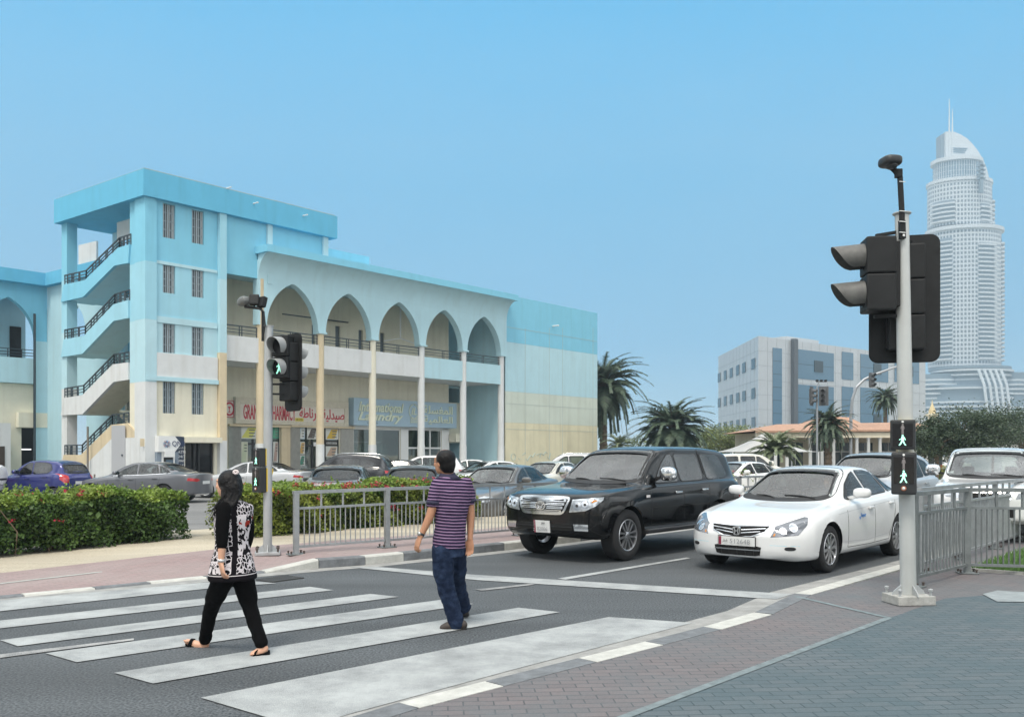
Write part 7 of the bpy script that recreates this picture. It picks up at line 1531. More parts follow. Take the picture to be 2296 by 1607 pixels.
fp = lambda c_, off: (lambda x, y, d: Vector((c_.hit('F', 0, .55)[0].x+off+d, x, y)))
b = MB(); hx_ = c.hit('F', 0, .55)[0].x+.034; put_text(b, '\u0631\ufec4\ufed7', lambda x, y, d: Vector((hx_+d, x, y)), w=.07, h=.05, ctr=(.03,.595), thick=.002); b.build('lettering', m_ink, pp, local=True); b = MB(); put_text(b, '82006', lambda x, y, d: Vector((hx_+d, x, y)), w=.20, h=.06, ctr=(.02,.51), thick=.002); b.build('number', m_inkg, pp, local=True)
b = MB()
for k, ch in enumerate('QATAR'): put_text(b, ch, lambda x, y, d: Vector((hx_+.001+d, x, y)), h=.020, ctr=(-.139,.61-.033*k), thick=.001)
b.build('side_lettering', m_plate, pp, local=True)
for v, s in (('L', 1), ('R', -1)):
    b = MB(); x0, x1 = c.L/2-c.xw[0]-c.R-.04, c.L/2-c.xw[1]+c.R+.04; b.bbox(min(x0,x1), max(x0,x1), min(s*.80, s*1.0), max(s*.80, s*1.0), .385, .445, .02); b.build('side_step', m_rub, c.root, local=True); b = MB(); b.bbox(min(x0,x1)+.05, max(x0,x1)-.05, min(s*.86, s*.985), max(s*.86, s*.985), .446, .452, .002); b.build('step_tread', m_alloy, c.root, local=True)
    c.strip([(1.66,.80),(2.6,.79),(3.5,.80)], .006, v, m_seam); c.strip([(3.50,1.30),(3.49,1.72)], .03, v, m_rub, 'window_bar', off=.008)
    b = MB(); h, n = c.hit(v, 1.50, .98); b.bbox(h.x-.05, h.x+.05, min(h.y, h.y+s*.012), max(h.y, h.y+s*.012), h.z-.022, h.z+.022, .005); b.build('side_repeater', m_tlw, c.root, local=True)
c.dec('tail_light', [(.66,1.10),(.90,1.08),(.93,.86),(.70,.86)], (150, 1), m_tl, .012, res=.05); c.dec('tail_light', [(.66,1.10),(.90,1.08),(.93,.86),(.70,.86)], (150, -1), m_tl, .012, res=.05)
c.wheels(6, None, 2); c.by_wheel(G(1398,1256), ROADRZ); big_suv = c
# --- white saloon beside it
c = Car('sedan', 'white saloon with a winged chrome grille waiting beside the black SUV', 'car', p_white, name='sedan_car', res=1.7, fo=.985, W=1.9, hw=[(x, y*1.028) for x, y in STY['sedan']['hw']], pf=[(.2,.06),(.28,.015),(.36,.0),(.52,.0),(.60,.03),(.72,.12)])
c.basics(m_cglass_l, glass_mat('saloon_side_glass', (0.40,0.45,0.45), 0.10), grille=False, plates=(), hl=False)
gr = [(-.42,.665),(0,.65),(.42,.665),(.38,.60),(.20,.535),(0,.525),(-.20,.535),(-.38,.60)]; g = c.dec('grille', offpoly(gr, .016), 'F', m_chrome, .008); c.dec('grille_mesh', gr, 'F', m_und, .013, g)
for z0, z1, w in ((.628,.605,.385),(.588,.565,.32)):
    for s in (1, -1): c.dec('grille_wing', [(s*a, z) for a, z in ((.06,z1+.004),(w,z0+.010),(w+.015,z0+.002),(.06,z1-.005))], 'F', m_chrome, .020, g, th=.006)
hx_ = c.hit('F', 0, .595)[0].x; b = MB(); o_ = rpoly([(-.062,.655),(.062,.655),(.05,.54),(-.05,.54)], .18, 2); i_ = [(a*.80, .5975+(z-.5975)*.80) for a, z in o_]; n = len(o_)
vs = [(hx_+.045, a, z) for a, z in o_]+[(hx_+.045, a, z) for a, z in i_]+[(hx_+.02, a, z) for a, z in o_]+[(hx_+.02, a, z) for a, z in i_]; b.add(vs, [(k, (k+1) % n, (k+1) % n+n, k+n) for k in range(n)]+[(k, (k+1) % n, (k+1) % n+2*n, k+2*n) for k in range(n)]+[(k+n, (k+1) % n+n, (k+1) % n+3*n, k+3*n) for k in range(n)])
fx = lambda a, z, d: (hx_+.03+d, a, z)
for s in (1, -1): b.prism([(s*.022,.64),(s*.040,.64),(s*.030,.5975),(s*.034,.553),(s*.018,.553),(s*.014,.59),(s*.014,.605)], fx, 0, .014)
b.prism([(-.02,.605),(.02,.605),(.018,.59),(-.018,.59)], fx, 0, .014); b.build('emblem', m_chrome, c.root, local=True)
for s in (1, -1):
    v = (38, s); hp = [(.40,.53),(.76,.565),(.90,.69),(.945,.785),(.90,.79),(.66,.725),(.48,.67)]; o = c.dec('headlight', hp, v, mat('headlamp_smoked', (0.16,0.17,0.19), 0.06, 0.4, coat=1.0), .006, res=.05)
    for a, z, r in ((.565,.610,.046),(.705,.652,.056)):
        c.dec('lamp_bowl', [(a+r*math.cos(6.28*k/16), z+r*math.sin(6.28*k/16)) for k in range(16)], v, m_hlb, .010, o, th=.004); c.dec('lamp_ring', [(a+r*.62*math.cos(6.28*k/14), z+r*.62*math.sin(6.28*k/14)) for k in range(14)], v, m_hl, .013, o, th=.003)
    c.dec('indicator', [(.43,.545),(.455,.548),(.465,.575),(.45,.58)], v, m_amber, .009, o, th=.003)
    c.dec('fog_recess', rpoly([(s*.64,.405),(s*.76,.405),(s*.76,.355),(s*.64,.355)], .25, 2), 'F', m_rub, .005); c.dec('bumper_crease', [(s*a, z) for a, z in ((.46,.425),(.80,.42),(.80,.413),(.46,.418))], 'F', m_pale, .002, c.body)
it = c.dec('bumper_intake', rpoly([(-.35,.40),(.35,.40),(.32,.265),(-.32,.265)], .1, 1), 'F', m_und, .006)
for z in (.345,): c.dec('intake_bar', [(-.34,z+.008),(.34,z+.008),(.34,z-.008),(-.34,z-.008)], 'F', m_chrome, .012, it)
for k in range(-2, 3): c.dec('intake_rib', [(k*.12-.004,.395),(k*.12+.004,.395),(k*.12+.004,.27),(k*.12-.004,.27)], 'F', m_rub, .010, it)
pp = c.dec('plate', [(-.27,.515),(.27,.515),(.27,.395),(-.27,.395)], 'F', m_plate, .030, res=.6, th=.015); c.dec('plate_frame', offpoly([(-.27,.515),(.27,.515),(.27,.395),(-.27,.395)], .010), 'F', m_rub, .026, pp, res=.6, th=.01); c.dec('plate_border', [(-.265,.51),(-.225,.51),(-.225,.40),(-.265,.40)], 'F', m_maroon, .032, pp, res=.6, th=.003)
hx_ = c.hit('F', 0, .455)[0].x+.034; b = MB(); put_text(b, '\u0631\ufec4\ufed7', lambda x, y, d: Vector((hx_+d, x, y)), w=.075, h=.05, ctr=(-.165,.455), thick=.002); b.build('lettering', m_ink, pp, local=True); b = MB(); put_text(b, '512648', lambda x, y, d: Vector((hx_+d, x, y)), w=.30, h=.062, ctr=(.06,.455), thick=.002); b.build('number', m_inkg, pp, local=True)
for v in 'LR': c.strip([(1.25,.80),(2.2,.855),(3.2,.90),(4.1,.945),(4.5,.96)], .006, v, mat('crease_shadow', (0.42,0.43,0.44), 0.5), 'crease'); c.strip([(1.45,.40),(2.4,.37),(3.3,.41)], .006, v, MATS['crease_shadow'], 'crease')  # grey strips paint the shade line along the body creases
b = MB(); m_sup = mat('decal_blue', (0.02,0.22,0.62), 0.4)
def lside(x, y, d): h, n = c.hit('L', 2.18+x, .74+y); return h+n*(.003+d)
put_text(b, 'Super', lambda x, y, d: lside(x, y, d), w=.22, h=.075, shear=.3, thick=.002, off=.01); put_text(b, '*', lside, w=.05, h=.05, ctr=(-.14,-.03), thick=.002, off=.01); b.build('door_lettering', m_sup, c.root, local=True)
c.wheels(10, None, 1); c.by_wheel(G(1848,1282), ROADRZ+.0)
saloon = c
# --- white SUV behind it
c = Car('suv', 'white SUV behind the near railing at the right edge', 'SUV', p_white, name='suv', L=4.7, W=1.84, fo=.88, wb=2.75, pf=[(.36,.08),(.5,.0),(.8,.0),(1.0,.08)])
c.S['hlp'] = [(.42,.83),(.72,.86),(.84,.99),(.64,1.0),(.46,.93)]; c.basics(m_cglass_l, m_cglass, grille=False, plates=(), mirror=m_chrome)
c.dec('grille', rpoly([(-.40,.985),(.40,.985),(.34,.80),(-.34,.80)], .12, 1), 'F', m_chrome, .008); c.dec('grille_mesh', [(-.34,.93),(.34,.93),(.30,.82),(-.30,.82)], 'F', m_und, .013, c.body); c.dec('bumper_intake', [(-.42,.66),(.42,.66),(.38,.5),(-.38,.5)], 'F', m_und, .008)
pp = c.dec('plate', [(-.26,.72),(.26,.72),(.26,.61),(-.26,.61)], 'F', m_plate, .03, res=.6); hx_ = c.hit('F', 0, .66)[0].x+.034; b = MB(); put_text(b, '5241', lambda x, y, d: Vector((hx_+d, x, y)), w=.22, h=.06, ctr=(.06,.665), thick=.002); b.build('number', m_ink, pp, local=True)
c.wheels(6, None, 0); q = G(2150,1228); c.place((8.3+1.55, 16.1+2.3, 0), ROADRZ+math.radians(13))
# --- cars on the far side: (style, paint, column, row of the ground, heading in degrees, label, extra)
def pcar(sty, pm, u, v, deg, label, spokes=8, glass=None, cat='car', zf=None, **kw):
    tr = {k: kw.pop(k) for k in ('chrome','grille','plates','mirror','wsm') if k in kw}; res = kw.pop('res', .85); rails = kw.pop('rails', None); wst = kw.pop('wst', 0)
    c = Car(sty, label, cat, pm, 'cars parked in front of the arcade', 'parked_car', res, **kw); c.basics(tr.pop('wsm', m_cglass_l), glass or m_cglass, **tr); c.wheels(spokes, None, wst)
    if rails: c.roof_rails(*rails)
    p = G(u, v, -.1); return c.place((p.x, p.y, -.1), math.radians(deg))
# far left white 4x4 with spare wheel on its tail
c = Car('suv', 'white four-wheel drive at the left edge, only its spare wheel cover in view', 'SUV', p_white, 'cars parked in front of the arcade', 'parked_car', .8, W=1.8); c.basics(m_cglass, m_cglass, plates=()); c.wheels(6)
p = G(-28, 1128, -.1); c.place((p.x-2.2, p.y, -.1), math.radians(180)); b = MB(); xb_ = -c.L/2; b.lathe([(0,xb_-.29),(.25,xb_-.285),(.335,xb_-.26),(.365,xb_-.2),(.365,xb_-.05),(.33,xb_-.01)], 28, 'x', (0,0,1.0)); sw = b.build('spare_wheel_cover', p_white, c.root, 40, local=True)
b = MB(); b.bar((xb_-.292,-.22,.86), (xb_-.292,.22,.86), .005, .07); put_text(b, 'PAJERO', lambda x, y, d: Vector((xb_-.296-d, -x, y)), w=.36, h=.055, ctr=(0,.86), thick=.003); b.mi = 0; b.build('cover_lettering', m_ink, sw, local=True)
c = pcar('hatch', p_blue, 106, 1121, 182, 'blue hatchback with a tall red tail light beside the white four-wheel drive', glass=m_cdark, plates=('B',)) if False else pcar('hatch', p_blue, 98, 1124, 160, 'blue hatchback with a tall red tail light beside the white four-wheel drive', glass=m_cdark, plates=('B',), tlp=[(.50,.98),(.70,1.06),(.74,.86),(.66,.70),(.52,.74)])
c = pcar('sedan', p_grey, 322, 1124, 172, 'graphite saloon with chrome window trim behind the left hedge', 10, chrome=True, tlp=[(.50,.86),(.84,.90),(.86,.80),(.60,.76),(.42,.80)], wst=1)
c = pcar('sedan', p_silver, 562, 1114, 172, 'silver saloon behind the left signal pole', 8, tlp=[(.42,.86),(.84,.93),(.86,.84),(.60,.78)])
c = pcar('wagon', p_dk, 770, 1103, 174, 'black SUV with silver roof rails parked before the pharmacy', 8, glass=m_cdark, cat='SUV', rails=(1.9,4.2,.56), tlp=[(.55,.98),(.80,1.02),(.82,.90),(.62,.86)], zt=[(0,.92),(.05,.98),(.3,1.04),(1.0,1.12),(1.3,1.18),(1.7,1.46),(2.1,1.68),(2.4,1.76),(3.0,1.79),(3.8,1.76),(4.3,1.65),(4.55,1.36),(4.68,1.12),(4.75,.98)])
c = pcar('sedan', p_dk, 880, 1092, 178, 'dark saloon half hidden behind the black roof-railed SUV', 8, res=.7)
c = pcar('sedan', p_lgrey, 768, 1166, 95, 'warm grey saloon seen from behind over the hedge, nearest the left pole', 8)
c = pcar('sedan', p_lgrey, 932, 1166, 93, 'brown-grey saloon just left of the walking man, over the hedge', 8)
c = pcar('wagon', p_white, 945, 1090, 178, 'small white van-like car below the laundry sign', 6, glass=m_cglass_l, res=.7)
c = pcar('sedan', p_white, 1040, 1088, 182, 'white saloon by the lattice door, partly behind the walking man', 6, res=.7)
c = pcar('sedan', p_white, 1090, 1108, 212, 'white saloon parked at an angle behind the dark grey saloon', 8)
c = pcar('sedan', paint('gunmetal', (0.10,0.098,0.095), 0.2, 0.3), 1122, 1163, 246, 'dark grey saloon facing the railing beside the walking man', 8, wsm=m_cglass_l)
c = pcar('suv', p_silver, 1262, 1092, 176, 'silver SUV by the end wall of the arcade building', 6, cat='SUV', rails=(2.0,4.4,.6), L=4.6, W=1.8)
c = pcar('sedan', p_pearl, 1228, 1115, 236, 'cream saloon between the dark grey saloon and the black SUV', 8)
c = pcar('suv', paint('cream', (0.66,0.64,0.58), 0.1, 0.3), 1680, 1102, 20, 'cream SUV parked sideways in front of the tent', 6, glass=m_cdark, cat='SUV')
c.root.rotation_euler.z = math.radians(18)
c = pcar('sedan', p_white, 1650, 1118, 215, 'white saloon low behind the rear corner of the black SUV', 8)
c = pcar('wagon', p_silver, 1800, 1170, 0, 'silver estate car directly behind the white saloon', 8); c.place((saloon.root.location.x+E1.x*7.2+EN.x*1.5, saloon.root.location.y+E1.y*7.2+EN.y*1.5, 0), ROADRZ)
for i, (u, v, d, lb, pm) in enumerate(((1945,1066,215,'first small white car in the row before the garden wall',p_white),(1990,1064,215,'second small white car in the row, beside the near pole',p_pearl),(2062,1072,190,'white car with dark windows just right of the near pole',p_white),(2104,1068,190,'pale car tucked behind the white SUV bonnet',p_pearl),(1900,1062,212,'pale car roof showing behind the silver estate',p_silver))):
    pcar('sedan', pm, u, v, d, lb, 6, res=.6)
# ------------------------------------------------------------------ people
def skin_mat(name, col): m = mat(name, col, 0.5, var=0.06, scale=14, bump=0.05, bscale=120); m.node_tree.nodes['Principled BSDF'].inputs['Subsurface Weight'].default_value = 0.08; return m
def rings(b, rs, n=24):
    """closed loft through elliptical rings: (centre, half axis a vector, half axis b vector)"""
    vs = []; fs = []
    for c, a, e in rs:
        for k in range(n): t = 2*math.pi*k/n; vs.append(Vector(c)+a*math.cos(t)+e*math.sin(t))
    for i in range(len(rs)-1):
        for k in range(n): k2 = (k+1) % n; fs.append((i*n+k, i*n+k2, (i+1)*n+k2, (i+1)*n+k))
    fs += [tuple(range(n-1, -1, -1)), tuple((len(rs)-1)*n+k for k in range(n))]; b.add(vs, fs)
def limb(b, pts, rads, n=16):
    """tapered limb with rounded ends, smooth through its joints"""
    pts = [Vector(p) for p in pts]; P2 = []; R2 = []; m = len(pts)
    for i in range(m-1):
        p0, p1, p2, p3 = pts[max(0,i-1)], pts[i], pts[i+1], pts[min(m-1,i+2)]
        for k in range(6):
            t = k/6; q = .5*((2*p1)+(p2-p0)*t+(2*p0-5*p1+4*p2-p3)*t*t+(3*p1-p0-3*p2+p3)*t**3) if 0 < i < m-2 or m > 2 else p1.lerp(p2, t)
            P2.append(q); R2.append(rads[i]+(rads[i+1]-rads[i])*(t*t*(3-2*t)))
    P2.append(pts[-1]); R2.append(rads[-1])
    d0 = (P2[0]-P2[1]).normalized(); d1 = (P2[-1]-P2[-2]).normalized(); A_ = []; B_ = []
    for f_ in (.97, .75, .4): A_.append((P2[0]+d0*R2[0]*f_, R2[0]*math.sqrt(max(0, 1-f_*f_)))); B_.append((P2[-1]+d1*R2[-1]*f_, R2[-1]*math.sqrt(max(0, 1-f_*f_))))
    b.tube([p for p, r in A_]+P2+[p for p, r in B_[::-1]], [r for p, r in A_]+R2+[r for p, r in B_[::-1]], n)
def hand(b, w, d, nrm, side, s=1.0, curl=.5):
    """palm and five fingers from the wrist w along d; nrm = where the palm faces; side = towards the thumb"""
    d = d.normalized(); nrm = (nrm-d*nrm.dot(d)).normalized(); sd = (side-d*side.dot(d)-nrm*side.dot(nrm)).normalized()
    rings(b, [(w-d*.02*s, sd*.024*s, nrm*.019*s), (w+d*.02*s, sd*.032*s, nrm*.018*s), (w+d*.055*s, sd*.040*s, nrm*.016*s), (w+d*.088*s, sd*.040*s, nrm*.012*s), (w+d*.096*s, sd*.034*s, nrm*.008*s)], 14)
    for k, (o, l, c_) in enumerate(((.031,.068,.9),(.011,.077,1.0),(-.010,.072,1.1),(-.030,.056,1.25))):
        p = w+d*.086*s+sd*o*s; a = curl*.35*c_; pts = [p]
        for sg, f_ in enumerate((.45,.30,.25)): dd = (d*math.cos(a)+nrm*math.sin(a)+sd*o*1.2).normalized(); p = p+dd*l*f_*s; pts.append(p); a += curl*.75*c_
        limb(b, pts, [.0088*s,.0082*s,.0075*s,.0062*s], 10)
    p = w+d*.028*s+sd*.026*s; q = p+(sd*.62+d*.75+nrm*.25).normalized()*.038*s; r_ = q+(sd*.25+d*.9+nrm*.35).normalized()*.032*s; limb(b, [p, q, r_, r_+(d+nrm*.5).normalized()*.02*s], [.0145*s,.0115*s,.0095*s,.0075*s], 10)
def fuse(o, vox=.008, sm=4, disp=None):
    """melt overlapping closed shapes into one continuous surface"""
    r = o.modifiers.new('r', 'REMESH'); r.mode = 'VOXEL'; r.voxel_size = vox; s = o.modifiers.new('s', 'SMOOTH'); s.factor = .5; s.iterations = sm
    if disp:
        t = bpy.data.textures.new('fold', 'CLOUDS'); t.noise_scale = disp[1]; t.noise_depth = 1; dm = o.modifiers.new('d', 'DISPLACE'); dm.texture = t; dm.strength = disp[0]; dm.mid_level = .5; dm.texture_coords = 'LOCAL'
    bpy.context.view_layer.update(); me = bpy.data.meshes.new_from_object(o.evaluated_get(bpy.context.evaluated_depsgraph_get())); o.modifiers.clear(); old = o.data; o.data = me; bpy.data.meshes.remove(old)
    me.polygons.foreach_set('use_smooth', [True]*len(me.polygons)); me.update(); return o
def head(b, c, face, s=1.0, yaw=0):
    """skull with jaw, nose, brow, lips and ears; face = direction it looks"""
    f = face.normalized(); r = Vector((f.y, -f.x, 0)); up = Vector((0,0,1)); M = Matrix((r, f, up)).transposed()
    bl = lambda o, rr, p=2.0: b.blob(Vector(c)+r*o[0]*s+f*o[1]*s+up*o[2]*s, [x*s for x in rr], p, 16, 12, M)
    bl((0,-.012,.025), (.076,.095,.090)); bl((0,.022,-.035), (.058,.066,.075), 2.3); bl((0,.055,-.082), (.030,.030,.024)); bl((0,.098,-.012), (.011,.016,.026)); bl((0,.107,-.030), (.015,.014,.011)); bl((0,.084,-.058), (.026,.012,.010))
    bl((.028,.074,-.022), (.022,.018,.022)); bl((-.028,.074,-.022), (.022,.018,.022)); bl((0,.078,.030), (.050,.016,.012))
    for s_ in (-1, 1): bl((s_*.078,-.005,-.012), (.010,.020,.032)); bl((s_*.030,.084,.008), (.014,.009,.008))
    return M
def sole(b, heel, toe, w, h0, h1, up=Vector((0,0,1)), n=10):
    """shoe sole outline from heel to toe"""
    d = (toe-heel); L = d.length; d.normalize(); s = d.cross(up).normalized(); u2 = s.cross(d).normalized(); L_ = []
    for t, ww in ((-.03,.45),(.05,.72),(.2,.78),(.42,.70),(.62,.92),(.78,1.0),(.92,.78),(1.0,.35)): L_.append((t, ww*w/2))
    out = [heel+d*t*L+s*ww for t, ww in L_]+[heel+d*t*L-s*ww for t, ww in reversed(L_)]; n = len(out)
    hh = [h0+(h1-h0)*min(1, max(0, t*1.2)) for t, _ in L_]; hh = hh+hh[::-1]
    b.add([p for p in out]+[p+u2*h for p, h in zip(out, hh)], [tuple(range(n-1,-1,-1)), tuple(range(n, 2*n))]+[(i, (i+1) % n, (i+1) % n+n, i+n) for i in range(n)])
UP = Vector((0,0,1))
# ---- woman
m_skinw = skin_mat('skin_light', (0.58,0.33,0.22)); m_hair = mat('hair_black', (0.004,0.0035,0.004), 0.5, spec=0.25, bump=0.4, bscale=60)
m_blk = mat('cloth_black', (0.004,0.004,0.0045), 0.95, spec=0.1, bump=0.2, bscale=40)
wlat = Vector((.62,.78,0)).normalized(); wfor = Vector((-.78,.62,0)).normalized(); Yw = 7.33
def Q(u, v, dy=0.0): return P(u, v, Yw+dy)
wo = thing('person', G(522,1462), 'woman with long black hair walking left in a black and white patterned tunic', 'person')
b = MB(); head(b, Q(510.5,1084,.0), Vector((-.93,.36,-.03)), 1.0)
limb(b, [Q(513,1098,.01), Q(518,1128,.0)], [.047,.055]); 
rings(b, [(Q(524,1128), wlat*.10, wfor*.06), (Q(523,1140), wlat*.155, wfor*.09), (Q(521,1165), wlat*.15, wfor*.10), (Q(519,1212), wlat*.12, wfor*.09), (Q(521,1262), wlat*.15, wfor*.12), (Q(522,1290), wlat*.14, wfor*.11)])
limb(b, [Q(500,1142,-.14), Q(498.5,1202,-.17), Q(495.5,1262,-.19)], [.042,.036,.0235]); wr_ = Q(495.5,1262,-.19); hand(b, wr_, Q(503,1300,-.21)-wr_, Vector((.75,.6,0)), Vector((-.7,.6,0)), .93, .75)
limb(b, [Q(549,1142,.14), Q(556,1198,.22), Q(548,1245,.30)], [.040,.035,.023]); wr_ = Q(548,1245,.30); hand(b, wr_, Q(545,1285,.31)-wr_, Vector((-.6,-.6,0)), Vector((-.7,.6,0)), .93, .6)
limb(b, [Q(506,1285,-.05), Q(472,1366,.15), Q(460,1440,.32)], [.085,.055,.036]); limb(b, [Q(541,1285,.06), Q(562,1368,.05), Q(586,1448,.0)], [.085,.055,.036])
aL, hL, tL = Q(461,1440,.32), Q(459,1449,.33), Q(417,1434,.36); limb(b, [aL, Q(457,1450,.33)], [.036,.034]); limb(b, [Q(460,1449,.33), Q(438,1444,.34), Q(421,1438,.36)], [.034,.036,.026])
for k in range(5): q = Q(423-(4-k)*.9,1437+k*1.6,.36+.018*k-.04); limb(b, [q, q+Vector((-.028,.008,.006))], [.012-(k*.0012),.009], 8)
limb(b, [Q(587,1448), Q(592,1455), Q(578,1462,-.02), Q(568,1465,-.03)], [.037,.036,.034,.026])
for k in range(5): q = Q(569,1465.5,-.07+.018*k); limb(b, [q, q+Vector((-.026,.004,-.004))], [.011-(k*.0011),.009], 8)
o = b.build('body', m_skinw, wo); fuse(o, .0065, 3)
b = MB(); RN = [(Q(522,1121), .07,.065),(Q(524,1127), .125,.08),(Q(525,1134), .172,.098),(Q(524,1146), .178,.112),(Q(523,1166), .170,.118),(Q(520,1192), .148,.112),(Q(519,1215), .140,.108),(Q(520,1238), .158,.122),(Q(521,1262), .182,.142),(Q(521,1285), .200,.162),(Q(521,1296), .208,.172),(Q(521,1299), .200,.165)]
rings(b, [(c_, wlat*w_, wfor*d_) for c_, w_, d_ in RN], 32); o = b.build('tunic', None, wo); fuse(o, .009, 5, (.016,.10))
mt = bpy.data.materials.new('tunic_print'); mt.use_nodes = True; n, l = mt.node_tree.nodes, mt.node_tree.links; bs_ = n['Principled BSDF']; bs_.inputs['Roughness'].default_value = .95; bs_.inputs['Specular IOR Level'].default_value = .1; t = n.new('ShaderNodeTexCoord')
def nn_(ty, **k):
    x = n.new(ty)
    for a_, v_ in k.items(): setattr(x, a_, v_)
    return x
def mth(op, a_, b_=None, c_=None, clamp=False):
    x = nn_('ShaderNodeMath', operation=op); x.use_clamp = clamp
    for i, v_ in enumerate((a_, b_, c_)):
        if v_ is None: continue
        if isinstance(v_, (int, float)): x.inputs[i].default_value = v_
        else: l.new(v_, x.inputs[i])
    return x.outputs[0]
vo = nn_('ShaderNodeTexVoronoi', feature='DISTANCE_TO_EDGE'); vo.inputs['Scale'].default_value = 34; vo.inputs['Randomness'].default_value = .9
mpv = nn_('ShaderNodeMapping'); mpv.inputs['Scale'].default_value = (1,1,.75); nw = nn_('ShaderNodeTexNoise'); nw.inputs['Scale'].default_value = 14; l.new(t.outputs['Object'], nw.inputs['Vector'])
va = nn_('ShaderNodeVectorMath', operation='MULTIPLY_ADD'); va.inputs[1].default_value = (.05,.05,.05); l.new(nw.outputs['Color'], va.inputs[0]); l.new(t.outputs['Object'], va.inputs[2]); l.new(va.outputs[0], mpv.inputs[0]); l.new(mpv.outputs[0], vo.inputs['Vector'])
spots = mth('LESS_THAN', vo.outputs['Distance'], .010*1.0*10)            # white net with black cells
big = nn_('ShaderNodeTexNoise'); big.inputs['Scale'].default_value = 11; big.inputs['Detail'].default_value = 2; big.inputs['Distortion'].default_value = 2.2; l.new(t.outputs['Object'], big.inputs['Vector'])
motif = mth('GREATER_THAN', big.outputs['Fac'], .47)
sx = nn_('ShaderNodeSeparateXYZ'); l.new(t.outputs['Object'], sx.inputs[0])
# panel coordinate across the back (object space, along the shoulder line)
lat = mth('ADD', mth('MULTIPLY', sx.outputs[0], wlat.x), mth('MULTIPLY', sx.outputs[1], wlat.y)); cen = (Q(512,1200)-wo.location).dot(wlat)*0
pl_c = (Q(511,1200)-Vector((wo.location.x, wo.location.y, 0)));
backx = mth('SUBTRACT', sx.outputs[0], (Q(526.5,1200,-.1).x-wo.location.x))
band = mth('LESS_THAN', mth('ABSOLUTE', mth('ADD', backx, mth('MULTIPLY', mth('SUBTRACT', sx.outputs[2], 1.0), .02))), .018)
right = mth('GREATER_THAN', backx, .02); zlow = mth('LESS_THAN', sx.outputs[2], .80)
mz_ = mth('MULTIPLY', right, mth('GREATER_THAN', sx.outputs[2], .83)); low2 = mth('MULTIPLY', mth('SUBTRACT', 1, right), mth('LESS_THAN', sx.outputs[2], .74))
sel = mth('MAXIMUM', mth('MULTIPLY', mz_, mth('LESS_THAN', sx.outputs[2], 1.16)), low2)
pat = mth('ADD', mth('MULTIPLY', spots, mth('SUBTRACT', 1, sel)), mth('MULTIPLY', motif, sel))
pat = mth('MULTIPLY', pat, mth('SUBTRACT', 1, band)); hem = mth('LESS_THAN', sx.outputs[2], .655); line = mth('MULTIPLY', mth('GREATER_THAN', sx.outputs[2], .668), mth('LESS_THAN', sx.outputs[2], .674))
pat = mth('MAXIMUM', mth('MULTIPLY', pat, mth('GREATER_THAN', sx.outputs[2], .685)), line)
mi = nn_('ShaderNodeMix', data_type='RGBA'); l.new(pat, mi.inputs[0]); mi.inputs[6].default_value = (.008,.007,.009,1); mi.inputs[7].default_value = (.60,.56,.58,1)
rd = nn_('ShaderNodeTexNoise'); rd.inputs['Scale'].default_value = 9; l.new(t.outputs['Object'], rd.inputs['Vector']); rsel = mth('MULTIPLY', mth('MULTIPLY', mth('GREATER_THAN', rd.outputs['Fac'], .66), sel), mth('GREATER_THAN', sx.outputs[2], .95))
m2_ = nn_('ShaderNodeMix', data_type='RGBA'); l.new(rsel, m2_.inputs[0]); l.new(mi.outputs[2], m2_.inputs[6]); m2_.inputs[7].default_value = (.30,.03,.02,1); l.new(m2_.outputs[2], bs_.inputs['Base Color'])
o.data.materials.clear(); o.data.materials.append(mt)
b = MB(); limb(b, [Q(502,1140,-.13), Q(499,1175,-.16), Q(498,1203,-.17), Q(497.5,1222,-.175)], [.062,.054,.050,.043]); o = b.build('sleeve', m_blk, wo); fuse(o, .008, 3)
b = MB(); limb(b, [Q(548,1140,.13), Q(556,1175,.2), Q(556,1203,.23), Q(552,1222,.27)], [.060,.052,.048,.043]); o = b.build('sleeve', m_blk, wo); fuse(o, .008, 3)
b = MB(); limb(b, [Q(508,1280,-.06), Q(488,1325,.03), Q(473,1366,.15), Q(464,1410,.25), Q(460,1432,.31)], [.102,.084,.062,.054,.054]); limb(b, [Q(540,1280,.06), Q(552,1325,.06), Q(563,1368,.05), Q(577,1415,.02), Q(586,1441,.0)], [.102,.085,.063,.056,.054]); rings(b, [(Q(524,1250), wlat*.14, wfor*.11), (Q(524,1290), wlat*.16, wfor*.12)]); o = b.build('trousers', m_blk, wo); fuse(o, .009, 3, (.012,.06))
b = MB(); sole(b, Q(464,1459,.33), Q(417,1444,.36), .092, .030, .014, Vector((-.3,0,1)).normalized()); o = b.build('sandal', m_blk, wo); b = MB(); rings(b, [(Q(433,1443,.35), Vector((0,.052,0)), Vector((.012,0,.046))), (Q(426,1441,.36), Vector((0,.052,0)), Vector((.010,0,.040)))], 16); b.build('strap', m_blk, o, True)
b = MB(); sole(b, Q(604,1468.5,.01), Q(567,1470,-.03), .092, .040, .014); o = b.build('sandal', m_blk, wo); b = MB(); rings(b, [(Q(577,1463.5,-.02), Vector((0,.052,0)), Vector((.014,0,.040))), (Q(571,1466,-.03), Vector((0,.052,0)), Vector((.012,0,.032)))], 16); b.build('strap', m_blk, o, True)
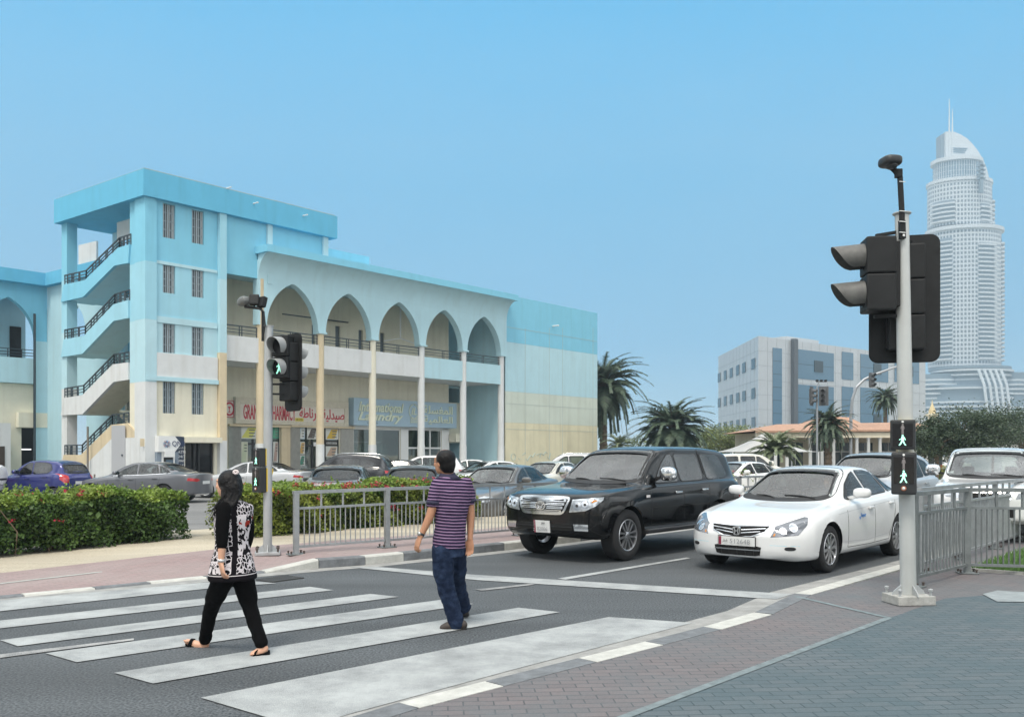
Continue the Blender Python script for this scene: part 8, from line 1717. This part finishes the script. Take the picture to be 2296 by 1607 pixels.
# hair: crown, mane down to the shoulders, loose strands
b = MB(); b.blob(Q(515.5,1079,.0), (.093,.108,.098), 2.1, 20, 14); rings(b, [(Q(518,1072,-.01), Vector((.085,0,0)), Vector((0,.09,0))), (Q(521,1092,-.03), Vector((.086,0,0)), Vector((0,.085,0))), (Q(520,1110,-.04), Vector((.078,0,0)), Vector((0,.07,0))), (Q(515,1124,-.05), Vector((.068,0,0)), Vector((0,.05,0))), (Q(508,1136,-.09), Vector((.045,0,0)), Vector((0,.035,0))), (Q(501,1146,-.14), Vector((.025,0,0)), Vector((0,.02,0)))], 20)
rs_ = random.Random(3)
for k in range(46):
    a = rs_.uniform(-1, 1); x0 = 506+rs_.uniform(-6, 30); p0 = Q(x0, 1100+rs_.uniform(-18, 12), -.08); e = Q(495+rs_.uniform(-8, 30)*(.5 if k % 2 else 1), 1128+rs_.uniform(0, 22), -.15+rs_.uniform(0,.04)); limb(b, [p0, p0.lerp(e, .5)+Vector((rs_.uniform(-.02,.02),0,-.01)), e], [.016,.012,.005], 6)
o = b.build('hair', m_hair, wo); fuse(o, .007, 2)
b = MB()
for k in range(26):
    p0 = Q(497+rs_.uniform(0, 12), 1110+rs_.uniform(-12, 18), -.12); e = Q(474+rs_.uniform(-10, 16), 1140+rs_.uniform(-6, 44), -.15+rs_.uniform(-.05,.05)); m_ = p0.lerp(e, .5)+Vector((rs_.uniform(-.03,.02), 0, rs_.uniform(-.035,.02))); b.tube([p0, p0.lerp(m_, .6), m_, m_.lerp(e, .6)+Vector((-.01,0,-.008)), e], [.004,.0032,.0026,.002,.001], 5)
for k in range(20):
    p0 = Q(528+rs_.uniform(0, 9), 1065+rs_.uniform(0, 50), -.02); b.tube([p0, p0+Vector((rs_.uniform(.01,.03), 0, -.03)), p0+Vector((rs_.uniform(.02,.05), 0, -.08))], [.003,.002,.001], 4)
b.build('loose_hair', m_hair, wo, True)
b = MB(); 
for k in range(7): a = 6.28*k/7; b.blob(Q(529,1058,-.05)+Vector((.016*math.cos(a), -.005, .012*math.sin(a))), (.012,.008,.009))
b.build('hair_clip', mat('clip_white', (0.7,0.62,0.62), 0.5), wo, True)
b = MB(); rings(b, [(Q(496.4,1253,-.187), Vector((.029,0,0)), Vector((0,.029,0))), (Q(496,1259,-.189), Vector((.027,0,0)), Vector((0,.027,0)))], 18); b.blob(Q(491,1256,-.2), (.008,.016,.014), 3); b.build('watch', mat('watch_silver', (0.6,0.6,0.6), 0.3, 0.6), wo, True)
# ---- man
m_skinm = skin_mat('skin_tan', (0.40,0.20,0.115)); mlat = Vector((.90,.42,0)).normalized(); mfor = Vector((-.42,.90,0)).normalized(); Yw = 8.42
mo_ = thing('person', G(1012,1410), 'man walking away in a navy and pink striped polo shirt and blue jeans', 'person')
b = MB(); head(b, Q(996,1036,.0), Vector((-.80,.60,.0)), 1.06); limb(b, [Q(1000,1046,.0), Q(1006,1074,.0)], [.055,.062])
rings(b, [(Q(1009,1074), mlat*.12, mfor*.06), (Q(1011,1088), mlat*.17, mfor*.095), (Q(1011,1120), mlat*.155, mfor*.105), (Q(1009,1175), mlat*.13, mfor*.095), (Q(1007,1228), mlat*.14, mfor*.105), (Q(1007,1246), mlat*.13, mfor*.10)])
limb(b, [Q(977,1090,-.07), Q(966,1150,-.10), Q(942,1203,-.13)], [.050,.041,.027]); wr_ = Q(942,1203,-.13); hand(b, wr_, Q(932,1232,-.15)-wr_, Vector((.7,.5,0)), Vector((-.3,.95,.0)), 1.05, .95)
limb(b, [Q(1049,1089,.07), Q(1055,1148,.09), Q(1054,1208,.06)], [.050,.041,.027]); wr_ = Q(1054,1208,.06); hand(b, wr_, Q(1053,1244,.05)-wr_, Vector((-.2,-1,.1)), Vector((-1,-.1,0)), 1.05, .45)
limb(b, [Q(993,1240,-.04), Q(1001,1315,.0), Q(1024,1393,.0)], [.085,.055,.040]); limb(b, [Q(1022,1240,.06), Q(1024,1300,.28), Q(1040,1362,.52)], [.085,.055,.040])
limb(b, [Q(1026,1393), Q(1022,1403), Q(996,1405)], [.034,.030,.018]); limb(b, [Q(1040,1362,.52), Q(1043,1370,.55), Q(1042,1371,.68)], [.034,.030,.018])
o = b.build('body', m_skinm, mo_); fuse(o, .007, 3)
b = MB(); RN = [(Q(1005,1066,.0), .070,.066),(Q(1006.5,1071), .105,.078),(Q(1009,1077), .165,.092),(Q(1011,1086), .205,.108),(Q(1012,1100), .205,.120),(Q(1013,1125), .178,.126),(Q(1011,1152), .158,.120),(Q(1009,1180), .152,.116),(Q(1007.5,1205), .156,.120),(Q(1006.5,1227), .160,.128),(Q(1006.5,1229), .150,.12)]
rings(b, [(c_, mlat*w_, mfor*d_) for c_, w_, d_ in RN], 32); limb(b, [Q(982,1086,-.05), Q(975,1108,-.085), Q(971,1127,-.095)], [.070,.066,.061]); limb(b, [Q(1043,1084,.05), Q(1051,1106,.08), Q(1053,1122,.09)], [.068,.064,.060])
o = b.build('polo_shirt', None, mo_); fuse(o, .009, 4, (.018,.09))
mt = bpy.data.materials.new('striped_polo'); mt.use_nodes = True; n, l = mt.node_tree.nodes, mt.node_tree.links; bs_ = n['Principled BSDF']; bs_.inputs['Roughness'].default_value = .95; bs_.inputs['Specular IOR Level'].default_value = .15; t = n.new('ShaderNodeTexCoord'); sx = nn_('ShaderNodeSeparateXYZ'); l.new(t.outputs['Object'], sx.inputs[0])
wob = nn_('ShaderNodeTexNoise'); wob.inputs['Scale'].default_value = 5; l.new(t.outputs['Object'], wob.inputs['Vector'])
zz = mth('ADD', mth('ADD', sx.outputs[2], mth('MULTIPLY', wob.outputs['Fac'], .018)), mth('MULTIPLY', sx.outputs[0], .07)); fr_ = mth('FRACT', mth('MULTIPLY', zz, 1/.0295)); s1_ = mth('MULTIPLY', mth('GREATER_THAN', fr_, .52), mth('LESS_THAN', fr_, .94)); s2_ = mth('MULTIPLY', mth('GREATER_THAN', fr_, .64), mth('LESS_THAN', fr_, .82))
mi = nn_('ShaderNodeMix', data_type='RGBA'); l.new(s1_, mi.inputs[0]); mi.inputs[6].default_value = (.022,.018,.045,1); mi.inputs[7].default_value = (.15,.06,.13,1); m2_ = nn_('ShaderNodeMix', data_type='RGBA'); l.new(s2_, m2_.inputs[0]); l.new(mi.outputs[2], m2_.inputs[6]); m2_.inputs[7].default_value = (.34,.26,.40,1); l.new(m2_.outputs[2], bs_.inputs['Base Color']); o.data.materials.clear(); o.data.materials.append(mt)
m_navy = mat('collar_navy', (0.03,0.028,0.06), 0.85); b = MB(); rings(b, [(Q(1003,1059.5,.0), Vector((.072,0,.0)), Vector((0,.07,.012))), (Q(1004,1064,.0), Vector((.078,0,0)), Vector((0,.075,.01))), (Q(1007,1073,-.005), Vector((.115,0,0)), Vector((0,.085,.01)))], 24); b.build('collar', m_navy, mo_, True)
for (p, q, r_) in ((Q(971.5,1123,-.094), Q(970.5,1130,-.096), .0655), (Q(1053,1119,.09), Q(1053.5,1125,.09), .0645)): b = MB(); b.tube([p, q], [r_, r_-.002], 20); b.build('cuff', m_navy, mo_, True)
m_jean = mat('denim', (0.010,0.018,0.042), 0.9, spec=0.15, col2=(0.03,0.05,0.10), scale=7, thr=(.45,.72), bump=0.2, bscale=90); b = MB(); limb(b, [Q(993,1235,-.04), Q(994,1275,-.03), Q(1000,1315,-.01), Q(1013,1360,.0), Q(1023,1395,.0)], [.108,.100,.086,.078,.078]); limb(b, [Q(1021,1235,.06), Q(1024,1270,.16), Q(1025,1302,.28), Q(1033,1335,.42), Q(1040,1360,.52)], [.106,.095,.080,.073,.072]); rings(b, [(Q(1007,1215), mlat*.145, mfor*.11), (Q(1007,1248), mlat*.150, mfor*.12)])
o = b.build('jeans', m_jean, mo_); fuse(o, .010, 3, (.022,.055))
m_shoe = mat('shoe_brown', (0.045,0.035,0.030), 0.6); m_solec = mat('shoe_sole', (0.02,0.018,0.017), 0.8)
b = MB(); limb(b, [Q(1037,1400,.0), Q(1022,1400,.0), Q(1005,1403,.0), Q(993,1406.5,.0)], [.048,.050,.043,.032]); o = b.build('shoe', m_shoe, mo_); fuse(o, .008, 3); b = MB(); sole(b, Q(1045,1409.5,.0), Q(988,1410.5,.0), .10, .022, .014); b.build('sole', m_solec, o)
b = MB()
for k in range(3): q = Q(1006+k*5, 1398.5-k*1.6, -.036); b.bar(q+Vector((-.015,0,-.02)), q+Vector((.012,.03,.014)), .008, .005)
b.build('lace', mat('lace_grey', (0.2,0.18,0.16), 0.7), o)
b = MB(); limb(b, [Q(1043,1369,.52), Q(1043,1372,.62), Q(1041,1373,.74)], [.040,.040,.030]); o = b.build('shoe', m_shoe, mo_); fuse(o, .008, 3); b = MB(); sole(b, Q(1044,1379,.50), Q(1041,1380,.78), .10, .022, .014); b.build('sole', m_solec, o)
# short hair
b = MB(); b.blob(Q(1000,1029,-.010), (.093,.104,.090), 2.25, 20, 14); b.blob(Q(1003,1041,-.035), (.080,.070,.072), 2.3, 18, 12); b.blob(Q(1005,1053,-.035), (.060,.048,.035), 2.4); o = b.build('hair', m_hair, mo_); fuse(o, .007, 3, (.004,.012))
hd = Q(996,1036,.0); fdir = Vector((-.80,.60,0)); rdir = Vector((.6,.8,0)); b = MB()
for s_ in (-1, 1): b.tube([hd+rdir*s_*.084-fdir*.01+UP*.002, hd+rdir*s_*.078+fdir*.085+UP*.006], .0025, 5); b.tube([hd+rdir*s_*(.036+.026*math.cos(a_))+fdir*.112+UP*(.004+.02*math.sin(a_)) for a_ in [6.283*k/12 for k in range(13)]], .002, 5, False)
b.bar(hd+rdir*.012+fdir*.115, hd-rdir*.012+fdir*.115, .003); b.build('glasses', m_black, mo_)
b = MB(); p = Q(945,1197,-.127); d_ = (Q(942,1203,-.13)-Q(950,1186,-.12)).normalized(); b.tube([p-d_*.011, p+d_*.011], [.031,.030], 20); o = b.build('watch', m_black, mo_, True); b = MB(); q = p+Vector((-.02,-.022,.006)); b.tube([q+Vector((.008,.008,0)), q+Vector((-.006,-.006,0))], [.019,.018], 16); b.build('watch_face', mat('watch_case', (0.5,0.5,0.48), 0.25, 0.7), o, True)

# ---- drivers seen through the windscreens
def driver(car, label, shirt, s_h=0.0):
    k = 1.12 if car.S['wr'] > .38 else 1.0; M = wmat(car.root); L2 = car.L/2; xs_ = L2-car.S['hand'][0]-.05; X = lambda x, y, z: M @ Vector((x, y, z)); fw = (M.to_3x3() @ Vector((1,0,0))); lt = (M.to_3x3() @ Vector((0,1,0))); y = .36*k; z0 = .56*k
    t = thing('person', X(xs_+.2, y, z0), label, 'person'); b = MB(); hx_ = xs_+.22
    head(b, X(hx_, y, z0+.66), fw, 1.0); limb(b, [X(hx_-.01, y, z0+.62), X(hx_-.03, y, z0+.50)], [.05,.055]); rings(b, [(X(hx_-.02, y, z0+.52), lt*.13, fw*.07), (X(hx_-.02, y, z0+.30), lt*.15, fw*.10), (X(hx_+.0, y, z0+.02), lt*.15, fw*.11)])
    wx = L2-car.S['door'][0]-.02-.40
    for s in (1, -1):
        limb(b, [X(hx_, y+s*.19, z0+.46), X(hx_+.16, y+s*.25, z0+.24), X(wx-.03, y+s*.14, z0+.40)], [.045,.038,.026]); limb(b, [X(hx_, y+s*.09, z0+.02), X(hx_+.42, y+s*.12, z0+.08), X(hx_+.62, y+s*.12, z0-.22)], [.08,.06,.045])
        w_ = X(wx-.03, y+s*.14, z0+.40); hand(b, w_, fw+UP*.5, -UP+fw*.3, lt*-s, .95, .9)
    o = b.build('body', m_skinm, t); fuse(o, .009, 3)
    b = MB(); rings(b, [(X(hx_-.02, y, z0+.545), lt*.07, fw*.065), (X(hx_-.02, y, z0+.52), lt*.16, fw*.09), (X(hx_-.02, y, z0+.46), lt*.21, fw*.11), (X(hx_-.02, y, z0+.30), lt*.185, fw*.125), (X(hx_+.0, y, z0+.0), lt*.175, fw*.13)], 28)
    for s in (1, -1): limb(b, [X(hx_, y+s*.18, z0+.47), X(hx_+.16, y+s*.25, z0+.245), X(wx-.10, y+s*.16, z0+.37)], [.062,.052,.042])
    o = b.build('shirt', shirt, t); fuse(o, .009, 3)
    b = MB(); M2 = Matrix((lt, fw, UP)).transposed(); b.blob(X(hx_-.035, y, z0+.70), (.084,.09,.085), 2.2, 16, 12, M2); o = b.build('hair', m_hair, t); fuse(o, .008, 2)
driver(saloon, 'driver at the wheel of the white saloon in a dark shirt', mat('shirt_slate', (0.05,0.06,0.07), 0.9))
driver(big_suv, 'driver at the wheel of the black SUV in a white shirt', mat('shirt_white', (0.5,0.5,0.5), 0.9))
# ------------------------------------------------------------------ haze
hz_m = bpy.data.materials.new('haze_air'); hz_m.use_nodes = True; n, l = hz_m.node_tree.nodes, hz_m.node_tree.links; n.remove(n['Principled BSDF']); pv = n.new('ShaderNodeVolumePrincipled'); pv.inputs['Density'].default_value = 0.0007; pv.inputs['Color'].default_value = (0.68,0.87,1.0,1); pv.inputs['Anisotropy'].default_value = 0.2; l.new(pv.outputs[0], n['Material Output'].inputs['Volume'])
b = MB(); b.box(-700, 900, -60, 1000, -1.05, 350); b.build('haze', hz_m, kind='stuff', label='pale haze in the air over the far city', cat='haze')
